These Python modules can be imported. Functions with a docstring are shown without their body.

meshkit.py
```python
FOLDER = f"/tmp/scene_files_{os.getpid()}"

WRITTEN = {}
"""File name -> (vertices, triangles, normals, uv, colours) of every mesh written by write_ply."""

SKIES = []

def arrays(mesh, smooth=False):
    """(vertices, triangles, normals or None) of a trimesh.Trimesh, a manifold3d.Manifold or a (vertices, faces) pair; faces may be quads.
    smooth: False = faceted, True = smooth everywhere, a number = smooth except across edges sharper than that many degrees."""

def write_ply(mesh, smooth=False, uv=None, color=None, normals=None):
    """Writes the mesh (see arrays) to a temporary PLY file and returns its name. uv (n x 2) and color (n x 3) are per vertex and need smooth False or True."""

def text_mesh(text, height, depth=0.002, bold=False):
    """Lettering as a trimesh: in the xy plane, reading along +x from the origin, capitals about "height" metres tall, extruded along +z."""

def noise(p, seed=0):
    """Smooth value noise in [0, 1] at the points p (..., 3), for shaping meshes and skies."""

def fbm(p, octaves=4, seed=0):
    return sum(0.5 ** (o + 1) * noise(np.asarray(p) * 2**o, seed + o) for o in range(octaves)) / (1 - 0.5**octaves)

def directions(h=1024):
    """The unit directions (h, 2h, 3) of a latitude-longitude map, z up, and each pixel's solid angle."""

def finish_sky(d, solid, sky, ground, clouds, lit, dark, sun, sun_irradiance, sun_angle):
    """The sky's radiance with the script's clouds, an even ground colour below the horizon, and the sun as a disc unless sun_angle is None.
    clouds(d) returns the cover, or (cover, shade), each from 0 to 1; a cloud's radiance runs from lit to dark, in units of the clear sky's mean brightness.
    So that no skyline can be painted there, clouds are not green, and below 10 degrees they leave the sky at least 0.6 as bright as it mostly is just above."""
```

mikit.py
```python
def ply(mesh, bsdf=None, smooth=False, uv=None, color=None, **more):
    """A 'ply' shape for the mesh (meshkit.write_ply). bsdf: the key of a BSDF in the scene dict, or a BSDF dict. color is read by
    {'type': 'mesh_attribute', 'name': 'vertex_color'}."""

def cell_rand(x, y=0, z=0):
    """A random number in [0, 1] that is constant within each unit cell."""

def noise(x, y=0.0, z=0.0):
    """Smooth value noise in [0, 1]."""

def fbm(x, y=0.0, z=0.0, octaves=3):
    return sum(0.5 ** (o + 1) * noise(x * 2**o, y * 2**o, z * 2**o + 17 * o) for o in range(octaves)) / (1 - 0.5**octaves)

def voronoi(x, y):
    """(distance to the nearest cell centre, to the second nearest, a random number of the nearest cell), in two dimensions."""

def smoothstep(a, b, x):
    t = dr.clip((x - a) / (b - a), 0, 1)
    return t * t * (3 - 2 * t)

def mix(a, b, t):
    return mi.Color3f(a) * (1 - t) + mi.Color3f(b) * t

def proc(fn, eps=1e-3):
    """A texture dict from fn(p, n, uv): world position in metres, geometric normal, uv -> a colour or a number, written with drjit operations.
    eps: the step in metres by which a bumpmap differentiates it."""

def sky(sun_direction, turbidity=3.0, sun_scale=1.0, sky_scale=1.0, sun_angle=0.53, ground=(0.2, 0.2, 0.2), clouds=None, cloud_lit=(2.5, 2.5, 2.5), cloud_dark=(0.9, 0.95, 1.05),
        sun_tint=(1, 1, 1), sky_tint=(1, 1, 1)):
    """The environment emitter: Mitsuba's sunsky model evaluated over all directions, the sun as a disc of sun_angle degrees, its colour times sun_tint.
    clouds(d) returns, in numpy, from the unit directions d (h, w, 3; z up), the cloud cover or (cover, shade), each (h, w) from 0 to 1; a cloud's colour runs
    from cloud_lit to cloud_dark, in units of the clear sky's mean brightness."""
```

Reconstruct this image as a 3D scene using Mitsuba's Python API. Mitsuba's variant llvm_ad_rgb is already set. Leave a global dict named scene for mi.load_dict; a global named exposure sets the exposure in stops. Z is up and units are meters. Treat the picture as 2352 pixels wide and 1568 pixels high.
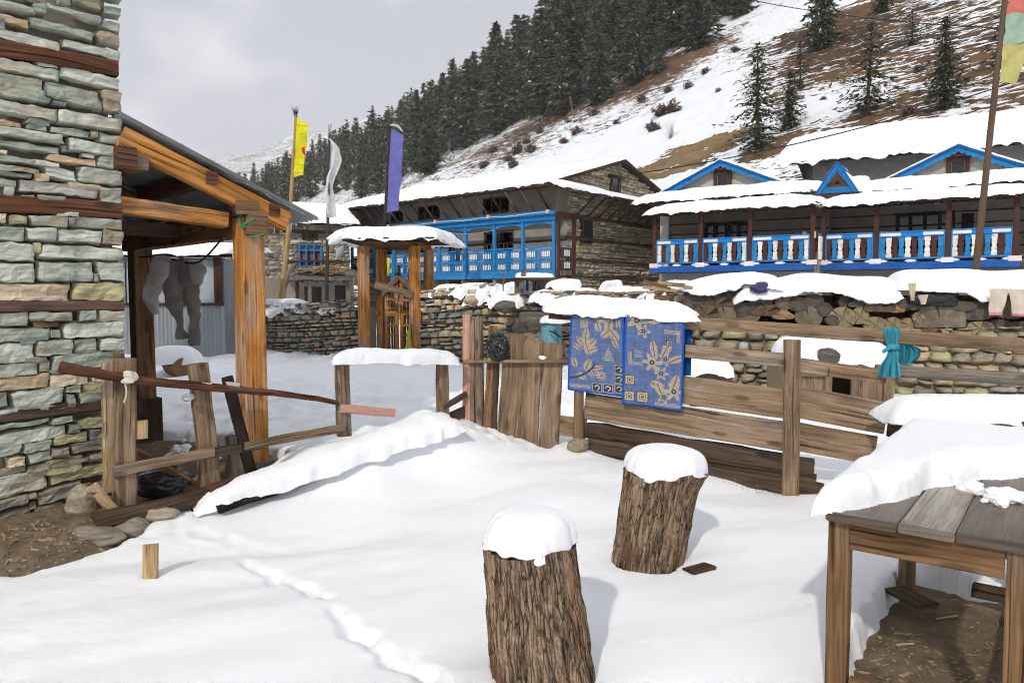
import math
import numpy as np, trimesh, shapely
import drjit as dr, mitsuba as mi
import mikit, meshkit
from mikit import proc, noise, fbm, voronoi, smoothstep, mix, cell_rand
from scipy.interpolate import RBFInterpolator
from shapely.geometry import Polygon

T = mi.ScalarTransform4f
scene, labels = {}, {}
exposure = 1.50

# ---------------------------------------------------------------- camera
EYE, FPX, PITCH = np.array([0, 0, 1.6]), 1679.0, math.atan(104 / 1679.0)
_F = np.array([0, math.cos(PITCH), -math.sin(PITCH)])
_U = np.array([0, math.sin(PITCH), math.cos(PITCH)])
scene['camera'] = {'type': 'perspective', 'fov': math.degrees(2 * math.atan(1176 / FPX)), 'fov_axis': 'x', 'near_clip': 0.05, 'far_clip': 6000.0,
                   'to_world': T().look_at(origin=EYE.tolist(), target=(EYE + _F).tolist(), up=[0, 0, 1])}

# ---------------------------------------------------------------- daylight: thin broken overcast, the sun behind the camera and to the left
SUN = np.array([-0.30, -0.80, 0.60])


def clouds(d):
    q = d / np.maximum(d[..., 2:3] + 0.35, 0.2)
    n = meshkit.fbm(np.stack([q[..., 0] * 3.6 + 3, q[..., 1] * 3.6, q[..., 2] * 0.5], -1), 5, 3)
    m = meshkit.fbm(np.stack([q[..., 0] * 0.9, q[..., 1] * 0.9 + 7, q[..., 2] * 0.0], -1), 3, 8)
    return np.clip(0.93 + 0.5 * (m - 0.4), 0, 1), np.clip((0.6 * n + 0.4 * m - 0.38) * 4.6, 0, 1)


scene['sky'] = mikit.sky(SUN.tolist(), turbidity=3.5, sun_scale=0.66, sun_angle=1.6, ground=(0.6, 0.6, 0.62), clouds=clouds,
                         cloud_lit=(3.35, 3.42, 3.56), cloud_dark=(1.75, 1.83, 2.06), sun_tint=(0.84, 0.975, 1.24))


# ---------------------------------------------------------------- helpers
rng = np.random.default_rng(11)
Z = np.array([0, 0, 1.0])


def V(*a):
    return np.array(a, float)


def unit(v):
    v = np.asarray(v, float)
    return v / max(np.linalg.norm(v), 1e-12)


def ray(x, y):
    return _F * FPX + np.array([1.0, 0, 0]) * (x - 1176) + _U * (784 - y)


def at(x, y, Y):
    """The point at distance Y ahead that is seen in the photograph at (x, y), the photograph being 2352 wide."""
    d = ray(x, y)
    return EYE + d * (Y / d[1])


def atz(x, y, z):
    d = ray(x, y)
    return EYE + d * ((z - 1.6) / d[2])


def onplane(x, y, p, n):
    d = ray(x, y)
    return EYE + d * (np.dot(p - EYE, n) / np.dot(d, n))


class MB:
    def __init__(s):
        s.v, s.f, s.uv, s.n = [], [], [], 0

    def add(s, v, f, uv=None):
        v = np.asarray(v, float)
        s.v.append(v)
        f = np.asarray(f, int)
        if f.shape[1] == 4:
            f = np.vstack([f[:, [0, 1, 2]], f[:, [0, 2, 3]]])
        s.f.append(f + s.n)
        s.uv.append(np.zeros((len(v), 2)) if uv is None else np.asarray(uv, float))
        s.n += len(v)
        return s

    def out(s):
        return np.vstack(s.v), np.vstack(s.f), np.vstack(s.uv)


COUNT = {}


def key_of(name):
    k = COUNT.get(name, 0)
    COUNT[name] = k + 1
    return name if k == 0 else f'{name}_{k:03d}'


def thing(name, label=None, cat=None, group=None, kind=None):
    k = key_of(name)
    d = {}
    for a, b in (('label', label), ('category', cat), ('group', group), ('kind', kind)):
        if b:
            d[a] = b
    labels[k] = d
    return k


def put(name, mb, bsdf, parent=None, smooth=False, color=None, label=None, cat=None, group=None, kind=None):
    k = key_of((parent + '__' if parent else '') + name)
    v, f, uv = mb.out()
    if color is not None:
        c = np.asarray(color, float)
        if c.ndim == 1:
            nn = meshkit.fbm(v * 9, 3, 5)
            c = c[None] * (0.78 + 0.44 * nn)[:, None]
        scene[k] = mikit.ply((v, f), bsdf, smooth, color=c)
    else:
        scene[k] = mikit.ply((v, f), bsdf, smooth, uv=uv)
    d = {}
    for a, b in (('label', label), ('category', cat), ('group', group), ('kind', kind)):
        if b:
            d[a] = b
    if d:
        labels[k] = d
    return k


def nz(p, seed=0):
    return meshkit.noise(p, seed)


def vnoise(p, amp, freq, seed=0):
    if amp == 0:
        return p
    q = p * freq
    return p + amp * 2 * (np.stack([nz(q, seed), nz(q + 31.7, seed + 1), nz(q + 57.1, seed + 2)], -1) - 0.5)


def toff(tone):
    return 100.0 * tone + rng.uniform(5, 60), rng.uniform(0, 30)


def beam(mb, p0, p1, w, h, tone=1, up=Z, rough=0.003, bev=0.006, n=None, taper=1.0, freq=7.0, bow=0.0, hang=None):
    """A sawn or hewn timber from p0 to p1, w across and h along up."""
    p0, p1 = np.asarray(p0, float), np.asarray(p1, float)
    L = np.linalg.norm(p1 - p0)
    a = (p1 - p0) / L
    s = unit(np.cross(a, up))
    u = np.cross(s, a)
    if n is None:
        n = 1 if rough == 0 else int(np.clip(L / 0.14, 1, 24))
    b = min(bev, w * 0.3, h * 0.3)
    x, y = w / 2, h / 2
    ring = np.array([(-x + b, -y), (x - b, -y), (x, -y + b), (x, y - b), (x - b, y), (-x + b, y), (-x, y - b), (-x, -y + b)])
    tt = np.linspace(0, 1, n + 1)
    sc = 1 + (taper - 1) * tt
    ctr = p0[None] + a[None] * (tt * L)[:, None] + u[None] * (bow * np.sin(np.pi * tt))[:, None]
    R = ctr[:, None] + sc[:, None, None] * (ring[None, :, :1] * s + ring[None, :, 1:] * u)
    R = vnoise(R, rough, freq, 3)
    per = np.concatenate([[0], np.cumsum(np.linalg.norm(np.roll(ring, -1, 0) - ring, axis=1))])
    ou, ov = toff(tone)
    for k in range(8):
        j = (k + 1) % 8
        v = np.stack([R[:, k], R[:, j]], 1).reshape(-1, 3)
        uv = np.stack([np.repeat(tt * L, 2) + ou, np.tile([per[k], per[k + 1]], n + 1) + ov], 1)
        i = np.arange(n) * 2
        mb.add(v, np.stack([i, i + 1, i + 3, i + 2], 1), uv)
    for e, q in ((0, R[0]), (1, R[-1])):
        uvc = np.stack([ring[:, 0] * 0.6 + ou + 3, ring[:, 1] + ov], 1)
        f = np.array([[0, i + 1, i] if e else [0, i, i + 1] for i in range(1, 7)])
        mb.add(q, f[:, ::-1], uvc)
    return mb


def board(p0, p1, w, h, tone=1, **k):
    return beam(MB(), p0, p1, w, h, tone, **k)


def tube(mb, pts, r, sides=7, tone=1, rough=0.0, freq=9.0, caps=True):
    pts = np.asarray(pts, float)
    r = np.broadcast_to(np.asarray(r, float), (len(pts),))
    t = np.gradient(pts, axis=0)
    t /= np.linalg.norm(t, axis=1, keepdims=True) + 1e-12
    ref = V(0, 0, 1) if abs(t[0, 2]) < 0.9 else V(1, 0, 0)
    s = np.cross(t, ref)
    s /= np.linalg.norm(s, axis=1, keepdims=True) + 1e-12
    u = np.cross(s, t)
    an = np.linspace(0, 2 * np.pi, sides + 1)
    P = pts[:, None] + r[:, None, None] * (np.cos(an)[None, :, None] * s[:, None] + np.sin(an)[None, :, None] * u[:, None])
    P = vnoise(P, rough, freq, 9)
    P[:, -1] = P[:, 0]
    ou, ov = toff(tone)
    d = np.concatenate([[0], np.cumsum(np.linalg.norm(np.diff(pts, axis=0), axis=1))])
    uv = np.stack([np.repeat(d, sides + 1) + ou, np.tile(an * r.mean(), len(pts)) + ov], 1)
    i, j = np.meshgrid(np.arange(len(pts) - 1), np.arange(sides), indexing='ij')
    m = sides + 1
    q = np.stack([i * m + j, i * m + j + 1, (i + 1) * m + j + 1, (i + 1) * m + j], -1).reshape(-1, 4)
    mb.add(P.reshape(-1, 3), q[:, ::-1], uv)
    if caps:
        for k, e in ((0, 1), (-1, 0)):
            v = np.vstack([P[k, :-1], P[k, :-1].mean(0)])
            f = [[j, (j + 1) % sides, sides] if e else [(j + 1) % sides, j, sides] for j in range(sides)]
            mb.add(v, f, np.stack([np.zeros(len(v)) + ou + 2, np.linspace(0, 0.2, len(v)) + ov], 1))
    return mb


def curve(*pts, n=12):
    """A smooth line through the points."""
    p = np.asarray(pts, float)
    if len(p) == 2:
        return p[0] + (p[1] - p[0]) * np.linspace(0, 1, n)[:, None]
    from scipy.interpolate import CubicSpline
    d = np.concatenate([[0], np.cumsum(np.linalg.norm(np.diff(p, axis=0), axis=1))])
    return CubicSpline(d, p)(np.linspace(0, d[-1], n))


def sag(p0, p1, drop, n=14):
    t = np.linspace(0, 1, n)[:, None]
    return p0 + (p1 - p0) * t - Z * (4 * drop * t * (1 - t))


def box(mb, c, ex, ey, ez):
    """A plain block: centre and three half edges."""
    c, ex, ey, ez = (np.asarray(q, float) for q in (c, ex, ey, ez))
    for a, b, n in ((ex, ey, ez), (ey, ez, ex), (ez, ex, ey)):
        for s in (1, -1):
            q = np.array([c + n * s - a - b, c + n * s + a - b, c + n * s + a + b, c + n * s - a + b])
            la, lb = np.linalg.norm(a), np.linalg.norm(b)
            mb.add(q, [[0, 1, 2, 3]] if s > 0 else [[3, 2, 1, 0]], [(-la, -lb), (la, -lb), (la, lb), (-la, lb)])
    return mb


def prism(mb, poly, ex, ey, o, depth):
    """The 2-D polygon (in ex, ey from o) given a thickness along depth."""
    poly = np.asarray(poly, float)
    if Polygon(poly).exterior.is_ccw is False:
        poly = poly[::-1]
    m = trimesh.creation.extrude_polygon(Polygon(poly), 1.0, engine='earcut')
    v = o + m.vertices[:, :1] * ex + m.vertices[:, 1:2] * ey + m.vertices[:, 2:] * depth
    f = m.faces if np.dot(np.cross(ex, ey), depth) > 0 else m.faces[:, ::-1]
    tv = v[f].reshape(-1, 3)
    uv = np.stack([m.vertices[f].reshape(-1, 3)[:, 0], m.vertices[f].reshape(-1, 3)[:, 1] + m.vertices[f].reshape(-1, 3)[:, 2] * 0.3], 1)
    mb.add(tv, np.arange(len(tv)).reshape(-1, 3), uv)
    return mb


def retone(mb, tone):
    o = toff(tone)
    mb.uv = [u + o for u in mb.uv]
    return mb


def grid_faces(nu, nv):
    i, j = np.meshgrid(np.arange(nu - 1), np.arange(nv - 1), indexing='ij')
    return np.stack([i * nv + j, (i + 1) * nv + j, (i + 1) * nv + j + 1, i * nv + j + 1], -1).reshape(-1, 4)


def stone(mb, quad, out, depth, tone, res=(5, 4), rough=0.01, p=6, seed=None, wob=0.0, layer=1.0):
    """One stone of a wall: its outline (bottom left, bottom right, top right, top left) and how far it stands out."""
    quad = np.asarray(quad, float)
    seed = int(rng.integers(1e6)) if seed is None else seed
    sx = np.sin(np.linspace(-1, 1, res[0]) * np.pi / 2) * 0.6 + 0.4 * np.linspace(-1, 1, res[0])
    sy = np.sin(np.linspace(-1, 1, res[1]) * np.pi / 2) * 0.6 + 0.4 * np.linspace(-1, 1, res[1])
    S, Q = np.meshgrid(sx, sy, indexing='ij')
    a, b = (S + 1) / 2, (Q + 1) / 2
    P = ((1 - a) * (1 - b))[..., None] * quad[0] + (a * (1 - b))[..., None] * quad[1] + (a * b)[..., None] * quad[2] + ((1 - a) * b)[..., None] * quad[3]
    w, h = np.linalg.norm(quad[1] - quad[0]), np.linalg.norm(quad[3] - quad[0])
    prof = np.sqrt(np.clip(1 - np.abs(S) ** p, 0, 1)) * np.sqrt(np.clip(1 - np.abs(Q) ** p, 0, 1))
    o = seed % 977
    rel = nz(np.stack([S * w * 6 + o, Q * h * 22 * layer, Q * 0 + o], -1)) + 0.6 * nz(np.stack([S * w * 14, Q * h * 40 * layer + o, Q * 0], -1)) + 0.5 * (nz(np.stack([S * w * 3, Q * h * 5, Q * 0 + o], -1)))
    D = depth * prof * (0.85 + 0.3 * nz(np.stack([S * 0.7 + o, Q * 0.7, Q * 0], -1))) + rough * (rel - 1.05) * np.minimum(prof * 1.5, 1)
    ex, ey = unit(quad[1] - quad[0]), unit(quad[3] - quad[0])
    if wob:
        P = P + ex * (wob * 2 * (nz(np.stack([S * 0 + o, Q * h * 16, S * 3], -1)) - 0.5))[..., None] + ey * (wob * 2 * (nz(np.stack([S * w * 10, Q * 2, S * 0 + o], -1)) - 0.5))[..., None]
    P = P + np.asarray(out) * D[..., None]
    ou, ov = toff(tone)
    uv = np.stack([S * w / 2 + ou, Q * h / 2 + ov], -1)
    f = grid_faces(*res)
    mb.add(P.reshape(-1, 3), f, uv.reshape(-1, 2))
    return mb


def rubble(W, H, hr, wr, gap, seed, jit=0.25, skip=None):
    """Outlines, in metres along and up a wall, of rubble laid in uneven courses."""
    g = np.random.default_rng(seed)
    rows, z = [], 0.0
    while z < H:
        h = g.uniform(*hr)
        rows.append((z, min(z + h, H)))
        z += h
    quads = []
    for z0, z1 in rows:
        x = -g.uniform(0, wr[0])
        ph = g.uniform(0, 6)
        while x < W:
            w = g.uniform(*wr)
            h = z1 - z0
            if g.random() < 0.18 and h > 1.3 * hr[0]:
                parts = [(z0, z0 + h * 0.45), (z0 + h * 0.5, z1)]
            else:
                parts = [(z0, z1)]
            for a, b in parts:
                j = jit * (b - a)
                q = np.array([[x, a], [x + w - gap, a], [x + w - gap, b - gap], [x, b - gap]]) + g.uniform(-j, j, (4, 2)) * [[0.8, 0.35]]
                q[:, 1] += 0.25 * hr[0] * np.sin(q[:, 0] * 1.7 + ph)
                c = q.mean(0)
                q[:, 0] = np.clip(q[:, 0], 0, W)
                if np.ptp(q[:, 0]) > 0.3 * wr[0] and not (skip and skip(*c)):
                    quads.append(q)
            x += w
    return quads


def slab(mb, c, th, seed=0, nu=24, nv=8, wob=0.03, droop=0.02, p=6, lump=0.35, freq=2.2):
    """Snow lying on a surface: the surface's corners (00, 10, 11, 01) and the thickness."""
    c = np.asarray(c, float)
    lin = lambda n: 0.5 + 0.5 * (0.55 * np.linspace(-1, 1, n) + 0.45 * np.sin(np.linspace(-1, 1, n) * np.pi / 2))
    A, B = np.meshgrid(lin(nu), lin(nv), indexing='ij')
    P = ((1 - A) * (1 - B))[..., None] * c[0] + (A * (1 - B))[..., None] * c[1] + (A * B)[..., None] * c[2] + ((1 - A) * B)[..., None] * c[3]
    ea, eb = unit(c[1] - c[0]), unit(c[3] - c[0])
    sa, sb = 2 * A - 1, 2 * B - 1
    e = np.maximum(np.abs(sa), np.abs(sb)) ** 6
    f1 = 3 * freq
    rag = meshkit.fbm(P * f1, 4, seed) - 0.45
    P = P + ea * (wob * 3 * rag * np.sign(sa) * np.abs(sa) ** 5)[..., None] + eb * (wob * 3 * rag * np.sign(sb) * np.abs(sb) ** 5)[..., None]
    ha, hb = np.clip(1 - np.abs(sa) ** (p * 2), 0, 1) ** 0.5, np.clip(1 - np.abs(sb) ** p, 0, 1) ** 0.5
    H = th * ha * hb * (1 - lump / 2 + lump * (0.55 * nz(P * freq, seed + 3) + 0.30 * nz(P * freq * 3, seed + 4) + 0.15 * nz(P * freq * 11, seed + 8)))
    dr_ = droop * e * (np.clip(2.6 * meshkit.fbm(P * 4.5, 3, seed + 6) - 1.0, 0, 1.2) + 0.45 * meshkit.fbm(P * 16, 2, seed + 7))
    top = P + Z * (H - dr_)[..., None]
    bot = P - Z * (dr_ + 0.004)[..., None]
    f = grid_faces(nu, nv)
    mb.add(top.reshape(-1, 3), f)
    mb.add(bot.reshape(-1, 3), f[:, ::-1])
    return mb


def star_snow(mb, o, ex, ey, outline, th, seed=0, n=56, rings=12, p=5, droop=0.02, lump=0.2, freq=3.0, up=Z, center=None):
    """Snow with a free outline, given as 2-D points round the middle, in ex and ey from o."""
    outline = np.asarray(outline, float)
    cen = outline.mean(0) if center is None else np.asarray(center, float)
    cl = np.vstack([outline, outline[:1]])
    d = np.concatenate([[0], np.cumsum(np.linalg.norm(np.diff(cl, axis=0), axis=1))])
    t = np.linspace(0, d[-1], n, endpoint=False)
    ol = np.stack([np.interp(t, d, cl[:, 0]), np.interp(t, d, cl[:, 1])], 1)
    ol = ol * 0.5 + 0.25 * (np.roll(ol, 1, 0) + np.roll(ol, -1, 0))
    r = np.sin(np.linspace(0, np.pi / 2, rings)) * 0.6 + 0.4 * np.linspace(0, 1, rings)
    P2 = cen + (ol - cen)[None] * r[:, None, None]
    P = o + P2[..., :1] * ex + P2[..., 1:] * ey
    prof = np.clip(1 - r ** p, 0, 1) ** 0.5
    H = th * prof[:, None] * (1 - lump / 2 + lump * (0.7 * nz(P * freq, seed) + 0.3 * nz(P * freq * 3, seed + 1)))
    dr_ = droop * (r ** 8)[:, None] * (np.clip(2.6 * meshkit.fbm(P * 9, 2, seed + 2) - 1.0, 0, 1.2) + 0.2 * nz(P * 30, seed + 3))
    rad = (P - P[0, 0])
    P = P + rad * ((r ** 6)[:, None] * 0.09 * (meshkit.fbm(P * 12, 3, seed + 5) - 0.5) * 2)[..., None]
    top, bot = P + up * (H - dr_)[..., None], P - up * (dr_ + 0.003)[..., None]
    i, j = np.meshgrid(np.arange(rings - 1), np.arange(n), indexing='ij')
    q = np.stack([i * n + j, (i + 1) * n + j, (i + 1) * n + (j + 1) % n, i * n + (j + 1) % n], -1).reshape(-1, 4)
    if np.dot(np.cross(ex, ey), up) * (1 if Polygon(outline).exterior.is_ccw else -1) < 0:
        q = q[:, ::-1]
    mb.add(top.reshape(-1, 3), q)
    mb.add(bot.reshape(-1, 3), q[:, ::-1])
    return mb


def sheet(mb, fn, nu, nv, su=1.0, sv=1.0, off=(0, 0)):
    """A cloth: fn(a, b) gives its points; uv in metres."""
    A, B = np.meshgrid(np.linspace(0, 1, nu), np.linspace(0, 1, nv), indexing='ij')
    P = fn(A, B)
    mb.add(P.reshape(-1, 3), grid_faces(nu, nv), np.stack([A * su + off[0], B * sv + off[1]], -1).reshape(-1, 2))
    return mb


# ---------------------------------------------------------------- materials
def pick(t, cols):
    c = mi.Color3f(*cols[0])
    for k in range(1, len(cols)):
        c = dr.select(t > k - 0.5, mi.Color3f(*cols[k]), c)
    return c


def pickf(t, vals):
    c = mi.Float(vals[0])
    for k in range(1, len(vals)):
        c = dr.select(t > k - 0.5, mi.Float(vals[k]), c)
    return c


WOOD = [(.56, .25, .07), (.285, .20, .13), (.10, .068, .048), (.155, .07, .043), (.036, .028, .024), (.50, .34, .18), (.25, .21, .165), (.25, .145, .075),
        (.62, .34, .27), (.17, .42, .50), (.030, .215, .50), (.74, .71, .68), (.085, .04, .034), (.02, .105, .40), (.34, .235, .155), (.30, .26, .20)]
ORANGE, WEATHERED, OLD, REDBROWN, BLACKENED, SPLIT, GREY, WARM, PINK, TURQ, BLUE, WHITE, MAROON, DEEPBLUE, PALE, ENDGREY = range(16)
PAINTED = [.0] * 8 + [.75, .7, .85, .8, .6, .8, 0., 0.]


def wood_fn(p, n, uv):
    t = dr.floor(uv.x / 100.0)
    u, v = uv.x - 100.0 * t, uv.y
    warp = noise(u * 1.7, v * 5.0, t) * 0.05
    vv = v + warp
    ring = fbm(u * 0.8, vv * 64.0, t, 3)
    fine = noise(u * 9.0, vv * 230.0, t)
    kd, k2, kr = voronoi(u * 1.9 + 3.0, v * 5.5)
    knot = smoothstep(0.16, 0.07, kd) * dr.select(kr > 0.45, 1.0, 0.0)
    crack = smoothstep(0.83, 0.90, noise(u * 1.1 + 7.0, vv * 130.0, t + 3.0))
    stain = fbm(u * 1.2, v * 4.0, t + 9.0, 3)
    paint = pickf(t, PAINTED)
    blot = fbm(u * 5.0, v * 14.0, t + 6.0, 3)
    dirt = smoothstep(0.52, 0.66, fbm(u * 2.6, v * 19.0, t + 11.0, 4))
    raw = (0.50 + 0.70 * ring + 0.46 * (fine - 0.5)) * (1 - 0.45 * knot) * (1 - 0.6 * crack) * (0.42 + 0.66 * stain + 0.5 * blot) * (1 - 0.24 * dirt)
    chip = smoothstep(0.66, 0.74, fbm(u * 5.0, v * 22.0, t, 3))
    pt = (0.88 + 0.24 * stain) * (1 - 0.35 * chip)
    c = pick(t, WOOD) * (raw * (1 - paint) + pt * paint)
    grey = mi.Color3f(1.02, 0.98, 0.91) * (mi.luminance(pick(t, WOOD)) * raw)
    return dr.clip(mix(c, grey, (1 - paint) * 0.5 * smoothstep(0.50, 0.75, stain)), 0, 0.9)


def wood_bump(p, n, uv):
    t = dr.floor(uv.x / 100.0)
    u, v = uv.x - 100.0 * t, uv.y
    vv = v + noise(u * 1.7, v * 5.0, t) * 0.05
    crack = smoothstep(0.83, 0.90, noise(u * 1.1 + 7.0, vv * 130.0, t + 3.0))
    return fbm(u * 1.2, vv * 70.0, t, 2) - 0.8 * crack


STONE = [(.335, .365, .305), (.47, .49, .42), (.22, .24, .215), (.50, .38, .25), (.60, .50, .37), (.40, .375, .22), (.38, .35, .32), (.20, .12, .07), (.34, .295, .225), (.255, .225, .18), (.12, .115, .105)]
S_GREEN, S_LIGHT, S_SLATE, S_TAN, S_CREAM, S_OLIVE, S_PINK, S_BROWN, S_BEIGE, S_DRAB, S_DARK = range(11)


def stone_fn(p, n, uv):
    t = dr.floor(uv.x / 100.0)
    u, v = uv.x - 100.0 * t, uv.y
    vw = v + 0.02 * noise(u * 6.0, v * 8.0, t)
    lay = fbm(u * 5.0, vw * 60.0, t, 3)
    spot = fbm(u * 16.0, v * 22.0, t + 5.0, 3)
    rust = smoothstep(0.56, 0.74, fbm(u * 4.0, v * 9.0, t + 2.0, 3))
    streak = noise(u * 11.0, vw * 190.0, t + 4.0)
    c = pick(t, STONE) * (0.30 + 0.75 * lay + 0.42 * spot + 0.25 * streak)
    c = mix(c, mi.Color3f(0.34, 0.25, 0.14) * (0.5 + 0.8 * spot), 0.45 * rust)
    return dr.clip(c, 0, 0.85)


def stone_bump(p, n, uv):
    t = dr.floor(uv.x / 100.0)
    u, v = uv.x - 100.0 * t, uv.y
    vw = v + 0.02 * noise(u * 6.0, v * 8.0, t)
    return fbm(u * 7.0, vw * 55.0, t, 3) + 0.35 * noise(u * 45.0, v * 70.0, t)


def snow_bump(p, n, uv):
    return noise(p.x * 38.0, p.y * 38.0, p.z * 38.0) + 0.6 * noise(p.x * 110.0, p.y * 110.0, p.z * 110.0)


def hill_fn(p, n, uv):
    """uv.x: how much of the ground the snow covers, uv.y: 0 brown grass, 1 bare yellow earth."""
    a, w = 0.655 * p.x - 0.756 * p.y, p.z + 0.12 * p.y
    wv = w + 0.5 * noise(a * 0.30, w * 0.3)
    st = fbm(a * 0.75, wv * 4.2, 0.0, 3)
    fine = fbm(a * 2.6, wv * 11.0, 4.0, 2)
    big = fbm(a * 0.06, w * 0.12, 9.0, 3)
    s = smoothstep(-0.025, 0.025, uv.x - 1 + 0.46 * st + 0.42 * fine + 0.35 * (big - 0.5) + 0.14)
    tuft = fbm(p.x * 2.3, p.y * 2.3, p.z * 2.3, 3)
    warm = noise(a * 0.12, w * 0.4, 3.0)
    grass = mix((.060, .040, .028), (.155, .095, .052), smoothstep(0.3, 0.75, 0.6 * tuft + 0.4 * warm))
    earth = mix((.13, .09, .05), (.31, .22, .125), 0.5 * tuft + 0.5 * fbm(a * 1.2, wv * 3.0, 2.0, 3))
    return mix(mix(grass, earth, uv.y), (.73, .755, .79), s)


def soil_fn(p, n, uv):
    g = fbm(p.x * 16.0, p.y * 16.0, p.z * 16.0, 4)
    chip = smoothstep(0.80, 0.84, noise(p.x * 34.0 + 3.0, p.y * 60.0, p.z * 30.0))
    c = mix((.085, .062, .042), (.24, .185, .125), g)
    return mix(c, (.42, .31, .19), chip * 0.8)


def soil_bump(p, n, uv):
    return fbm(p.x * 30.0, p.y * 30.0, p.z * 30.0, 3)


def bark_fn(p, n, uv):
    """uv: metres round the trunk, metres up."""
    u, v = uv.x, uv.y
    uw = u + 0.030 * fbm(u * 11.0, v * 6.0, 1.0, 2)
    d1, d2, r = voronoi(uw * 62.0, v * 9.5)
    e1, e2, q = voronoi(uw * 130.0 + 9.0, v * 52.0)
    crack = smoothstep(0.22, 0.02, d2 - d1) * smoothstep(0.25, 0.55, fbm(u * 30.0, v * 5.0, 8.0, 2))
    fine = smoothstep(0.16, 0.04, e2 - e1)
    tone = 0.18 * r + 0.16 * q + 0.45 * fbm(uw * 70.0, v * 6.0, 2.0, 3) + 0.38 * fbm(u * 8.0, v * 5.0, 2.0, 3)
    c = mix((.082, .058, .043), (.44, .315, .215), smoothstep(0.32, 0.80, tone))
    dark = smoothstep(0.54, 0.68, fbm(u * 6.0, v * 2.6, 5.0, 4))
    c = mix(c, mi.Color3f(.050, .038, .030), 0.72 * dark)
    red = smoothstep(0.60, 0.74, fbm(u * 9.0 + 4.0, v * 5.0, 1.0, 3))
    c = mix(c, (.28, .135, .07), 0.50 * red)
    return c * (1 - 0.72 * crack) * (1 - 0.22 * fine)


def bark_bump(p, n, uv):
    u, v = uv.x, uv.y
    uw = u + 0.030 * fbm(u * 11.0, v * 6.0, 1.0, 2)
    d1, d2, r = voronoi(uw * 62.0, v * 9.5)
    e1, e2, q = voronoi(uw * 130.0 + 9.0, v * 52.0)
    return smoothstep(0.02, 0.30, d2 - d1) * (0.6 + 0.7 * r) + 0.35 * smoothstep(0.02, 0.25, e2 - e1)


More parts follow.
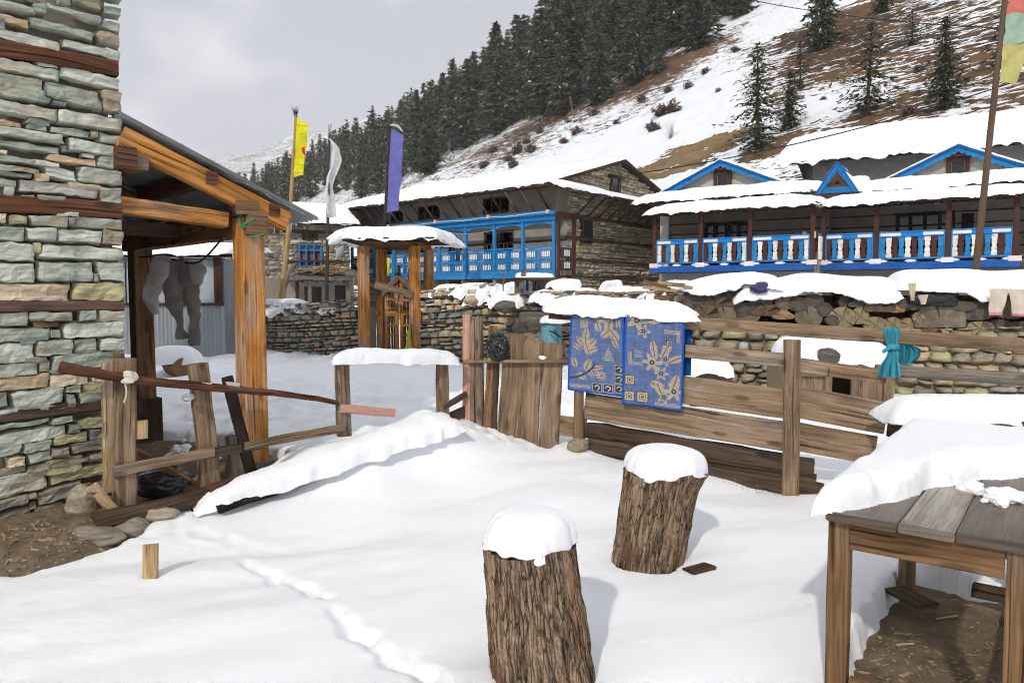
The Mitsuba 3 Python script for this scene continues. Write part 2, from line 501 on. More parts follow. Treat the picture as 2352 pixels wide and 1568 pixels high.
def endgrain_fn(p, n, uv):
    """uv: place on the sawn face in metres, offset by 100 for each tone."""
    t = dr.floor((uv.x + 50.0) / 100.0)
    x, y = uv.x - 100.0 * t, uv.y
    r = dr.sqrt(x * x + y * y) + 0.012 * noise(x * 30.0, y * 30.0, t)
    ring = noise(r * 190.0, t)
    ray_ = noise(dr.atan2(y, x) * 5.0, r * 4.0, t)
    st = fbm(x * 14.0, y * 14.0, t, 3)
    crack = smoothstep(0.86, 0.92, noise(dr.atan2(y, x) * 3.2 + 5.0, 1.0, t)) * smoothstep(0.0, 0.03, r)
    c = pick(t, [(.22, .18, .13), (.12, .105, .09), (.36, .24, .13), (.30, .25, .15), (.17, .12, .085)])
    return c * (0.25 + 0.30 * ring + 0.25 * ray_ + 0.55 * st) * (1 - 0.7 * crack)


def plaster_fn(p, n, uv):
    t = dr.floor(uv.x / 100.0)
    g = fbm(p.x * 3.0, p.y * 3.0, p.z * 6.0, 4)
    f = fbm(p.x * 14.0, p.y * 14.0, p.z * 22.0, 3)
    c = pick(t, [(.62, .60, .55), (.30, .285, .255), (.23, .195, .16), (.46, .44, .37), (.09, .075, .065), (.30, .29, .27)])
    return c * (0.62 + 0.5 * g + 0.26 * f)


def metal_fn(p, n, uv):
    st = fbm(p.x * 9.0, p.y * 9.0, p.z * 0.8, 3)
    return mix((.20, .22, .235), (.36, .385, .41), st)


def carpet_fn(p, n, uv):
    """Woven flower carpets: uv in metres from the lower left corner; the second carpet is offset by 10."""
    two = uv.x > 5.0
    x, y = dr.select(two, uv.x - 10.0, uv.x), uv.y
    yarn = 0.5 + 0.5 * dr.sin(y * 900.0)
    weave = 0.62 + 0.5 * noise(x * 9.0, y * 170.0) * noise(x * 150.0, y * 8.0, 3.0) + 0.35 * fbm(x * 30.0, y * 50.0, 1.0, 2)
    base = mi.Color3f(.115, .165, .33) * weave
    cream, dark = mi.Color3f(.52, .42, .27) * (0.6 + 0.5 * yarn), mi.Color3f(.045, .055, .10)
    c = base

    def put_(mask, col, on):
        nonlocal c
        m = dr.select(on, mask, 0.0)
        c = mix(c, col, m)

    def flower(cx, cy, R, k, on, hollow=0.0):
        R = R * 1.25
        dx, dy = x - cx, y - cy
        r, an = dr.sqrt(dx * dx + dy * dy), dr.atan2(dy, dx)
        rad = R * (0.72 + 0.28 * dr.cos(an * k))
        m = smoothstep(rad, rad * 0.86, r)
        put_(m * (0.55 + 0.45 * yarn), cream, on)
        if hollow:
            put_(smoothstep(rad * hollow, rad * hollow * 0.8, r) * 0.8, base * 0.8, on)
        put_(smoothstep(R * 0.26, R * 0.2, r), dark, on)
        put_(smoothstep(R * 0.10, R * 0.07, r), cream, on)

    def leaf(cx, cy, ln, wd, ang, on, col=cream):
        ln, wd = ln * 1.3, wd * 1.35
        ca, sa = math.cos(ang), math.sin(ang)
        a, b = (x - cx) * ca + (y - cy) * sa, -(x - cx) * sa + (y - cy) * ca
        half = wd * (1 - dr.square(a / ln))
        m = smoothstep(0.0, 0.006, half - dr.abs(b))
        put_(m * (0.5 + 0.5 * yarn), col, on)
        put_(m * smoothstep(0.006, 0.003, dr.abs(b)) * 0.8, dark, on)

    def frame(cx, cy, h, on):
        d = dr.maximum(dr.abs(x - cx), dr.abs(y - cy))
        put_(dr.select(d < h, 1.0, 0.0), dark, on)
        put_(dr.select(d < h * 0.86, 1.0, 0.0), cream, on)
        put_(dr.select(d < h * 0.52, 1.0, 0.0), dark, on)
        put_(dr.select(d < h * 0.42, 1.0, 0.0), cream, on)
        put_(dr.select(d < h * 0.20, 1.0, 0.0), dark, on)

    def bars(x0, x1, y0, y1, on, col=cream, vert=False):
        s = x if vert else y
        m = dr.select((x > x0) & (x < x1) & (y > y0) & (y < y1) & (dr.sin(s * 520.0) > -0.1), 1.0, 0.0)
        put_(m, col, on)

    one, W = ~two, 0.5
    for cx, cy, ln, wd, ang in ((.15, .56, .07, .028, 1.5), (.10, .50, .055, .025, 2.2), (.20, .49, .06, .03, .9), (.17, .43, .06, .032, 1.9), (.07, .44, .05, .02, 2.5), (.22, .43, .045, .022, .4),
                                (.05, .28, .05, .022, 1.9), (.17, .27, .06, .028, 1.2), (.25, .25, .07, .02, .25), (.19, .20, .06, .02, -.9), (.26, .19, .05, .016, -1.0), (.12, .15, .05, .024, -.6),
                                (.36, .68, .07, .035, 1.3), (.41, .60, .06, .035, -.9), (.33, .60, .05, .03, .8), (.42, .52, .06, .022, -1.1), (.26, .66, .045, .028, 1.8), (.45, .71, .04, .02, 1.7), (.30, .74, .07, .03, .1)):
            leaf(cx, cy, ln, wd, ang, one)
    arc = dr.abs(dr.sqrt(dr.square(x - 0.02) + dr.square(y - 0.42)) - 0.30 + 0.18 * x)
    put_(smoothstep(0.012, 0.008, arc) * dr.select((x < .24) & (y < .30), 1.0, 0.0), dark, one)
    flower(.30, .18, .045, 8, one)
    bars(.09, .17, .63, .73, one)
    tri = dr.select((y > .33) & (y < .47) & (dr.abs(x - .36) < .055 * (.47 - y) / .14 + .004) & (dr.sin(y * 330.0) > 0), 1.0, 0.0)
    put_(tri, cream, one)
    for cx, cy in ((.46, .26), (.46, .165), (.46, .07), (.36, .06), (.26, .055)):
        d = dr.maximum(dr.abs(x - cx), dr.abs(y - cy))
        put_(dr.select(d < .044, 1.0, 0.0), mi.Color3f(.36, .34, .30), one)
        put_(dr.select(d < .037, 1.0, 0.0), mi.Color3f(.05, .055, .07), one)
        q = dr.sqrt(dr.square(x - cx) + dr.square(y - cy))
        put_(dr.select((dr.abs(q - .020) < .005) & (dr.atan2(y - cy, x - cx) > -1.6), 1.0, 0.0), mi.Color3f(.5, .46, .38), one)
    bars(.01, .20, .03, .065, one)
    flower(.10, .76, .085, 5, two)
    leaf(.24, .78, .07, .03, .1, two)
    flower(.16, .67, .055, 5, two, .55)
    flower(.24, .40, .075, 6, two)
    flower(.35, .44, .055, 5, two, .6)
    flower(.32, .31, .055, 6, two, .55)
    leaf(.25, .52, .07, .026, 1.75, two)
    leaf(.36, .54, .07, .03, 1.15, two)
    leaf(.44, .45, .06, .026, .5, two)
    flower(.43, .16, .075, 6, two)
    flower(.35, .10, .055, 5, two, .55)
    leaf(.29, .20, .06, .032, 2.9, two)
    leaf(.44, .25, .06, .03, 1.3, two)
    leaf(.31, .17, .045, .03, -1.2, two)
    for cx, cy, h in ((.055, .22, .042), (.055, .075, .045), (.165, .075, .050)):
        frame(cx, cy, h, two)
    bars(.035, .16, .355, .39, two)
    bars(.035, .065, .39, .47, two, cream, True)
    bars(.33, .47, .67, .71, two)
    bars(.44, .47, .60, .71, two, cream, True)
    for cx in (.10, .135):
        for cy in (.44, .48):
            put_(dr.select((dr.abs(x - cx) < .012) & (dr.abs(y - cy) < .012), 1.0, 0.0), mi.Color3f(.5, .46, .38), two)
            put_(dr.select((dr.abs(x - cx) < .007) & (dr.abs(y - cy) < .007), 1.0, 0.0), dark, two)
    for cx in (.345, .385):
        for cy in (.58, .625):
            put_(dr.select((dr.abs(x - cx) < .013) & (dr.abs(y - cy) < .015), 1.0, 0.0), dark, two)
            put_(dr.select((dr.abs(x - cx) < .005) & (dr.abs(y - cy) < .008), 1.0, 0.0), mi.Color3f(.3, .35, .5), two)
    bars(.27, .49, .015, .05, two)
    edge = dr.minimum(dr.minimum(x, W - x), y)
    return dr.clip(mix(c, mi.Color3f(.02, .085, .40), dr.select(edge < .011, 1.0, 0.0)), 0, 1)


def diffuse(tex):
    return {'type': 'diffuse', 'reflectance': tex}


def bumped(fn, scale, base, eps=1e-3):
    return {'type': 'bumpmap', 'height': proc(fn, eps), 'scale': scale, 'bsdf': base}


def two(b):
    return {'type': 'twosided', 'bsdf': b}


scene['wood'] = two(bumped(wood_bump, 0.004, diffuse(proc(wood_fn))))
scene['stone'] = two(bumped(stone_bump, 0.010, diffuse(proc(stone_fn))))
scene['snow'] = two(bumped(snow_bump, 0.0026, diffuse({'type': 'rgb', 'value': [.86, .875, .90]}), 3e-3))
scene['hill'] = two(diffuse(proc(hill_fn)))
scene['soil'] = two(bumped(soil_bump, 0.012, diffuse(proc(soil_fn)), 2e-3))
scene['bark'] = two(bumped(bark_bump, 0.010, diffuse(proc(bark_fn))))
scene['endgrain'] = two(diffuse(proc(endgrain_fn)))
scene['plaster'] = two(diffuse(proc(plaster_fn)))
scene['zinc'] = two({'type': 'principled', 'base_color': proc(metal_fn), 'roughness': 0.5, 'metallic': 0.35})
scene['carpet_weave'] = two(diffuse(proc(carpet_fn)))
scene['tint'] = two(diffuse({'type': 'mesh_attribute', 'name': 'vertex_color'}))
scene['glass'] = {'type': 'principled', 'base_color': {'type': 'rgb', 'value': [.02, .022, .025]}, 'roughness': 0.12, 'specular': 0.5}
scene['wet'] = two({'type': 'principled', 'base_color': proc(wood_fn), 'roughness': 0.38, 'specular': 0.5})
scene['bag'] = two({'type': 'principled', 'base_color': {'type': 'rgb', 'value': [.012, .012, .014]}, 'roughness': 0.32, 'specular': 0.5})
scene['plastic_sheet'] = two({'type': 'principled', 'base_color': {'type': 'rgb', 'value': [.30, .33, .36]}, 'roughness': 0.35, 'specular': 0.5})

# ================================================================ the ground
def smax(a, b, k):
    h = np.clip(0.5 + 0.5 * (a - b) / k, 0, 1)
    return b * (1 - h) + a * h + k * h * (1 - h)


def on_z(px, py, z):
    p = atz(px, py, z)
    return [p[0], p[1], z]


def on_y(px, py, Y):
    return at(px, py, Y).tolist()


CTRL = [[0, 0, 0], [-2, 0.5, 0], [2, 0.5, 0], [-2, 2, -.02], [2, 2, 0], [0, 2.2, 0], [-5, 1, 0], [5, 1, 0], [6, 4, 0],
        on_z(0, 1560, 0), on_z(600, 1560, -.01), on_z(1180, 1560, 0), on_z(345, 1330, .03), on_z(700, 1380, .02), on_z(1000, 1330, .03), on_z(1490, 1335, .0), on_z(1245, 1570, -.02),
        on_z(1850, 1450, .02), on_z(1750, 1250, .01), on_z(0, 1312, .05), on_z(150, 1283, .07), on_z(300, 1238, .08), on_z(430, 1160, .10),
        on_y(560, 1112, 5.5), on_y(700, 1210, 4.95), on_y(760, 1120, 5.45), on_y(720, 1080, 5.60), on_y(810, 1030, 5.84), on_y(900, 980, 6.10), on_y(985, 942, 6.34), on_y(880, 990, 6.35), on_y(1000, 945, 6.55), on_y(860, 1110, 5.5), on_y(1000, 1062, 5.95), on_y(930, 1050, 5.9), on_y(1060, 985, 6.5), on_y(1100, 973, 6.72), on_y(1150, 992, 6.72),
        on_y(1190, 1012, 6.74), on_y(1260, 1019, 6.72), on_y(1330, 1024, 6.60), on_y(1420, 1056, 6.42), on_y(1640, 1103, 6.12), on_y(1815, 1134, 5.93), on_y(1960, 1142, 5.74), on_y(1300, 1060, 6.2),
        on_y(1250, 1120, 5.5), on_y(1700, 1150, 5.6), [-1.2, 7.6, .16], [-2.2, 7.2, .14], [-.3, 8.4, .17], [.6, 7.4, .2], [.6, 8.6, .16], [1.6, 7.4, .15], [2.2, 8.4, .18], [3.6, 7.4, .12], [4, 9.5, .18],
        [0, 10, .18], [-3, 9, .17], [-6, 12, .2], [-4, 16.5, .24], [0, 16.5, .24], [3, 13, .25], [6, 10, .2], [9, 9, .2], [-9, 17, .26], [0, 25, .5], [-12, 26, .5], [10, 22, .8], [16, 16, .6], [-20, 30, .6], [20, 30, 1.2], [0, 36, .9]]
CTRL = np.array(CTRL)
GROUND = RBFInterpolator(CTRL[:, :2], CTRL[:, 2], kernel='thin_plate_spline', smoothing=0.0005)


def ground(x, y):
    return float(GROUND(np.array([[x, y]]))[0])


BARE_TABLE = [atz(x, y, -.06)[:2] for x, y in ((1957, 1640), (1962, 1490), (1985, 1432), (2022, 1395), (2048, 1362), (2072, 1325), (2100, 1306), (2140, 1318), (2200, 1330), (2225, 1345), (2290, 1342), (2400, 1362), (2700, 1420), (2800, 1800))]
BARE_BANK = [atz(x, y, .06)[:2] for x, y in ((-500, 1370), (0, 1311), (75, 1297), (150, 1282), (225, 1262), (300, 1236), (360, 1205), (432, 1158), (520, 1135))] + [V(-1.9, 6.2), V(-4, 7), V(-8, 3)]
BARE_SHED = [V(-2.75, 5.3), V(-2.0, 5.75), V(-1.95, 6.3), V(-2.3, 6.9), V(-2.75, 7.15), V(-3.2, 7.9), V(-4.3, 7.9), V(-4, 5.8)]


def poly_sd(P, poly):
    """Signed distance, negative inside."""
    pg = Polygon(np.asarray(poly))
    pts = shapely.points(P)
    d = shapely.distance(pts, pg.exterior)
    return np.where(shapely.contains(pg, pts), -d, d)


PRINTS = [(570, 1288, 1.0, .09), (598, 1302, .8, .06), (632, 1316, 1.0, .10), (664, 1322, .7, .06), (690, 1336, .9, .09), (716, 1352, 1.1, .11), (742, 1362, .8, .09), (776, 1402, 1.0, .08), (800, 1424, 1.0, .10),
          (824, 1446, 1.1, .12), (850, 1462, .8, .08), (882, 1480, .9, .08), (905, 1502, 1.0, .10), (940, 1494, .7, .06), (965, 1520, 1.1, .08), (990, 1542, 1.2, .12), (408, 1232, 1.3, .05), (470, 1238, 1.4, .05), (530, 1242, 1.0, .05)]


def snow_z(P):
    z = GROUND(P)
    x, y = P[:, 0], P[:, 1]
    near = np.clip((9 - y) / 2, 0, 1)
    a, b = x * 0.93 + y * 0.37, -x * 0.37 + y * 0.93           # drifts run up to the right
    q = np.stack([a * 0.55, b * 2.1, b * 0], 1)
    z = z + near * (0.062 * (meshkit.fbm(q, 3, 1) - 0.5) + 0.036 * (nz(np.stack([a * 1.3 + 4, b * 4.2, b * 0], 1), 2) - 0.5))
    dr_ = np.abs(((b - 2.33) - 0.10 * np.sin(a * 1.4)) / 0.13)
    z = z - near * 0.022 * np.exp(-dr_ ** 2) * np.clip((1.3 - a) / 1.5, 0, 1)
    z = z + near * (0.0045 * (meshkit.fbm(np.stack([x * 9, y * 9, x * 0], 1), 3, 26) - 0.5) * 2 * np.clip(3 * nz(np.stack([x * .9, y * .9, x * 0], 1), 27) - 1, 0, 1.2))
    far = np.clip((y - 6.9) / 0.6, 0, 1) * np.clip((1.9 - x) / 0.4, 0, 1)
    z = z + far * (0.24 * (meshkit.fbm(np.stack([x * 1.7, y * 1.7, x * 0], 1), 4, 6) - 0.5) + 0.09 * (nz(np.stack([x * 5, y * 5, x * 0], 1), 7) - 0.5))
    crest = np.exp(-((y - 6.75) / 0.22) ** 2) * np.clip(1 - np.abs(x + .15) / 1.1, 0, 1)
    z = z + crest * 0.22 * (meshkit.fbm(np.stack([x * 6, y * 4, x * 0], 1), 3, 12) - 0.5)
    for k, (px, py, s, dep) in enumerate(PRINTS):
        c = atz(px, py, 0.03)
        dx, dy = x - c[0], y - c[1]
        m = (np.abs(dx) < .7) & (np.abs(dy) < .7)
        if not m.any():
            continue
        an = math.radians(-52 + 25 * math.sin(k * 2.3))
        u, v = dx[m] * math.cos(an) + dy[m] * math.sin(an), -dx[m] * math.sin(an) + dy[m] * math.cos(an)
        wob = 0.35 * (nz(np.stack([x[m] * 14, y[m] * 14, u * 0 + k], 1), 21) - 0.5)
        r = np.sqrt((u / (.088 * s)) ** 2 + (v / (.042 * s)) ** 2) * (1 + wob)
        z[m] += .42 * dep * (-np.exp(-(r ** 2.6)) * (0.9 + 0.4 * wob) + 0.12 * np.exp(-((r - 1.4) / 0.4) ** 2) * (0.0 + 1.6 * nz(np.stack([x[m] * 11, y[m] * 11, u * 0], 1), 23))) + .008 * np.exp(-(r / 1.3) ** 4) * (nz(np.stack([x[m] * 45, y[m] * 45, u * 0], 1), 24) - .5)
    lumps = np.clip((meshkit.fbm(np.stack([x * 20, y * 20, x * 0], 1), 3, 31) - 0.5), -1, 1)
    tr = np.exp(-((x - (-2.0)) / .55) ** 2 - ((y - 4.55) / .12) ** 2) * .5
    z = z + tr * 0.05 * lumps
    edge = 0.05 * (meshkit.fbm(np.stack([x * 8, y * 8, x * 0], 1), 3, 17) - 0.5) * 2 + 0.012 * (nz(np.stack([x * 30, y * 30, x * 0], 1), 18) - 0.5)
    for poly in (BARE_TABLE, BARE_BANK, BARE_SHED):
        d = poly_sd(P, poly) + edge
        rise = 1 - np.clip((d + 0.005) / 0.10, 0, 1)
        z = z - 0.40 * np.clip((0.02 - d) / 0.10, 0, 1) - 0.045 * rise ** 2
    return z


xs = np.unique(np.concatenate([np.linspace(-90, -14, 34), np.linspace(-14, -4.4, 60), np.linspace(-4.4, 3.6, 400), np.linspace(3.6, 9, 54), np.linspace(9, 90, 40)]))
ys = np.unique(np.concatenate([np.linspace(-30, 1.2, 26), np.linspace(1.2, 7.2, 320), np.linspace(7.2, 18, 150), np.linspace(18, 46, 40)]))
GX, GY = np.meshgrid(xs, ys, indexing='ij')
PP = np.stack([GX.ravel(), GY.ravel()], 1)
SZ = snow_z(PP)
put('snow_ground', MB().add(np.column_stack([PP, SZ]), grid_faces(len(xs), len(ys))), 'snow', smooth=True, kind='structure')


def soil_z(P):
    z = GROUND(P) - 0.16
    d = poly_sd(P, BARE_BANK)
    x, y = P[:, 0], P[:, 1]
    up = np.clip(-d / 0.30, 0, 1) * np.clip((5.6 - y) / .5, 0.0, 1) * np.clip((-x - 1.5) / .5, 0, 1)
    z = z + 0.06 * np.clip((.02 - d) / .05, 0, 1) + 0.20 * up ** 0.8
    d3 = poly_sd(P, BARE_SHED)
    z = z + 0.09 * np.clip((.0 - d3) / .2, 0, 1) * (1 - up)
    d2 = poly_sd(P, BARE_TABLE)
    z = np.where(d2 < 0.3, np.minimum(z, -.075), z)
    return z + 0.035 * (meshkit.fbm(np.stack([x * 5, y * 5, x * 0], 1), 4, 41) - 0.5) + 0.014 * (meshkit.fbm(np.stack([x * 28, y * 28, x * 0], 1), 2, 42) - 0.5)


sx, sy = np.linspace(-7, 5.5, 420), np.linspace(1.0, 9, 270)
QX, QY = np.meshgrid(sx, sy, indexing='ij')
QP = np.stack([QX.ravel(), QY.ravel()], 1)
put('bare_ground', MB().add(np.column_stack([QP, soil_z(QP)]), grid_faces(len(sx), len(sy))), 'soil', smooth=True, kind='structure')
dz = lambda x, y: float(soil_z(np.array([[x, y]]))[0])

# ---------------------------------------------------------------- the hillside
RX, RY = [-60, -17, -5, 8, 22, 37, 50, 80, 120], [108, 111, 111, 106, 116, 132, 155, 200, 230]
HX, HZ = [-400, -250, -150, -106, -85, -31, 22, 100, 200], [-60, -20, 25, 46, 54, 80, 116, 150, 190]


def hill_z(x, y):
    p1 = -14.1 + .426 * x + .3687 * y
    yr = np.interp(x, RX, RY)
    p1 = p1 - 0.85 * 4 * np.log1p(np.exp(np.clip((y - yr) / 4, -30, 30)))
    p2 = np.interp(x, HX, HZ) - .41 * (300 - y) - 1.4 * np.maximum(y - 302, 0)
    z = smax(p1, p2, 3.0)
    return smax(z, -1.5 + 0 * x, 2.0)


def hit(px, py, y0=32.0, y1=330.0):
    """Where the line of sight meets the hillside."""
    d = ray(px, py)
    Y = np.arange(y0, y1, 0.5)
    P = EYE + d[None] * (Y / d[1])[:, None]
    k = np.nonzero(P[:, 2] < hill_z(P[:, 0], P[:, 1]))[0]
    k = k[0] if len(k) else len(Y) - 1
    p = P[k]
    p[2] = hill_z(p[0], p[1])
    return p


hx = np.concatenate([np.linspace(-330, -44, 60), np.linspace(-40, 75, 290), np.linspace(78, 190, 30)])
hy = np.concatenate([np.linspace(24, 34, 12), np.linspace(34.4, 165, 330), np.linspace(167, 360, 80)])
HXg, HYg = np.meshgrid(hx, hy, indexing='ij')
hp = np.stack([HXg.ravel(), HYg.ravel()], 1)
hz = hill_z(hp[:, 0], hp[:, 1])
con = 0.655 * hp[:, 0] - 0.756 * hp[:, 1]
nearh = np.clip((170 - hp[:, 1]) / 20, 0, 1)
hz = hz + nearh * (0.55 * (meshkit.fbm(np.stack([con * 0.16, hz * 1.1, hz * 0], 1), 3, 51) - 0.5) + 0.5 * (meshkit.fbm(np.stack([hp[:, 0] * .8, hp[:, 1] * .8, hz * 0], 1), 3, 52) - 0.5)) + (1 - nearh) * 3 * (meshkit.fbm(hp[:, [0, 1, 1]] * .03, 3, 53) - .5)
cover = np.full(len(hp), 0.47)
cover = np.where(hp[:, 1] > 150, 0.43, cover)


def blob(px, py, rx, val, w=1.0, ry=None):
    """Changes the snow cover in an ellipse about the place seen at (px, py); rx along the contour, ry up the slope, in metres."""
    global cover
    c = hit(px, py)
    da = (con - (0.655 * c[0] - 0.756 * c[1])) / rx
    dw = ((hp[:, 0] - c[0]) * 0.756 + (hp[:, 1] - c[1]) * 0.655) / (ry or rx)
    m = np.exp(-(da ** 2 + dw ** 2)) * w
    cover = cover * (1 - m) + val * m


for b in ((1300, 340, 22, .78), (1500, 240, 16, .82), (1600, 250, 14, .9), (1700, 150, 10, .9), (1560, 290, 7, .95), (1750, 320, 5, .9), (1760, 90, 10, .9), (1850, 220, 5, .75), (1100, 370, 12, .62), (1230, 300, 9, .34), (1370, 230, 9, .30),
          (1500, 180, 10, .26), (1330, 285, 8, .32), (1180, 345, 8, .34), (1250, 335, 7, .45), (1420, 270, 7, .5), (1620, 60, 12, .42), (1580, 130, 7, .22), (1900, 60, 9, .22), (2000, 160, 9, .36), (2150, 60, 9, .36), (2150, 150, 7, .44), (2040, 220, 5, .52), (2080, 120, 9, .44), (2230, 100, 9, .42), (1950, 210, 6, .48), (1830, 290, 5, .6), (2150, 200, 7, .44), (2020, 90, 8, .40), (2240, 190, 7, .38), (1990, 170, 6, .40), (1930, 110, 7, .36),
          (2280, 150, 7, .34), (2300, 240, 6, .30), (2210, 240, 5, .36), (1935, 170, 3, .25), (1990, 268, 3, .15), (1900, 250, 3.5, .75), (1820, 335, 2, .2), (1680, 330, 2, .2), (1590, 352, 2, .2), (1520, 376, 2, .2), (1750, 350, 1.6, .1),
          (960, 400, 7, .52), (1160, 330, 7, .36), (930, 430, 7, .45), (800, 420, 30, .50), (750, 440, 22, .50), (870, 390, 20, .52), (1700, 20, 10, .95), (1850, 20, 6, .85)):
    blob(*b)
earth = np.zeros(len(hp))
for px, py, r, ry in ((1500, 388, 4.0, 1.1), (1555, 368, 4.0, 1.1), (1615, 338, 3.6, .9), (1665, 312, 2.6, .7), (1460, 400, 3, 1.2), (985, 388, 2.5, 2.5), (1545, 398, 3, 1.3)):
    c = hit(px, py)
    da = (con - (0.655 * c[0] - 0.756 * c[1])) / r
    dw = ((hp[:, 0] - c[0]) * 0.756 + (hp[:, 1] - c[1]) * 0.655) / ry
    m = np.exp(-(da ** 2 + dw ** 2) ** 2) * np.clip(2.4 * meshkit.fbm(np.stack([con * .5, hz * 1.2, hz * 0], 1), 3, 55) - .2, 0, 1)
    earth = np.maximum(earth, m)
    cover = cover * (1 - m) + 0.12 * m
put('hillside', MB().add(np.column_stack([hp, hz]), grid_faces(len(hx), len(hy)), np.stack([cover, earth], 1)), 'hill', smooth=True, kind='structure')

# the far mountain with its terraces, half lost in cloud
mx, my = np.linspace(-1500, 500, 160), np.linspace(900, 1700, 60)
MX, MY = np.meshgrid(mx, my, indexing='ij')
ridge = np.interp(MX, [-1500, -700, -597, -477, -408, -280, 0, 500], [170, 248, 268, 290, 312, 344, 352, 360])
mz = ridge * np.clip((MY - 800) / 640, 0, 1) ** 0.8 - 1.5 * np.maximum(MY - 1440, 0) + 30 * (meshkit.fbm(np.stack([MX, MY, MY * 0], -1) * 0.012, 4, 61) - 0.5)
put('mountain', MB().add(np.stack([MX, MY, mz], -1).reshape(-1, 3), grid_faces(160, 60), np.stack([np.full(MX.size, .45), np.zeros(MX.size)], 1)), 'hill', smooth=True, kind='structure')


# ---------------------------------------------------------------- trees
def conifer(h, r, levels, per, clumps, seed, size, low=0.08, gap=0.0, snow=0.12):
    g = np.random.default_rng(seed)
    C, D, S, N = [], [], [], []
    for i in range(levels):
        f = (i + g.uniform(0, .8)) / levels
        z = h * (low + (1 - low) * f)
        R = r * (1 - f) ** 0.70 * g.uniform(.5, 1.2) * (0.72 if f < .12 else 1.0) + 0.03 * r
        if gap and 0.18 < f < 0.30 and g.random() < gap:
            continue
        m = max(3, int(per * (0.45 + 0.55 * (1 - f))))
        a0 = g.uniform(0, 6.28)
        for b in range(m):
            if g.random() < 0.10:
                continue
            az = a0 + b * 6.283 / m + g.uniform(-.35, .35)
            rr = R * g.uniform(.45, 1.2)
            dir_ = V(math.cos(az), math.sin(az), 0)
            droop = g.uniform(.15, .55)
            for c in range(clumps):
                t = (c + g.uniform(.2, 1.0)) / clumps
                C.append(dir_ * rr * t + Z * (z + rr * (0.18 * t - droop * t * t)) + g.normal(0, .035 * rr + .01, 3))
                D.append(unit(dir_ * 1.0 + Z * (-.45 * t) + g.normal(0, .38, 3)))
                S.append(size * (0.55 + 0.45 * (1 - f)) * g.uniform(.65, 1.3))
                N.append(g.random())
    C, D, S, N = map(np.array, (C, D, S, N))
    side = np.cross(D, Z) + g.normal(0, .35, D.shape)
    side /= np.linalg.norm(side, axis=1, keepdims=True)
    s = S[:, None]
    v = np.stack([C - D * s * .55, C + side * s * .30 - Z * s * .16, C + D * s * .85, C - side * s * .30 - Z * s * .20], 1).reshape(-1, 3)
    f = np.arange(len(v)).reshape(-1, 4)
    base = np.where(N[:, None] < .5, V(.048, .066, .042), np.where(N[:, None] < .85, V(.082, .088, .046), V(.14, .112, .062)))
    col = np.repeat(base * g.uniform(.6, 1.35, (len(N), 1)), 4, 0)
    crown = MB().add(v, f)
    k = np.nonzero(g.random(len(C)) < snow)[0]
    up = Z * 0.03 * size
    vs = np.stack([C[k] - D[k] * s[k] * .30 + up * 2, C[k] + side[k] * s[k] * .15 + up, C[k] + D[k] * s[k] * .45 + up * 2, C[k] - side[k] * s[k] * .15 + up], 1).reshape(-1, 3)
    sn = MB().add(vs, np.arange(len(vs)).reshape(-1, 4)) if len(k) else None
    tr = MB()
    tube(tr, [V(0, 0, -.25 * r), V(0, 0, h * .5), V(0, 0, h * .97)], [h * .018, h * .011, h * .003], 6, OLD)
    return crown, col, sn, tr


def tree_source(gid, *a, **k):
    crown, col, sn, tr = conifer(*a, **k)
    d = {'type': 'shapegroup'}
    v, f, _ = crown.out()
    d['crown'] = mikit.ply((v, f), 'tint', False, color=col)
    v, f, uv = tr.out()
    d['trunk'] = mikit.ply((v, f), 'wood', True, uv=uv)
    if sn is not None:
        v, f, uv = sn.out()
        d['snow'] = mikit.ply((v, f), 'snow', False, uv=uv)
    scene[gid] = d


def plant(gid, name, p, s, rot, label, cat, group=None, sx_=1.0, lean=0.0):
    k = key_of(name)
    lean = g.normal(0, 2.0)
    scene[k] = {'type': 'instance', 'group': {'type': 'ref', 'id': gid}, 'to_world': T().translate(np.asarray(p, float).tolist()).rotate([0, 0, 1], float(rot)).rotate([1, 0, 0], float(lean)).scale([float(s * sx_), float(s * sx_), float(s)])}
    labels[k] = {'label': label, 'category': cat, **({'group': group} if group else {})}
    labels[k + '__snow'] = {'kind': 'stuff'}
    return k


FAR_SRC = ['far_conifer_a', 'far_conifer_b', 'far_conifer_c', 'far_conifer_d']
for k, g_ in enumerate(FAR_SRC):
    tree_source(g_, 10, (2.3, 1.9, 2.7, 2.1)[k], (20, 22, 18, 24)[k], 8, 3, 300 + k, (1.25, 1.1, 1.35, 1.1)[k], snow=(.10, .16, .12, .06)[k])
MID_SRC = ['mid_conifer_a', 'mid_conifer_b', 'mid_conifer_c']
for k, g_ in enumerate(MID_SRC):
    tree_source(g_, 10, (2.7, 2.3, 2.5)[k], 34, 11, 6, 320 + k, .72, snow=(.17, .12, .20)[k], low=.05)
tree_source('near_conifer_a', 5, 1.75, 26, 9, 11, 331, .20, low=.06, gap=.7, snow=.02)
tree_source('near_conifer_b', 5, 1.45, 32, 10, 9, 332, .25, low=.05, snow=.05)
tree_source('near_conifer_c', 5, 1.75, 22, 7, 10, 333, .22, low=.08, snow=.05)

g = np.random.default_rng(77)
# the forest: stands on the far spur and along the ridge, thinning out into the clearing
placed = []


def in_clearing(px, py):
    return Polygon([(690, 478), (735, 440), (820, 395), (905, 362), (925, 385), (880, 420), (900, 470)]).contains(shapely.Point(px, py)) or Polygon([(905, 420), (960, 395), (1010, 400), (1010, 440)]).contains(shapely.Point(px, py))


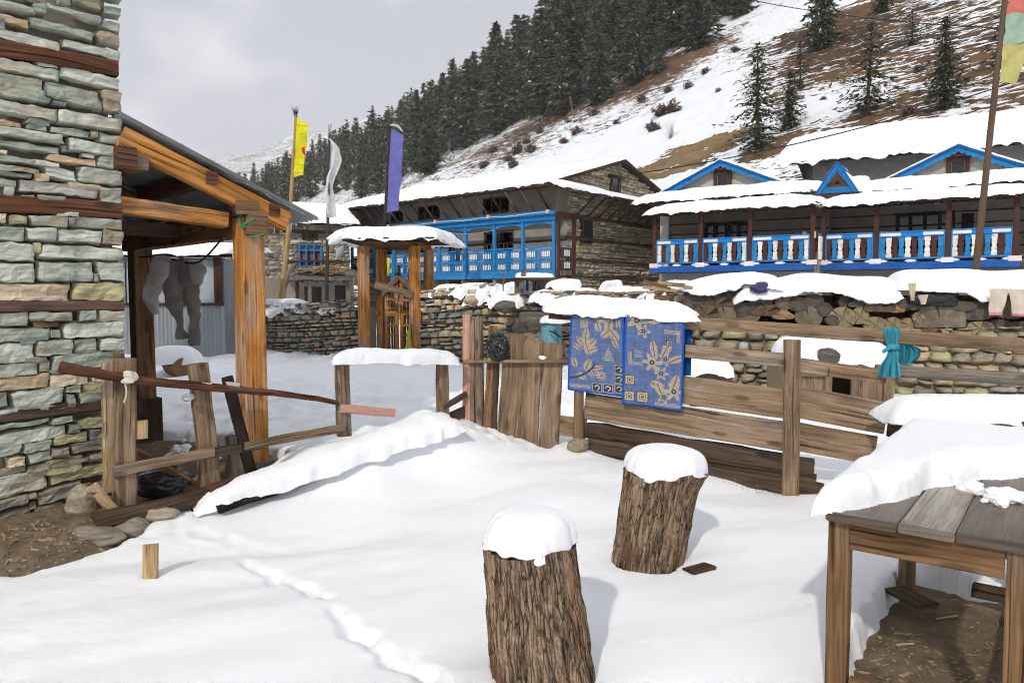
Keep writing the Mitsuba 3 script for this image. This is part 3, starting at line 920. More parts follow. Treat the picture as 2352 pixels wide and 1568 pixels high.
cand = []
for _ in range(14000):
    px, py = g.uniform(470, 1760), g.uniform(-90, 500)
    sky_y = np.interp(px, [470, 560, 700, 850, 1000, 1150, 1310, 1400], [490, 448, 396, 325, 245, 165, 55, -60])
    low_y = np.interp(px, [470, 690, 705, 900, 940, 1100, 1300, 1500, 1650, 1760], [505, 500, 470, 460, 402, 330, 262, 150, 62, -40])
    if py < sky_y or py > low_y - 4:
        continue
    if in_clearing(px, py):
        if g.random() > 0.16:
            continue
    p = hit(px, py)
    cand.append((p, px, py))
keep = []
for p, px, py in cand:
    D = p[1]
    sep = 4.1 if D < 165 else 4.3
    if all((p[0] - q[0][0]) ** 2 + ((p[1] - q[0][1]) * .8) ** 2 > sep ** 2 for q in keep):
        keep.append((p, px, py))
keep.sort(key=lambda q: q[0][1])
FOREST_N = 285
stuff_trees = keep[FOREST_N:]
for p, px, py in keep[:FOREST_N]:
    near_ = p[1] < 165
    s = (g.uniform(1.05, 2.0) if near_ else g.uniform(.75, 1.35) * 1.1)
    if px < 930 and near_:
        s *= .5
    src = MID_SRC[g.integers(3)] if near_ else FAR_SRC[g.integers(4)]
    zone = 'left of the purple flag' if px < 890 else 'above the long snowy roof' if px < 1130 else 'in its middle' if px < 1330 else 'towards its upper right end'
    sky_y = np.interp(px, [470, 560, 700, 850, 1000, 1150, 1310, 1400], [490, 448, 396, 325, 245, 165, 55, -60])
    if near_:
        plant(src, 'conifer', p - V(0, 0, .4), s, g.uniform(0, 360), f'olive conifer of the near forest edge along the snow ridge, {zone}', 'tree', f'conifers of the near forest edge {zone}', g.uniform(.72, 1.3))
    elif py < sky_y + 26:
        plant(src, 'conifer', p - V(0, 0, .4), s, g.uniform(0, 360), f'dark conifer standing against the sky on the forest skyline, {zone}', 'tree', f'skyline conifers {zone}', g.uniform(.72, 1.3))
    else:
        plant(src, 'conifer', p - V(0, 0, .4), s, g.uniform(0, 360), f'dark conifer deep in the forest below the skyline, {zone}', 'tree', f'inner forest conifers {zone}', g.uniform(.72, 1.3))
k0 = 0
for p, px, py in stuff_trees:
    k = f'far_forest__{k0 + 1:03d}'
    k0 += 1
    scene[k] = {'type': 'instance', 'group': {'type': 'ref', 'id': FAR_SRC[g.integers(4)]}, 'to_world': T().translate((p - V(0, 0, .4)).tolist()).rotate([0, 0, 1], float(g.uniform(0, 360))).scale(float(g.uniform(.8, 1.25)))}
labels['far_forest'] = {'label': 'rest of the dark conifer forest on the far slope', 'category': 'forest', 'kind': 'stuff'}

# large trees on the ridge and the single trees of the slope: foot in the photograph, height there, source
for px, py, hp_, src, lab, wx in (
        (1376, 240, 190, 'mid_conifer_a', 'tall bushy conifer on the snow ridge, second from its left foot', 1.0),
        (1292, 268, 180, 'mid_conifer_c', 'tall dark conifer at the left foot of the ridge trees, snow on its upper boughs', .95),
        (1462, 190, 200, 'mid_conifer_b', 'tall conifer just left of the bare brown patch on the ridge', .9),
        (1600, 112, 165, 'mid_conifer_a', 'broad dark conifer standing over the bare brown patch at the ridge top', 1.25),
        (1516, 170, 110, 'mid_conifer_b', 'small slim conifer with a bare lower trunk on the ridge edge', .8),
        (1700, 40, 150, 'mid_conifer_c', 'conifer cut by the top of the picture, between two snow patches', 1.0),
        (985, 400, 135, 'mid_conifer_a', 'broad olive conifer right of the purple flag, standing above the long snowy roof', 1.3),
        (872, 445, 120, 'mid_conifer_b', 'dark conifer seen just left of the purple flag', 1.0),
        (1060, 335, 70, 'mid_conifer_c', 'low conifer right of the ladder-like pylon on the ridge', 1.1),
        (1740, 352, 236, 'near_conifer_a', 'sparse young conifer with gaps between its boughs, above the small blue dormer', 1.22),
        (1812, 302, 130, 'near_conifer_b', 'dense dark young conifer right behind the sparse one', 1.22),
        (1838, 210, 110, 'near_conifer_c', 'bushy conifer uphill of the dense dark young conifer', 1.22),
        (1886, 118, 230, 'mid_conifer_c', 'tall conifer with a long bare trunk cut by the top of the picture', .8),
        (1992, 268, 200, 'near_conifer_c', 'young conifer with wide spreading boughs on bare brown ground', 1.3),
        (2168, 255, 200, 'near_conifer_b', 'slim dark conifer on the brown streaked slope left of the tall flag pole', 1.15),
        (2095, 110, 80, 'near_conifer_c', 'small dark conifer high on the brown slope', 1.3),
        (2025, 30, 90, 'near_conifer_b', 'dark conifer with a thick trunk at the top edge of the picture', 1.2),
        (2330, 150, 190, 'near_conifer_b', 'dark conifer at the right edge behind the hanging flags', 1.3)):
    p = hit(px, py, 30)
    hm = hp_ / FPX * p[1] / math.cos(math.atan((784 - py) / FPX)) * 1.02
    plant(src, 'hill_conifer', p - V(0, 0, .15), hm / (5 if src.startswith('near') else 10), g.uniform(0, 360), lab, 'tree', None, wx)


# shrubs: thickets of brown twigs with snow caught in them
def shrub(p, r, h, seed, lab, group=None, leafless=False):
    g = np.random.default_rng(seed)
    tw, sn = MB(), MB()
    for k in range(26 if leafless else 60):
        az, el = g.uniform(0, 6.28), g.uniform(.25, 1.45)
        d = V(math.cos(az) * math.cos(el), math.sin(az) * math.cos(el), math.sin(el))
        L = g.uniform(.5, 1.0)
        tip = p + V(d[0] * r * L, d[1] * r * L, d[2] * h * L)
        b = p + V(d[0], d[1], 0) * r * .15 - Z * .1
        w = unit(np.cross(tip - b, V(*g.normal(0, 1, 3)))) * r * (.018 if leafless else .05)
        mid = (b + tip) / 2 + V(*g.normal(0, .1, 3)) * r
        tw.add([b - w, b + w, mid + w, mid - w], [[0, 1, 2, 3]])
        tw.add([mid - w * .8, mid + w * .8, tip], [[0, 1, 2]])
        if not leafless:
            for _ in range(3):
                q = b + (tip - b) * g.uniform(.4, 1) + g.normal(0, .10, 3) * r
                e1, e2 = g.normal(0, .12, 3) * r, g.normal(0, .12, 3) * r
                tw.add([q - e1, q + e2, q + e1], [[0, 1, 2]])
                if g.random() < .22:
                    e1[2], e2[2] = .02 * r, -.02 * r
                    sn.add([q - e1 + Z * .06 * r, q + e2 + Z * .08 * r, q + e1 + Z * .06 * r, q - e2 + Z * .05 * r], [[0, 1, 2, 3]])
    k = thing('shrub', lab, 'shrub', group)
    put('twigs', tw, 'tint', k, color=(.085, .05, .04) if not leafless else (.16, .11, .08))
    if sn.n:
        put('snow', sn, 'snow', k)


SHRUBS = ((1518, 270, 44), (1545, 262, 40), (1500, 300, 34), (1475, 235, 26), (1580, 205, 26), (1535, 215, 22), (1620, 170, 24), (1365, 265, 26), (1325, 310, 26), (1295, 330, 22), (1190, 355, 34), (1220, 350, 30), (1168, 370, 26), (1210, 330, 24),
                                 (1133, 350, 22), (1240, 308, 22), (1305, 285, 18), (1650, 215, 16), (1415, 285, 16), (1690, 120, 20), (2085, 265, 34), (2010, 215, 20), (2110, 165, 26), (1890, 235, 18), (2190, 170, 22), (1180, 386, 30), (1112, 388, 26))
ORD = 'first second third fourth fifth sixth seventh eighth ninth tenth eleventh twelfth thirteenth fourteenth fifteenth sixteenth seventeenth eighteenth nineteenth twentieth'.split()
ORD += ['twenty-' + q for q in ORD[:9]]
SHX = sorted(q[0] for q in SHRUBS)
for i, (px, py, w) in enumerate(SHRUBS):
    p = hit(px, py)
    r = w / FPX * p[1] * .68
    shrub(p, r, r * 1.05, 400 + i, f'brown shrub dusted with snow on the slope, {ORD[SHX.index(px)]} from the left', 'snow-dusted shrubs on the slope')
p = hit(1542, 318)
shrub(p, .9, 2.0, 450, 'single leafless pale shrub standing alone on the clean snow of the slope', leafless=True)

# a pylon like a ladder, a sapling pole and the wires over the valley
pk = thing('power_pylon', 'pale ladder-like power pylon among the trees above the long roof', 'pylon')
b = hit(1008, 335)
for s in (-1, 1):
    put('pole', tube(MB(), [b + V(s * .42, 0, -.5), b + V(s * .38, 0, 4.1)], .085, 6, GREY), 'tint', pk, color=(.55, .55, .53))
for zz in (2.4, 3.7):
    put('crossbar', tube(MB(), [b + V(-.45, 0, zz), b + V(.45, 0, zz)], .06, 6, GREY), 'tint', pk, color=(.5, .5, .48))
for px, py, hh, lab in ((1318, 270, 2.6, 'leaning bare pole at the edge of the ridge, lower left of the big conifers'), (1032, 360, 2.8, 'thin upright pole on the ridge left of the streaked snow')):
    b = hit(px, py)
    put('bare_pole', tube(MB(), [b - Z * .3, b + V(-.5 if px > 1200 else 0, 0, hh)], .06, 6), 'tint', color=(.25, .2, .16), label=lab, cat='pole')
W1 = sag(at(1290, 462, 28.0), at(1790, 400, 23), .35, 12)
for a, b_, dp, lab, r in ((at(1090, 432, 30), at(2470, 140, 26), .9, 'dark cable hanging across the slope above the houses', .022), (at(1640, -18, 60), at(2600, 70, 40), .8, 'thin cable crossing the top right corner of the picture', .03),
                          (at(770, 485, 30.5), at(1440, 375, 26.5), -.12, 'thin cable lying along the long snowy roof', .018)):
    put('cable', tube(MB(), sag(a, b_, dp, 20), r, 5), 'tint', color=(.03, .03, .03), label=lab, cat='cable')

# ================================================================ the tall stone house on the left and its lean-to
CORNER = at(283, 640, 5.2)
CORNER[2] = 0
E1, E2, N1 = V(.7071, .7071, 0), V(-.7071, .7071, 0), V(.7071, -.7071, 0)


def wp(x, y, off=0.0):
    """The point of the wall seen at (x, y) of the photograph."""
    return onplane(x, y, CORNER + N1 * off, N1)


house = thing('stone_house', 'tall house wall of grey green dry stone with timber bands at left', 'house')
core = MB()
c0 = CORNER - N1 * .075 - E1 * .03
H_HOUSE = 7.0
box(core, c0 - E1 * 3.5 + E2 * 3.5 + Z * (H_HOUSE / 2 - .2), E1 * 3.5, E2 * 3.46, Z * (H_HOUSE / 2 + .2))
put('wall', core, 'tint', house, color=(.24, .21, .17))
rf = MB()
slabc = [c0 - E1 * 7.5 - E2 * .4 + Z * H_HOUSE, c0 + E1 * .5 - E2 * .4 + Z * H_HOUSE, c0 + E1 * .5 + E2 * 7.4 + Z * (H_HOUSE + .1), c0 - E1 * 7.5 + E2 * 7.4 + Z * (H_HOUSE + .1)]
slab(rf, slabc, .35, 5, 20, 20)
put('roof_snow', rf, 'snow', house, smooth=True)

TN = dict(G=S_GREEN, L=S_LIGHT, S=S_SLATE, T=S_TAN, C=S_CREAM, O=S_OLIVE, P=S_PINK, B=S_BROWN, D=S_DRAB, E=S_BEIGE)
STONES = '''G -60 -60 150 0;D 0 -30 330 26;G 345 -40 415 48;S 430 -20 598 82;G 610 -60 712 38;G 0 8 210 108;G 192 36 262 112;L 268 42 604 150;G 612 50 716 122;G 604 128 712 206;T 0 92 160 178;G 172 118 552 262;E 584 192 710 300;
S 0 118 20 200;L 8 182 354 330;L 368 252 708 386;L 0 364 352 500;G 206 384 350 440;L 362 416 716 562;G 0 462 242 628;G 254 508 608 680;E 612 568 718 704;S 214 614 292 645;S 300 632 392 662;G 222 566 252 612;
L 0 614 342 752;L 334 672 720 828;T 0 738 120 786;G 158 768 268 812;S 150 746 300 776;G 288 784 528 860;O 532 818 580 846;G 584 822 722 896;L 12 784 378 884;L 398 858 728 974;G 0 862 358 948;S 360 905 396 940;C 0 925 36 948;
G 0 958 200 1014;T 272 956 570 1028;L 490 948 560 976;L 576 958 730 1042;L 165 996 355 1030;G 0 1018 230 1062;L 256 1030 456 1118;L 460 1030 736 1142;S 0 1058 170 1098;T 198 1070 282 1118;G 0 1104 92 1146;G 14 1146 72 1220;P 108 1108 584 1228;
C 405 1124 610 1166;G 590 1142 738 1256;E 108 1204 200 1226;G 200 1210 390 1228;
C -30 1312 34 1374;O 44 1318 156 1382;G 165 1320 404 1396;G 326 1308 470 1332;S 405 1335 430 1390;G 436 1326 744 1406;G 0 1388 142 1480;L 146 1396 334 1482;L 342 1402 602 1502;E 608 1412 740 1504;L -30 1484 208 1602;O 200 1500 232 1540;L 236 1504 748 1604;
L -20 1606 206 1728;G 216 1606 556 1730;L 572 1608 750 1722;S 556 1680 580 1720;C -30 1738 416 1846;O 436 1726 752 1838;
G -20 1914 164 1998;G 168 1908 438 1966;G 468 1906 574 1964;L 580 1898 750 1964;B 190 1968 354 2004;G -20 2002 288 2092;G 298 2018 352 2070;L 358 1966 752 2066;S 100 2084 210 2104;L -20 2102 196 2228;G 204 2080 430 2176;G 440 2074 580 2162;L 588 2068 752 2140;
G -20 2222 216 2306;G 220 2206 284 2280;S 134 2186 280 2212;G 296 2142 752 2258;S 286 2250 500 2278;T -20 2292 276 2390;C 282 2278 530 2362;L 546 2296 626 2324;S -20 2400 40 2490;L 46 2364 380 2496;G 388 2362 482 2398;O 488 2330 620 2444;S 396 2400 436 2480;G 454 2390 630 2462;E 110 2476 390 2512;
L -10 2496 100 2532;G 10 2566 304 2618;G 306 2546 432 2586;O 456 2548 610 2622;S 404 2590 462 2640;L -20 2608 378 2720;S 536 2620 640 2680;O 316 2644 514 2712;D 414 2680 640 2758;G -10 2716 114 2792;G 118 2694 302 2764;D 300 2732 414 2796;
C 34 2786 142 2852;L 154 2752 300 2832;O 270 2780 490 2892;D 515 2756 640 2818;E -10 2852 146 2910;D 150 2830 300 2880;L -10 2870 284 3030;O 294 2832 640 2950;D 300 2800 520 2846;D 214 2952 472 3068;B 480 2936 640 3012;E 120 3010 214 3050;
D -10 3030 160 3110;D 196 3062 384 3160;E 384 3012 500 3120;D 160 3060 205 3100;D -10 3108 172 3230;D 174 3148 416 3250;D 410 3110 640 3230;D -10 3226 300 3320;D 300 3230 640 3330'''
for rec in STONES.replace('\n', '').split(';'):
    t, x0, y0, x1, y1 = rec.split()
    x0, y0, x1, y1 = (float(q) * .375 for q in (x0, y0, x1, y1))
    xc, yc = (x0 + x1) / 2, (y0 + y1) / 2
    m = (690 - yc) / (2500 - xc) * (1.0 if yc < 690 else 1.35)
    w, h = x1 - x0, max((y1 - y0) - (1.0 if yc < 690 else .55) * abs(m) * (x1 - x0), 8)
    if x0 < 5:
        x0, w, xc = x0 - 35, w + 35, xc - 17
    if x1 * 1 > 262 and y1 < 1000:
        x1 = 272 + 11 * np.clip((yc - 100) / 700, 0, 1)
    h, x0, x1 = h + 6.0, x0 - 2.2, x1 + (2.2 if x1 < 262 else 0)
    j = lambda a: rng.uniform(-a, a)
    bx, by = min(5, w * .08), min(3, h * .12)
    px = [(x0 + j(bx), yc + h / 2 + m * (x0 - xc) + j(by)), (x1 + j(bx) * .5, yc + h / 2 + m * (x1 - xc) + j(by)), (x1 - (j(bx) if x1 < 262 else 0), yc - h / 2 + m * (x1 - xc) + j(by)), (x0 + j(bx), yc - h / 2 + m * (x0 - xc) + j(by))]
    q = [wp(a, b, -.06) for a, b in px]
    W_, H_ = np.linalg.norm(q[1] - q[0]), np.linalg.norm(q[3] - q[0])
    put('stone', stone(MB(), q, N1, .075 + rng.uniform(-.012, .018), TN[t], res=(int(np.clip(W_ / .022, 7, 26)), int(np.clip(H_ / .016, 6, 14))), rough=.024, p=18, wob=.010), 'stone', house)
# courses beyond the left edge and above the frame, seen only from aside
for rec in STONES.replace('\n', '').split(';')[::3]:
    t, x0, y0, x1, y1 = rec.split()
    x0, y0, x1, y1 = (float(q) * .375 for q in (x0, y0, x1, y1))
    if x1 - x0 < 90:
        continue
    q = [wp(a, b, -.06) - E1 * .95 for a, b in ((x0 - 60, y1), (x1, y1), (x1, y0), (x0 - 60, y0))]
    put('stone', stone(MB(), q, N1, .07, TN[t], res=(7, 5), rough=.012, p=9), 'stone', house, smooth=True)
for (xa, ya, xb, yb, hh, tone) in ((-60, 112, 268, 160, 30, REDBROWN), (-60, 470, 276, 484, 31, REDBROWN), (-60, 704, 281, 701, 20, REDBROWN), (-60, 968, 240, 927, 22, OLD)):
    a, b = wp(xa, ya, -.03), wp(xb, yb, -.03)
    dpt = np.linalg.norm(b[:2])
    put('timber_band', board(a - E1 * .8, b, .10, hh / FPX * dpt, tone, rough=.005, bev=.01), 'wood', house, smooth=True)

# heaped stones and chips at the foot of the wall
g = np.random.default_rng(5)


def boulder(c, r, tone, seed, flat=.7, sub=3, noise_=.28):
    m = trimesh.creation.icosphere(subdivisions=sub)
    v = m.vertices.copy()
    v *= (1 + noise_ * (meshkit.fbm(v * 1.4 + seed, 3, seed % 50) - .5) * 2)[:, None]
    v = v * np.asarray(r) * V(1, 1, flat)
    o = toff(tone)
    an = np.arctan2(v[:, 1], v[:, 0])
    return MB().add(v + c, m.faces, np.stack([an * np.mean(r) + o[0], v[:, 2] + o[1]], 1))


def put_stone(name, px, py, Y, r, tone, lab, flat=.7, seed=1, n=.28):
    p = at(px, py, Y)
    put(name, boulder(p, r, tone, seed, flat, noise_=n), 'stone', smooth=True, label=lab, cat='stone')


put_stone('boulder', 186, 1178, 4.78, V(.10, .085, .19), S_BEIGE, 'smooth upright tan boulder at the foot of the stone wall', 1.0, 3, .12)
put_stone('boulder', 300, 1212, 4.72, V(.13, .10, .075), S_DRAB, 'dark wet rounded stone at the snow edge under the old beam', 1.0, 8)
put_stone('boulder', 345, 1180, 4.85, V(.19, .09, .06), S_BEIGE, 'long mossy tan stone below the lying beam', 1.0, 12)
put_stone('boulder', 190, 1232, 4.55, V(.26, .12, .07), S_DRAB, 'flat layered stone in the dirt bank at lower left', 1.0, 14)
put_stone('boulder', 40, 1265, 4.35, V(.16, .1, .06), S_DRAB, 'low dusty stone in the dirt bank at the left edge', 1.0, 17)
ch = MB()
for i in range(260):
    px, py = g.uniform(0, 215), 0
    py = np.interp(px, [0, 215], [1232, 1192]) + g.normal(0, 15)
    p = atz(px, py, .2)
    p[2] = dz(p[0], p[1]) + .012
    d = unit(V(*g.normal(0, 1, 2), g.normal(0, .4)))
    s = unit(np.cross(d, V(*g.normal(0, 1, 3))))
    L, w = g.uniform(.006, .020), g.uniform(.003, .009)
    ch.add([p - d * L, p + s * w, p + d * L, p - s * w], [[0, 1, 2, 3]])
put('wood_chips', ch, 'tint', color=(.30, .21, .135), label='scatter of pale wood chips on the dirt bank along the wall', cat='wood chips', kind='stuff')

# ---------------------------------------------------------------- the lean-to
def LT(s, u, z):
    """Lean-to frame: s out from the house, u back along it."""
    return V(CORNER[0], CORNER[1], 0) + E1 * s + E2 * u + Z * z


lean = thing('lean_to', 'open timber lean-to with a grey corrugated roof beside the stone house', 'shed')
s1, u1 = .96, .06
zt = 2.24
put('post', board(LT(s1, u1, .10), LT(s1, u1, zt - .02), .185, .185, ORANGE, up=N1, rough=.004, bev=.008), 'wood', lean, smooth=True)
back = at(331, 900, 7.75)
bs, bu = np.dot(back[:2] - CORNER[:2], E1[:2]), np.dot(back[:2] - CORNER[:2], E2[:2])
put('post', board(V(back[0], back[1], .5), V(back[0], back[1], 2.25), .19, .19, WARM, up=N1, rough=.004, bev=.008), 'wood', lean, smooth=True, label='shaded back post standing on a dark square block')
put('plinth', board(V(back[0], back[1], 0), V(back[0], back[1], .52), .27, .27, OLD, up=N1, rough=.006), 'wood', lean, smooth=True)
put('plinth', boulder(LT(s1 - .13, u1 - .02, .22), V(.11, .11, .20), S_BEIGE, 31, 1.0, noise_=.15), 'stone', lean, smooth=True)
put('plinth', board(LT(s1 + .04, u1, -.1), LT(s1 + .04, u1, .26), .28, .26, GREY, up=N1, rough=.01), 'wood', lean, smooth=True)
# roof plane: from the high edge at the house to the eave
ZH, ZE, SE = 2.84, 2.245, 1.48
zr = lambda s: ZH + (ZE - ZH) * s / SE
U0, U1 = -.13, 3.3
for u in (-.02, 1.5, 3.1):
    put('rafter', board(LT(.0, u, zr(.0) - .13), LT(1.25, u, zr(1.25) - .13), .10, .15, ORANGE if u < 1 else WARM, rough=.004, bev=.008), 'wood', lean, smooth=True)
for s, w in ((.12, .1), (.62, .09), (1.12, .09)):
    put('purlin', board(LT(s, -.08, zr(s) - .25 if s < .5 else zr(s) - .10), LT(s, U1 - .1, zr(s) - .25 if s < .5 else zr(s) - .10), w, .10, REDBROWN if s > .5 else WARM), 'wood', lean, smooth=True)
put('plate', board(LT(s1, -.12, zt - .075), LT(bs, bu + .3, zt - .075), .16, .17, WARM, rough=.004), 'wood', lean, smooth=True)
put('tie_beam', board(LT(-.02, .12, 2.255), LT(.80, .12, 2.20), .13, .12, ORANGE, rough=.005), 'wood', lean, smooth=True)
put('tie_beam', board(LT(-.02, 1.4, 2.2), LT(.95, 1.4, 2.2), .12, .12, REDBROWN, rough=.005), 'wood', lean, smooth=True)
put('bracket', board(LT(.02, -.1, 2.56), LT(.02, .5, 2.56), .13, .15, REDBROWN), 'wood', lean, smooth=True)
put('post_cap', board(LT(s1 - .08, -.10, zt + .05), LT(s1 + .02, .34, zt + .05), .17, .105, WARM, rough=.008), 'wood', lean, smooth=True)
ro = MB()
nu, nv = 20, 130
A, B = np.meshgrid(np.linspace(-.03, SE, nu), np.linspace(U0, U1, nv), indexing='ij')
corr = .012 * np.sin(B * 2 * np.pi / .075)
P = CORNER[None, None] * V(1, 1, 0) + A[..., None] * E1 + B[..., None] * E2 + Z * (zr(A) + corr)[..., None]
f = grid_faces(nu, nv)
ro.add(P.reshape(-1, 3), f).add(P.reshape(-1, 3) - Z * .004, f[:, ::-1])
put('roof_sheet', ro, 'zinc', lean, smooth=True)
sn = MB()
slab(sn, [LT(.30, U0 + .12, zr(.30) + .012), LT(SE + .02, U0 + .02, ZE + .012), LT(SE + .02, U1, ZE + .012), LT(.30, U1, zr(.30) + .012)], .055, 7, 40, 60, wob=.03, droop=.03)
put('roof_snow', sn, 'snow', lean, smooth=True)
ic = MB()
for i in range(26):
    u = g.uniform(.05, 2.2)
    L = g.uniform(.02, .08)
    q = LT(SE + .015, u, ZE - .012)
    tube(ic, [q, q - Z * L * .5, q - Z * L], [.010, .007, .001], 5, caps=False)
put('icicles', ic, 'snow', lean, smooth=True, kind='stuff')
# flat black panel between the house and the back post
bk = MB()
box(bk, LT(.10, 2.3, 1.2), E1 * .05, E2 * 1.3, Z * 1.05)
put('black_tarpaulin', bk, 'tint', color=(.012, .012, .013), label='flat black panel between the stone house and the back post', cat='tarpaulin')

# rope and the hanging trousers
kn = LT(s1 - .04, -.06, 2.19)
RB = at(318, 590, 7.0)
rope = curve(kn, at(500, 560, 6.25), at(455, 602, 6.55), at(372, 592, 6.95), RB, n=26)
put('clothes_line', tube(MB(), rope, .008, 5), 'tint', color=(.03, .03, .03), label='thin dark line sagging from the lean-to post to the wall', cat='rope')
gr = MB()
an = np.linspace(0.4, 6.0, 20)
tube(gr, np.stack([kn[0] - .02 + .055 * np.cos(an), kn[1] - .03 + .02 * np.sin(an), kn[2] + .01 + .06 * np.sin(an)], 1), .008, 5)
tube(gr, curve(kn + V(-.06, -.03, -.05), kn + V(-.02, -.06, -.03), kn + V(.05, -.05, .02), n=8), .008, 5)
tube(gr, curve(kn + V(-.07, -.02, .03), kn + V(-.05, -.03, .12), at(552, 498, 5.8), n=8), .007, 5)
tube(gr, curve(kn + V(.03, -.04, -.04), at(575, 540, 5.76), at(606, 537, 5.78), n=8), .007, 5)
put('green_cord', gr, 'tint', color=(.03, .28, .17), label='loop of green cord tied round the top of the lean-to post', cat='cord')


def leg_mesh(c0, pts, rad, seed):
    """One trouser leg as a soft flattened tube: centres and half widths."""
    m = MB()
    P = curve(*pts, n=22)
    r = np.interp(np.linspace(0, 1, 22), np.linspace(0, 1, len(rad)), rad)
    an = np.linspace(0, 2 * np.pi, 19)
    R = P[:, None] + r[:, None, None] * (np.cos(an)[None, :, None] * V(.93, .36, 0) + .20 * np.sin(an)[None, :, None] * V(-.36, .93, 0))
    R = vnoise(R, .030, 6.0, seed)
    R = vnoise(R, .016, 17.0, seed + 4)
    R[:, -1] = R[:, 0]
    m.add(R.reshape(-1, 3), grid_faces(22, 19))
    return m


tr = thing('trousers', 'grey sweatpants hanging limp on the line under the lean-to', 'trousers')
Yt = 6.75
lg = leg_mesh(0, [at(402, 598, Yt), at(394, 645, Yt), at(402, 695, Yt - .03), at(413, 745, Yt), at(418, 779, Yt)], [.125, .105, .064, .046, .044], 3)
put('leg', lg, 'tint', tr, smooth=True, color=(.20, .185, .175))
lg = leg_mesh(0, [at(432, 602, Yt + .03), at(439, 640, Yt + .03), at(445, 690, Yt), at(448, 740, Yt), at(446, 792, Yt)], [.115, .085, .056, .05, .047], 9)
put('leg', lg, 'tint', tr, smooth=True, color=(.20, .185, .175))
lg = leg_mesh(0, [at(373, 590, Yt - .02), at(360, 630, Yt - .1), at(348, 670, Yt - .12), at(360, 718, Yt - .1)], [.06, .10, .085, .05], 15)
put('sleeve', lg, 'tint', tr, smooth=True, color=(.40, .385, .37), label='pale grey folded sleeve hanging beside the dark legs')
lg = leg_mesh(0, [at(447, 604, Yt - .06), at(450, 630, Yt - .09), at(455, 655, Yt - .09)], [.05, .075, .045], 25)
put('sleeve', lg, 'tint', tr, smooth=True, color=(.34, .32, .31))

# ================================================================ the yard walls, the roofed gate, sheds and flags
g = np.random.default_rng(21)


def yard_wall(name, p0, p1, h, hr, wr, label, seed, tones, thick=.45, res=(6, 5), skip=None, depth=.10, gap=.012, rough=.03, jit=.25, pp=8, most=300, round_=False):
    p0, p1 = np.asarray(p0, float), np.asarray(p1, float)
    L = np.linalg.norm((p1 - p0)[:2])
    ex = V(*(p1 - p0)[:2] / L, 0)
    n = V(ex[1], -ex[0], 0)
    if n[1] > 0:
        n = -n
    k = thing(name, label, 'stone wall')
    zb0, zb1 = p0[2], p1[2]
    cr = MB()
    box(cr, (p0 + p1) / 2 * V(1, 1, 0) + Z * ((zb0 + zb1) / 2 + h / 2 - .12) - n * (thick / 2 + .07), ex * L / 2, n * thick / 2, Z * (h / 2 + .02))
    put('core', cr, 'tint', k, color=(.24, .205, .165))
    qs = rubble(L, h, hr, wr, gap, seed, jit, skip)
    gg = np.random.default_rng(seed + 1)
    rest = MB()
    area = [-(np.ptp(q[:, 0]) * np.ptp(q[:, 1])) for q in qs]
    for rank, i in enumerate(np.argsort(area)):
        q = qs[i]
        zb = zb0 + (zb1 - zb0) * q[:, :1] / L
        w = p0 * V(1, 1, 0) + q[:, :1] * ex + Z * (q[:, 1:] + zb) - n * .07
        t = int(gg.choice(tones))
        d = depth * gg.uniform(.65, 1.35) + .04
        if rank < most:
            put('stone', stone(MB(), w, n, d, t, res, rough, pp, int(gg.integers(1e6)), wob=.012), 'stone', k, smooth=round_)
        else:
            stone(rest, w, n, d, t, res, rough, pp, int(gg.integers(1e6)), wob=.012)
    if rest.n:
        put('small_stones', rest, 'stone', k, smooth=True, kind='stuff')
    return k, ex, n, L


GT = [S_SLATE, S_DRAB, S_BEIGE, S_BEIGE, S_PINK, S_GREEN, S_LIGHT, S_TAN]
WA, WB = at(520, 820, 18.3), at(838, 814, 16.9)
WC, WD = at(952, 812, 16.7), at(1135, 806, 15.6)
WALL_H = 1.33
wl, ex, n, L = yard_wall('yard_wall', WA - Z * .05, WB - Z * .05, WALL_H, (.07, .18), (.10, .32), 'low dark dry stone wall left of the roofed gate, drooping snow on top', 31, GT, jit=.42, depth=.13)


def cap_snow(k, p, ex, n, pieces, z, seed, back=.5):
    for i, (a, b, dz_, fr, t_) in enumerate(pieces):
        m = MB()
        c = [p * V(1, 1, 0) + ex * a + n * fr + Z * (z + dz_), p * V(1, 1, 0) + ex * b + n * (fr * .8) + Z * (z + dz_), p * V(1, 1, 0) + ex * b - n * back + Z * (z + dz_ + .05), p * V(1, 1, 0) + ex * a - n * back + Z * (z + dz_ + .05)]
        slab(m, c, t_, seed + i, int(np.clip((b - a) * 30, 20, 90)), 20, wob=.11, droop=.15, lump=.75, freq=2.6, p=4)
        put('snow', m, 'snow', k, smooth=True)


def patches(L, seed, gap=(.05, .35), size=(.3, 1.0), th=(.06, .15), front=(-.05, .16), lift=(-.05, .05)):
    gg = np.random.default_rng(seed)
    a, out = -.1, []
    while a < L:
        w = gg.uniform(*size)
        out.append((a, a + w, gg.uniform(*lift), gg.uniform(*front), gg.uniform(*th)))
        a += w + gg.uniform(*gap)
    return out


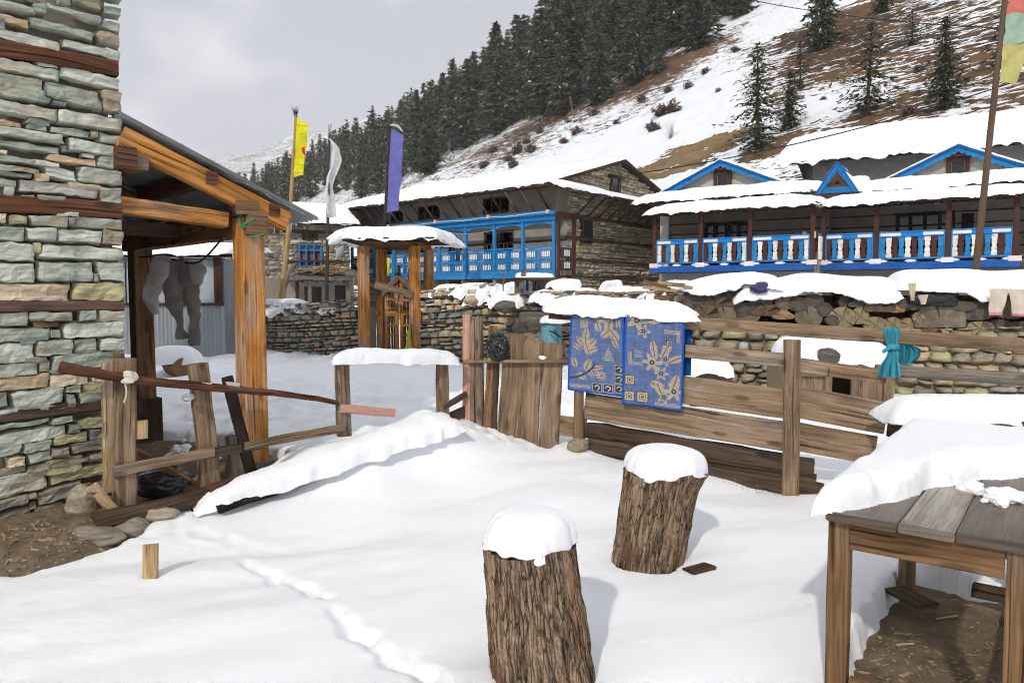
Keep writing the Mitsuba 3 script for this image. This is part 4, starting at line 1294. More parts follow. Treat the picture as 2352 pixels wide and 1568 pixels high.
cap_snow(wl, WA, ex, n, [(-.3, .7, -.02, .08, .10), (.6, 2.2, .0, .14, .17), (1.0, 1.9, -.10, .24, .14), (2.15, 2.6, -.03, .05, .09), (2.8, 3.3, 0, .06, .10)], WA[2] + WALL_H - .06, 40)
wr_, ex2, n2, L2 = yard_wall('yard_wall', WC - Z * .05, WD - Z * .05, WALL_H + .18, (.07, .17), (.13, .36), 'low wall of mixed tan and grey stones right of the roofed gate', 35, [S_BEIGE, S_SLATE, S_OLIVE, S_DRAB, S_PINK, S_TAN, S_LIGHT, S_CREAM], jit=.42, depth=.13)
cap_snow(wr_, WC, ex2, n2, [(.5, 1.25, .0, .06, .13), (1.1, L2 + .1, -.06, .16, .20), (1.45, L2, -.2, .24, .12)], WC[2] + WALL_H + .1, 50)
for a, b, zz in ((0.0, L2, .72), (0.05, L2, 1.30)):
    put('timber_band', board(WC * V(1, 1, 0) + ex2 * a + Z * (WC[2] + zz) + n2 * .03, WC * V(1, 1, 0) + ex2 * b + Z * (WC[2] + zz) + n2 * .03, .12, .08, OLD), 'wood', wr_, smooth=True)
put('timber_band', board(WB * V(1, 1, 0) - ex * .9 + Z * (WB[2] + .92) + n * .03, WB * V(1, 1, 0) + Z * (WB[2] + .92) + n * .03, .12, .07, OLD), 'wood', wl, smooth=True)
WE = at(1625, 800, 11.6)
w3, ex3, n3, L3 = yard_wall('yard_wall', WD - Z * .05, V(WE[0], WE[1], WD[2]), 1.30, (.09, .19), (.16, .42), 'dark stone wall behind the plank gate and the carpets, heaped with snow', 39, [S_DRAB, S_DARK, S_BROWN, S_BEIGE, S_SLATE, S_TAN], most=200)
cap_snow(w3, WD, ex3, n3, [(.0, .95, -.22, .22, .24), (1.2, 1.95, -.16, .18, .18)] + patches(L3, 5, (.1, .5), (.3, .9), (.07, .16), (-.1, .12), (-.12, .02)) + patches(L3, 9, (.2, .9), (.3, .8), (.06, .14), (-.45, -.2), (.05, .18)), WD[2] + 1.25, 60, back=.55)
# rubble and dark junk heaped behind the gate planks
for i, (px, py, Y, r, t, lab) in enumerate(((1160, 705, 14.6, V(.22, .2, .13), S_DARK, 'dark stone under the snow left of the grey hut'), (1222, 735, 13.6, V(.26, .2, .16), S_DARK, 'black boulder below the grey hut'), (1195, 752, 13.6, V(.15, .15, .12), S_DARK, 'small black stone beside the black boulder'),
                                            (1262, 752, 13.2, V(.2, .2, .14), S_DARK, 'dark stone just right of the black boulder'), (1085, 690, 15.7, V(.17, .15, .12), S_TAN, 'tan block on the wall above the pink post'), (1140, 752, 15, V(.22, .1, .07), S_TAN, 'orange tan slab right of the grey posts'))):
    put('rubble_stone', boulder(at(px, py, Y), r, t, 60 + i, 1.0), 'stone', smooth=True, label=lab, cat='stone')

# the roofed gate
gate = thing('roofed_gate', 'new orange timber gate with a small snow-covered roof', 'gate')
GY0, GY1 = 16.55, 17.7
gz = .22


def gp(px, Y, z):
    p = at(px, 700, Y)
    return V(p[0], p[1], z)


PT = 2.72
for px, Y, w in ((836, GY0, .22), (953, GY0, .21), (877, GY1, .21), (985, GY1, .2)):
    put('post', board(gp(px, Y, gz - .1), gp(px, Y, PT), w, w, ORANGE, up=V(.5, -.86, 0), rough=.006, bev=.012), 'wood', gate, smooth=True)
for a, b in (((836, GY0), (953, GY0)), ((877, GY1), (985, GY1)), ((836, GY0), (877, GY1)), ((953, GY0), (985, GY1))):
    put('lintel', board(gp(*a, PT + .05), gp(*b, PT + .05), .14, .12, WARM, rough=.006), 'wood', gate, smooth=True)
RF = [gp(783, 16.2, PT + .13), gp(1000, 16.1, PT + .15), gp(1040, 18.0, PT + .12), gp(835, 18.2, PT + .12)]
rp = MB()
for k in range(7):
    t0, t1 = k / 7, (k + .94) / 7
    a, b = RF[0] + (RF[3] - RF[0]) * t0, RF[1] + (RF[2] - RF[1]) * t0
    beam(rp, a, b, .22, .035, OLD, rough=.004, n=6)
put('roof_boards', rp, 'wood', gate, smooth=True)
m = MB()
slab(m, [RF[0] + V(-.25, -.15, .03), RF[1] + V(.08, -.12, .02), RF[2] + V(.3, .1, .0), RF[3] + V(-.2, .1, .03)], .30, 71, 50, 18, wob=.10, droop=.10, lump=.35, freq=1.2, p=4)
put('roof_snow', m, 'snow', gate, smooth=True)
m = MB()
tube(m, curve(gp(795, 16.1, PT + .18), gp(775, 16.05, PT + .12), gp(757, 16.0, PT - .0), n=10), [.02, .05, .08, .10, .11, .11, .09, .06, .03, .01][::-1], 10)
put('roof_snow', m, 'snow', gate, smooth=True)
m = MB()
tube(m, curve(gp(789, 16.15, PT + .0), gp(776, 16.1, PT - .30), n=8), [.035, .06, .075, .08, .08, .07, .055, .02], 10)
put('hanging_bottle', m, 'plastic_sheet', smooth=True, label='pale plastic bottle hanging under the left end of the gate roof', cat='bottle')
# the two door leaves
DY = 17.1
for px0, px1 in ((888, 908), (921, 945)):
    pass
for px in (873, 888, 911, 923, 944):
    put('stile', board(gp(px, DY, gz), gp(px, DY, 2.05 if px in (911, 923) else 1.62), .12 if px == 873 else .085, .07, ORANGE, up=V(0, 1, 0), rough=.004), 'wood', gate, smooth=True)
for px0, px1, zs in ((888, 911, (.45, .78, 1.02, 1.30, 1.42, 1.62)), (923, 944, (.45, .78, 1.02, 1.32, 1.6))):
    for z_ in zs:
        put('rail', board(gp(px0, DY - .03, z_ - .1), gp(px1, DY - .03, z_ - .1), .04, .12 if abs(z_ - 1.3) < .05 else .06, ORANGE, rough=.003), 'wood', gate, smooth=True)
for px in (894, 900, 905.5, 930, 936, 941):
    put('bar', board(gp(px, DY + .02, gz + .05), gp(px, DY + .02, 1.98 - abs(px - 917) * .012), .045, .045, OLD, up=V(0, 1, 0), rough=.003), 'wood', gate, smooth=True)
for a, b in (((874, 1.62), (917, 2.05)), ((917, 2.05), (950, 1.75))):
    put('brace', board(gp(a[0], DY - .07, a[1]), gp(b[0], DY - .07, b[1]), .06, .13, WARM, rough=.004), 'wood', gate, smooth=True)
for px, z_ in ((893, 2.05), (917, 2.32), (941, 2.25)):
    put('picket', board(gp(px, DY, 1.7), gp(px, DY, z_), .07, .06, OLD, up=V(0, 1, 0), rough=.004), 'wood', gate, smooth=True)
put('crosspiece', board(gp(862, 16.4, 1.86), gp(948, 16.4, 1.62), .10, .15, WEATHERED, rough=.012), 'wood', gate, smooth=True, label='old grey log nailed across the gate')
for a, b, z0, z1 in ((812, 880, 1.93, 1.80), (806, 880, 1.52, 1.56), (835, 868, 1.72, 1.66)):
    put('side_rail', board(gp(a, 16.9, z0), gp(b, 17.2, z1), .08, .15, GREY, rough=.01), 'wood', gate, smooth=True)
put('yellow_wrapping', tube(MB(), curve(gp(937, 16.4, .15), gp(938, 16.4, .45), gp(941, 16.42, .95), n=10), [.11, .12, .12, .11, .07, .06, .055, .05, .04, .02], 9, rough=.03), 'tint', smooth=True, color=(.42, .36, .07), label='yellow cloth wrapped round the foot of the right gate post', cat='cloth')

# the metal shed behind the lean-to
sh = thing('metal_shed', 'grey corrugated metal shed behind the hanging trousers', 'shed')
SY = 16.4
sp = lambda px, z, o=0.0: V(at(px, 700, SY)[0], SY - o, z)
x0, x1 = sp(225, 0)[0], sp(515, 0)[0]
for i in range(6):
    a, b = x0 + (x1 - x0) * i / 6, x0 + (x1 - x0) * (i + 1) / 6
    m = MB()
    X = np.linspace(a, b, 44)
    P0 = np.stack([X, SY + .014 * np.sin(X * 2 * np.pi / .09), np.full(44, .1)], 1)
    P1 = P0 + Z * 1.3
    m.add(np.stack([P0, P1], 1).reshape(-1, 3), grid_faces(44, 2))
    put('corrugated_panel', m, 'zinc', sh, smooth=True)
for a, b in ((225, 292), (292, 345), (345, 420), (420, 498)):
    m = MB()
    sheet(m, lambda A, B: np.stack([sp(a + 2, 0)[0] + (sp(b - 2, 0)[0] - sp(a + 2, 0)[0]) * A, SY - .02 + .03 * (nz(np.stack([A * 5 + a, B * 5, A * 0], -1)) - .5), 1.45 + .95 * B], -1), 14, 12)
    put('plastic_panel', m, 'plastic_sheet', sh, smooth=True)
for px in (345, 420, 503):
    put('frame_post', board(sp(px, 1.38, .03), sp(px, 2.46, .03), .09 if px < 500 else .16, .07, MAROON if px > 500 else OLD, up=V(0, 1, 0)), 'wood', sh, smooth=True)
put('frame_rail', board(sp(225, 1.42, .04), sp(515, 1.42, .04), .06, .06, MAROON), 'wood', sh, smooth=True)
put('eave', board(sp(215, 2.50, .25), sp(545, 2.50, .25), .08, .09, BLACKENED), 'wood', sh, smooth=True)
m = MB()
slab(m, [sp(205, 2.55, .35), sp(548, 2.55, .35), sp(560, 2.75, -2.2), sp(205, 2.75, -2.2)], .2, 81, 40, 14, wob=.06, droop=.08)
put('roof_snow', m, 'snow', sh, smooth=True)
bx_ = MB()
box(bx_, V((x0 + x1) / 2, SY + 1.1, 1.2), V((x1 - x0) / 2 - .03, 0, 0), V(0, 1.0, 0), V(0, 0, 1.25))
put('side_wall', bx_, 'zinc', sh)
# chopping block with its snow in the yard
ck = thing('chopping_block', 'broad log lying in the yard under a thick snow cushion', 'log')
cp = at(412, 842, 12.6)
put('log', tube(MB(), [cp + V(-.25, .25, 0), cp + V(.12, -.1, 0)], .17, 12, rough=.03), 'tint', ck, smooth=True, color=(.20, .12, .07))
put('snow', star_snow(MB(), cp + V(-.05, .1, .06), V(1, 0, 0), V(0, 1, 0), [(-.55, -.25), (-.1, -.3), (.3, -.2), (.42, .1), (.2, .4), (-.4, .4), (-.65, .1)], .3, 3, p=2.5), 'snow', ck, smooth=True)

# grey plank hut behind the wall
hut = thing('plank_hut', 'tiny grey plank hut with a flat snow cap behind the gate planks', 'hut')
HY = 15.2
hp_ = lambda px, z, o=0.0: V(at(px, 700, HY)[0], HY - o, z)
for i, (a, b, t) in enumerate(((1181, 1203, GREY), (1208, 1214, DEEPBLUE), (1222, 1233, GREY), (1233, 1243, GREY), (1243, 1252, GREY), (1252, 1258, GREY), (1262, 1268, PALE))):
    xa, xb = hp_(a, 0)[0], hp_(b, 0)[0]
    put('plank', board(V((xa + xb) / 2, HY - (.15 if a < 1205 else 0), 1.05), V((xa + xb) / 2, HY - (.15 if a < 1205 else 0), 1.93), xb - xa - .006, .04, t, up=V(0, 1, 0), rough=.004), 'wood', hut, smooth=True)
bb = MB()
box(bb, hp_(1225, 1.3) + V(0, .75, 0), V(.36, 0, 0), V(0, .04, 0), V(0, 0, .6))
put('inside', bb, 'tint', hut, color=(.22, .18, .14))
put('roof_board', board(hp_(1178, 1.95, .15), hp_(1276, 1.95, .15), .5, .05, OLD), 'wood', hut, smooth=True)
m = MB()
slab(m, [hp_(1183, 1.98, .35), hp_(1272, 1.97, .35), hp_(1272, 1.98, -.4), hp_(1183, 1.98, -.4)], .10, 91, 24, 8)
put('roof_snow', m, 'snow', hut, smooth=True)
put('bare_pole', board(at(1196, 662, 14.9), at(1204, 620, 14.9), .09, .09, GREY, up=V(0, 1, 0)), 'wood', smooth=True, label='short weathered stake leaning above the tiny grey hut', cat='stake')
put('dead_twig', tube(MB(), curve(at(1156, 668, 15), at(1158, 640, 15), at(1164, 622, 15), n=7), .014, 5), 'tint', color=(.2, .17, .14), label='pale crooked twig standing in front of the lower doorway', cat='twig')


# ---------------------------------------------------------------- prayer flags on poles
def flag(mb, top, bot, width, seed, wave=.12, flow=V(.9, -.2, -.15), taper=1.0, nv=36, nu=14, lean=V(0, 0, 0)):
    """A tall narrow flag hanging along its pole; flow is the way its free edge goes."""
    fl = unit(flow)
    nrm = unit(np.cross(fl, bot - top))
    def fn(A, B):
        base = top + (bot - top) * B[..., None]
        w = width * A * (1 + (taper - 1) * B)
        wob = wave * A * (np.sin(B * 9 + A * 2 + seed) + .7 * np.sin(B * 17 + seed * 2 - A * 4)) * .5 + .05 * wave * np.sin(A * 18 + B * 6)
        P = base + fl * w[..., None] + nrm * wob[..., None] + Z * (-.10 * A * np.sin(B * 3.2 + seed))[..., None]
        P = P + Z * (-.35 * width * A * (1 - B) ** 2)[..., None]
        return vnoise(P, .012, 6.0, seed)
    return sheet(mb, fn, nu, nv)


def pole(name, a, b, r0, r1, lab, color, bend=0.0):
    mid = (a + b) / 2 + V(bend, 0, 0)
    k = thing(name, lab, 'flag pole')
    put('pole', tube(MB(), curve(a, mid, b, n=12), np.linspace(r0, r1, 12), 8, rough=.008), 'tint', k, smooth=True, color=color)
    return k


ya, yb = at(644, 700, 19.6), at(679, 262, 19.6)
k = pole('flag_pole', ya, yb, .07, .03, 'pale bamboo pole carrying the yellow flag, frayed tuft on top', (.42, .27, .13), .05)
tf = MB()
for i in range(46):
    d = V(*g.normal(0, .35, 2), 1)
    b_ = yb + V(0, 0, -.05) + V(*g.normal(0, .02, 3))
    w = unit(np.cross(d, V(*g.normal(0, 1, 3)))) * .012
    tf.add([b_ - w, b_ + w, b_ + unit(d) * g.uniform(.1, .32)], [[0, 1, 2]])
put('tuft', tf, 'tint', k, color=(.06, .065, .05))
fy = lambda py: ya + (yb - ya) * ((700 - py) / 438)
m = flag(MB(), fy(268), fy(408), .36, 2, .07, V(.9, -.1, -.02), 1.0, 40, 14)
for py in (300, 330, 360, 388):
    pass
put('flag', m, 'tint', smooth=True, color=(.66, .62, .03), label='bright yellow prayer flag on the left bamboo pole', cat='flag')
for q in range(1, 8):
    a_ = fy(268) + (fy(408) - fy(268)) * q / 8
    put('seam', tube(MB(), sag(a_ + V(.02, -.06, -.02), a_ + V(.33, -.07, -.05), .01, 5), .006, 4), 'tint', 'flag', color=(.60, .56, .03))
put('red_ribbon', flag(MB(), at(693, 340, 19.5), at(693, 350, 19.5), .09, 4, .02, nv=4, nu=4), 'tint', color=(.6, .03, .03), label='scrap of red ribbon beside the yellow flag', cat='ribbon')

wa, wb = at(750, 690, 18.4), at(756, 306, 18.4)
k = pole('flag_pole', wa, wb, .055, .022, 'thin dark pole of the white flag, forked twigs at its tip', (.07, .06, .055))
for dx in (-.02, .03, .06):
    put('twig', tube(MB(), [wb - Z * .1, wb + V(dx, 0, .22)], .006, 4), 'tint', k, color=(.09, .08, .07))
fw = lambda py: wa + (wb - wa) * ((690 - py) / 384)
m = MB()
top_, bot_ = fw(318), fw(497)


def whiteflag(A, B):
    base = top_ + (bot_ - top_) * B[..., None]
    w = .31 * A * np.interp(B, [0, .12, .3, .45, .6, .75, 1], [.25, .75, 1.0, .85, .62, .78, .72])
    off = -.03 + .04 * np.sin(B * 8)
    P = base + V(1, -.1, 0) * (w + off)[..., None] + V(.1, 1, 0) * (.07 * np.sin(A * 7 + B * 5))[..., None]
    return vnoise(P, .02, 5.0, 4)


sheet(m, whiteflag, 14, 40)
put('flag', m, 'tint', smooth=True, color=(.62, .62, .63), label='narrow twisted white prayer flag between the yellow and the purple one', cat='flag')

pa, pb = at(878, 600, 21.0), at(896, 292, 21.0)
k = pole('flag_pole', pa - Z * 1.2 + V(-.08, 0, 0), pb, .06, .03, 'thin dark pole carrying the purple flag in front of the blue balcony', (.05, .045, .045))
fp = lambda py: pa + (pb - pa) * ((600 - py) / 308)
m = flag(MB(), fp(294), fp(490), .40, 1, .10, V(.95, -.1, -.02), 1.0, 44, 16)
put('flag', m, 'tint', smooth=True, color=(.15, .15, .42), label='tall purple prayer flag in front of the long snowy roof', cat='flag')
m = MB()
tube(m, curve(fp(291) + V(0, -.05, .03), fp(291) + V(.2, -.07, .0), fp(291) + V(.36, -.08, -.16), n=7), [.015, .03, .04, .04, .035, .03, .015], 7)
put('flag_top_cloth', m, 'tint', smooth=True, color=(.55, .54, .5), label='rolled white cloth along the top of the purple flag', cat='cloth')

ra, rb = at(2241, 618, 13.0), at(2312, -40, 13.0)
k = pole('flag_pole', ra - Z * .6 + V(-.04, 0, 0), rb, .062, .042, 'tall weathered wooden pole at right carrying a stack of coloured flags', (.12, .082, .058))
fr = lambda py: ra + (rb - ra) * ((618 - py) / 658)
for y0_, y1_, w_, col, lab, s_ in ((-45, 35, .52, (.52, .16, .13), 'faded red flag on the tall right pole, cut by the frame', 1), (32, 102, .42, (.30, .42, .33), 'faded pale green flag below the red one', 3), (100, 184, .40, (.46, .43, .17), 'faded yellow flag lowest on the tall right pole', 5)):
    top_, bot_ = fr(y0_) + V(.05, -.02, 0), fr(y1_) + V(.05, -.02, 0)
    def ff(A, B, top_=top_, bot_=bot_, w_=w_, s_=s_):
        P = top_ + (bot_ - top_) * B[..., None] + V(1, -.15, 0) * (w_ * A * (1 - .35 * (B if s_ == 5 else B * .2)))[..., None] + V(.1, 1, 0) * (.06 * np.sin(A * 5 + B * 3 + s_) * A)[..., None] - Z * (.08 * A * np.sin(B * 3 + s_))[..., None]
        return vnoise(P, .02, 6.0, s_)
    m = MB()
    sheet(m, ff, 14, 20)
    put('flag', m, 'tint', smooth=True, color=col, label=lab, cat='flag')

# ================================================================ the village houses
def frame(o, ax):
    """A house's own frame: o its front corner, ax along its front; returns P(t, s, z) and t of a pixel column at depth s."""
    ax = unit(V(ax[0], ax[1], 0))
    bx = V(-ax[1], ax[0], 0)
    if bx[1] < 0:
        bx = -bx
    P = lambda t, s, z: V(o[0], o[1], 0) + ax * t + bx * s + Z * z

    def tp(px, s=0.0):
        k = (px - 1176) / FPX
        q = V(o[0], o[1], 0) + bx * s
        return (k * q[1] - q[0]) / (ax[0] - k * ax[1])

    def zp(px, py, s=0.0):
        q = P(tp(px, s), s, 0)
        return at(px, py, q[1])[2]
    return P, tp, zp, ax, bx


def quad_wall(mb, P, t0, t1, s, z0, z1, th, tone, holes=()):
    """A wall in the plane s, th thick, with openings (t0, t1, z0, z1) cut right through."""
    sh = shapely.box(min(t0, t1), z0, max(t0, t1), z1)
    for a, b, c, d in holes:
        sh = sh.difference(shapely.box(min(a, b), c, max(a, b), d))
    o = P(0, s, 0)
    ex, dn = P(1, s, 0) - o, P(0, s + 1, 0) - o
    for gq in getattr(sh, 'geoms', [sh]):
        m = trimesh.creation.extrude_polygon(gq, th, engine='earcut')
        v = o + m.vertices[:, :1] * ex + Z * m.vertices[:, 1:2] + dn * m.vertices[:, 2:]
        f = m.faces if np.dot(np.cross(ex, Z), dn) > 0 else m.faces[:, ::-1]
        mb.add(v[f].reshape(-1, 3), np.arange(f.size).reshape(-1, 3), np.tile([100.0 * tone + 3, 0], (f.size, 1)))
    return mb


def window(parent, P, t0, t1, s, z0, z1, tone=MAROON, mull=1, w=.06, cross=(), deep=.10, glass=True, name='window'):
    """A framed opening with its dark panes; parts of the house: frame > pane."""
    if t0 > t1:
        t0, t1 = t1, t0
    fr = MB()
    up = P(0, 1, 0) - P(0, 0, 0)
    for a in [t0 + w / 2] + [t0 + (t1 - t0) * i / (mull + 1) for i in range(1, mull + 1)] + [t1 - w / 2]:
        beam(fr, P(a, s, z0), P(a, s, z1), w, .07, tone, up=up, rough=0)
    for z_ in (z0 + w / 2, z1 - w / 2, *[z0 + (z1 - z0) * c for c in cross]):
        beam(fr, P(t0, s - .004, z_), P(t1, s - .004, z_), .07, w, tone, rough=0)
    k = put(name, fr, 'wood', parent)
    if glass:
        gl = MB()
        box(gl, P((t0 + t1) / 2, s + deep, (z0 + z1) / 2), (P(1, 0, 0) - P(0, 0, 0)) * (t1 - t0) / 2, up * .01, Z * (z1 - z0) / 2)
        put('pane', gl, 'glass', k)
    return k


def stone_face(k, P, t0, t1, s, z0, z1, hr, wr, seed, tones, skip=None, depth=.06, top=None, axis='t', name='stones'):
    """A far wall of rubble joined into one part: real stones on a dark backing."""
    gg = np.random.default_rng(seed)
    o = P(t0, s, 0) if axis == 't' else P(s, t0, 0)
    e1 = unit((P(t1, s, 0) if axis == 't' else P(s, t1, 0)) - o)
    n = unit(np.cross(e1, Z))
    if np.dot(n, EYE - o) < 0:
        n = -n
    W = abs(t1 - t0)
    mb = MB()
    for q in rubble(W, z1 - z0, hr, wr, .012, seed, .3, (lambda x, y: skip(x, y + z0)) if skip else None):
        if top is not None and q[:, 1].mean() + z0 > top(q[:, 0].mean()):
            continue
        w = o * V(1, 1, 0) + q[:, :1] * e1 + Z * (q[:, 1:] + z0) - n * .02
        stone(mb, w, n, depth * gg.uniform(.5, 1.4), int(gg.choice(tones)), (4, 4), .02, 5, int(gg.integers(1e6)), wob=.012)
    put(name, mb, 'stone', k, smooth=True, kind='stuff')


# ---------------------------------------------------------------- the long stone house with the blue balcony
P, tp, zp, ax, bx = frame((1.458, 24.0), (-.768, .640))
hb = thing('balcony_house', 'long stone house with a bright blue balcony and one great snowy roof', 'house')
LB = tp(809)
SW, TS, SU = .95, .25, .30
wl_ = MB()
ups = [(tp(1110, .3), tp(1170, .3), 4.52, 5.08), (tp(962, .3), tp(1012, .3), 4.52, 5.05), (tp(900, .3), tp(928, .3), 4.52, 5.0)]
drs = [(tp(1112, SW), tp(1180, SW), 2.35, 3.98), (tp(1030, SW), tp(1062, SW), 2.35, 3.9), (tp(945, SW), tp(985, SW), 2.35, 3.9), (tp(862, SW), tp(900, SW), 2.35, 3.9)]
low = [(tp(1094, SW), tp(1196, SW), .4, 2.02), (tp(1008, SW), tp(1046, SW), .4, 2.05)]
quad_wall(wl_, P, TS, LB + .6, SW, .2, 2.30, .3, 1, low)
quad_wall(wl_, P, TS, LB + .6, SW, 3.52, 4.42, .3, 1, drs)
put('wall', wl_, 'plaster', hb)
w2 = MB()
quad_wall(w2, P, TS, LB + .6, SW - .02, 2.30, 3.50, .32, 0, drs)  # paler plaster tone than the wall above it
put('wall', w2, 'plaster', hb, label='pale lower band of the balcony wall')
w3_ = MB()
quad_wall(w3_, P, TS, LB + .6, SU, 4.42, 5.42, .75, 2, ups)
put('wall', w3_, 'plaster', hb, label='rough brown mud wall under the eaves')
bk = MB()
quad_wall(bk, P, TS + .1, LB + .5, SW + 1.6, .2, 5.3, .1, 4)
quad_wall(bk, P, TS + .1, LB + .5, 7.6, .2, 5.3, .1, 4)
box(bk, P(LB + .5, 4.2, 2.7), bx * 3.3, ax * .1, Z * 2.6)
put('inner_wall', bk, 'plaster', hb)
put('timber_band', board(P(TS, SW - .03, 3.51), P(LB + .6, SW - .03, 3.51), .06, .07, REDBROWN), 'wood', hb, smooth=True)
for a, b, c, d in ups:
    window(hb, P, a, b, SU + .02, c, d, MAROON, 2)
for i, (a, b, c, d) in enumerate(drs):
    dk = window(hb, P, a, b, SW + .02, c, d, BLACKENED if i else OLD, 1, .09, (), .12, name='door')
    if i < 2:
        for tt_, z_ in ((.2, 3.75), (.75, 3.75), (.3, 2.95), (.7, 2.85)):
            m = MB()
            c_ = P(a + (b - a) * tt_, SW - .02, z_ - .35)
            for q in ((-1, 0), (1, 0), (0, -1), (0, 1)):
                box(m, c_ + ax * (q[0] * .09) + Z * (q[1] * .12), ax * (.012 if q[0] else .1), bx * .008, Z * (.012 if q[1] else .12))
            put('white_trim', m, 'tint', dk, color=(.42, .42, .43))
for a, b, c, d in low:
    window(hb, P, a, b, SW + .05, c, d, BLACKENED, 1, .1, (), .5)
    gl = MB()
    for q in np.linspace(0, 1, 3)[:-1]:
        tube(gl, sag(P(a + (b - a) * q, SW - .06, d - .12), P(a + (b - a) * (q + .5), SW - .06, d - .12), .16, 9), .03, 5)
    put('garland', gl, 'tint', hb, color=(.14, .10, .06))
put('red_ornament', boulder(P(tp(1027, SW - .1), SW - .1, zp(1027, 655, SW - .1)), V(.07, .07, .10), 0, 3, 1.0, 2), 'tint', hb, color=(.36, .08, .08))
put('pillar', board(P(tp(1291, .4), .4, .3), P(tp(1291, .4), .4, 2.2), .22, .22, WHITE, up=bx), 'wood', hb, smooth=True)

# the balcony
bal = hb + '__balcony'
px_posts = [811, 860, 907, 957, 1010, 1071, 1136, 1201, 1272]
tps = [tp(q) for q in px_posts]
ZF, ZR0, ZR1, ZT = 2.22, 2.42, 3.20, 4.04
fl = MB()
beam(fl, P(tps[-1] - .04, 0, ZF + .07), P(LB + .1, 0, ZF + .07), .08, .17, BLUE, rough=0)
put('balcony', fl, 'wood', hb, label='bright blue carved balcony of the long house')
m = MB()
box(m, P((tps[-1] + LB) / 2, .5, ZF + .02), ax * abs(LB - tps[-1]) / 2, bx * .46, Z * .04)
put('floor', m, 'tint', bal, color=(.10, .07, .05))
for k in range(14):
    t_ = tps[-1] + .3 + (LB - tps[-1] - .5) * k / 13
    put('joist', board(P(t_, .02, ZF - .09), P(t_, .95, ZF - .09), .12, .13, WEATHERED if k % 2 else OLD, rough=0), 'wood', bal)
for t_ in tps:
    put('post', board(P(t_, 0, ZF), P(t_, 0, ZT + .1), .10, .10, BLUE, up=bx, rough=0), 'wood', bal)
for z_, h_, w_ in ((ZR1 + .02, .05, .09), (ZR0 - .02, .05, .09), (2.80, .035, .05)):
    put('rail', board(P(tps[-1], -.01, z_), P(LB, -.01, z_), w_, h_, BLUE, rough=0), 'wood', bal)
put('top_beam', board(P(tps[-1] - .1, -.03, ZT + .13), P(LB + .1, -.03, ZT + .13), .14, .15, BLUE, rough=0), 'wood', bal)
put('cornice', board(P(tps[-1] - .15, -.10, ZT + .27), P(LB + .15, -.10, ZT + .27), .24, .12, BLUE, rough=0), 'wood', bal)
wv = MB()
tube(wv, sag(P(tps[-1], -.235, ZT + .28), P(LB, -.235, ZT + .28), .01, 40) + Z[None] * (.018 * np.sin(np.linspace(0, 30, 40)))[:, None], .012, 5)
put('white_wire', wv, 'tint', bal, color=(.7, .7, .7))
for q in (812, 906, 1013, 1133, 1268):
    put('lamp_box', box(MB(), P(tp(q), -.26, ZT + .30), ax * .05, bx * .04, Z * .06), 'tint', bal, color=(.55, .5, .42))
pitch = MB()
rs = MB()
for i in range(8):
    a, b = tps[i], tps[i + 1]
    n_ = 24
    xs_ = np.linspace(0, 1, n_)
    edge = .02 + .13 * (1 - np.sin(np.pi * xs_) ** .6) + .022 * np.abs(np.sin(xs_ * np.pi * 5))
    poly = [(a + (b - a) * x, ZT + .06) for x in xs_] + [(a + (b - a) * x, ZT - e_) for x, e_ in zip(xs_[::-1], edge[::-1])]
    put('valance', retone(prism(MB(), poly, ax, Z, P(0, .0, 0), bx * .03), BLUE), 'wood', bal)
    if i == 0:
        continue
    for c in range(2):
        u0, u1 = a + (b - a) * (c + .08) / 2.08, a + (b - a) * (c + 1) / 2.08
        for r0, r1 in ((ZR0, 2.79), (2.815, ZR1 - .02)):
            m = MB()
            for ins in (.0, .075, .15):
                aa, bb2 = u0 + (u1 - u0) * ins * 1.15, u1 - (u1 - u0) * ins * 1.15
                z0_, z1_ = r0 + .02 + (r1 - r0) * ins * 1.1, r1 - .02 - (r1 - r0) * ins * 1.1
                for q in (aa, bb2):
                    beam(m, P(q, 0, z0_), P(q, 0, z1_), .022, .03, BLUE, up=bx, rough=0, bev=.001, n=1)
                for q in (z0_, z1_):
                    beam(m, P(aa, 0, q), P(bb2, 0, q), .03, .022, BLUE, rough=0, bev=.001, n=1)
            put('panel', m, 'wood', bal)
            ia, ib = u0 + (u1 - u0) * .24, u1 - (u1 - u0) * .24
            for q in np.linspace(0, 1, 5):
                tq = ia + (ib - ia) * q
                put('white_slat', box(MB(), P(tq, .0, (r0 + r1) / 2), ax * abs(ib - ia) * .062, bx * .008, Z * .085), 'tint', bal, color=(.74, .74, .74))
    m = MB()
    for q in np.linspace(.06, .94, 16):
        box(m, P(a + (b - a) * q, 0, ZR0 - .005), ax * .014, bx * .01, Z * .045)
    put('comb', m, 'tint', bal, color=(.40, .48, .56), kind='stuff')
# its closed side at the right, brown
for s_ in (.02, .90):
    put('side_post', board(P(tps[-1] - .16, s_, ZF - .05), P(tps[-1] - .16, s_, ZT + .22), .10, .10, MAROON, up=bx, rough=0), 'wood', bal)
put('side_beam', board(P(tps[-1] - .16, -.1, ZT + .2), P(tps[-1] - .16, 1.0, ZT + .2), .10, .22, MAROON, rough=0), 'wood', bal)
for z_ in (2.62, 3.02):
    m = MB()
    box(m, P(tps[-1] - .16, .46, z_), bx * .36, ax * .02, Z * .18)
    put('side_panel', m, 'tint', bal, color=(.075, .06, .05))
    m = MB()
    for q in (-.12, 0, .12):
        box(m, P(tps[-1] - .19, .46 + q, z_), bx * .025, ax * .02, Z * .10)
    put('side_slats', m, 'tint', bal, color=(.7, .7, .7), kind='stuff')
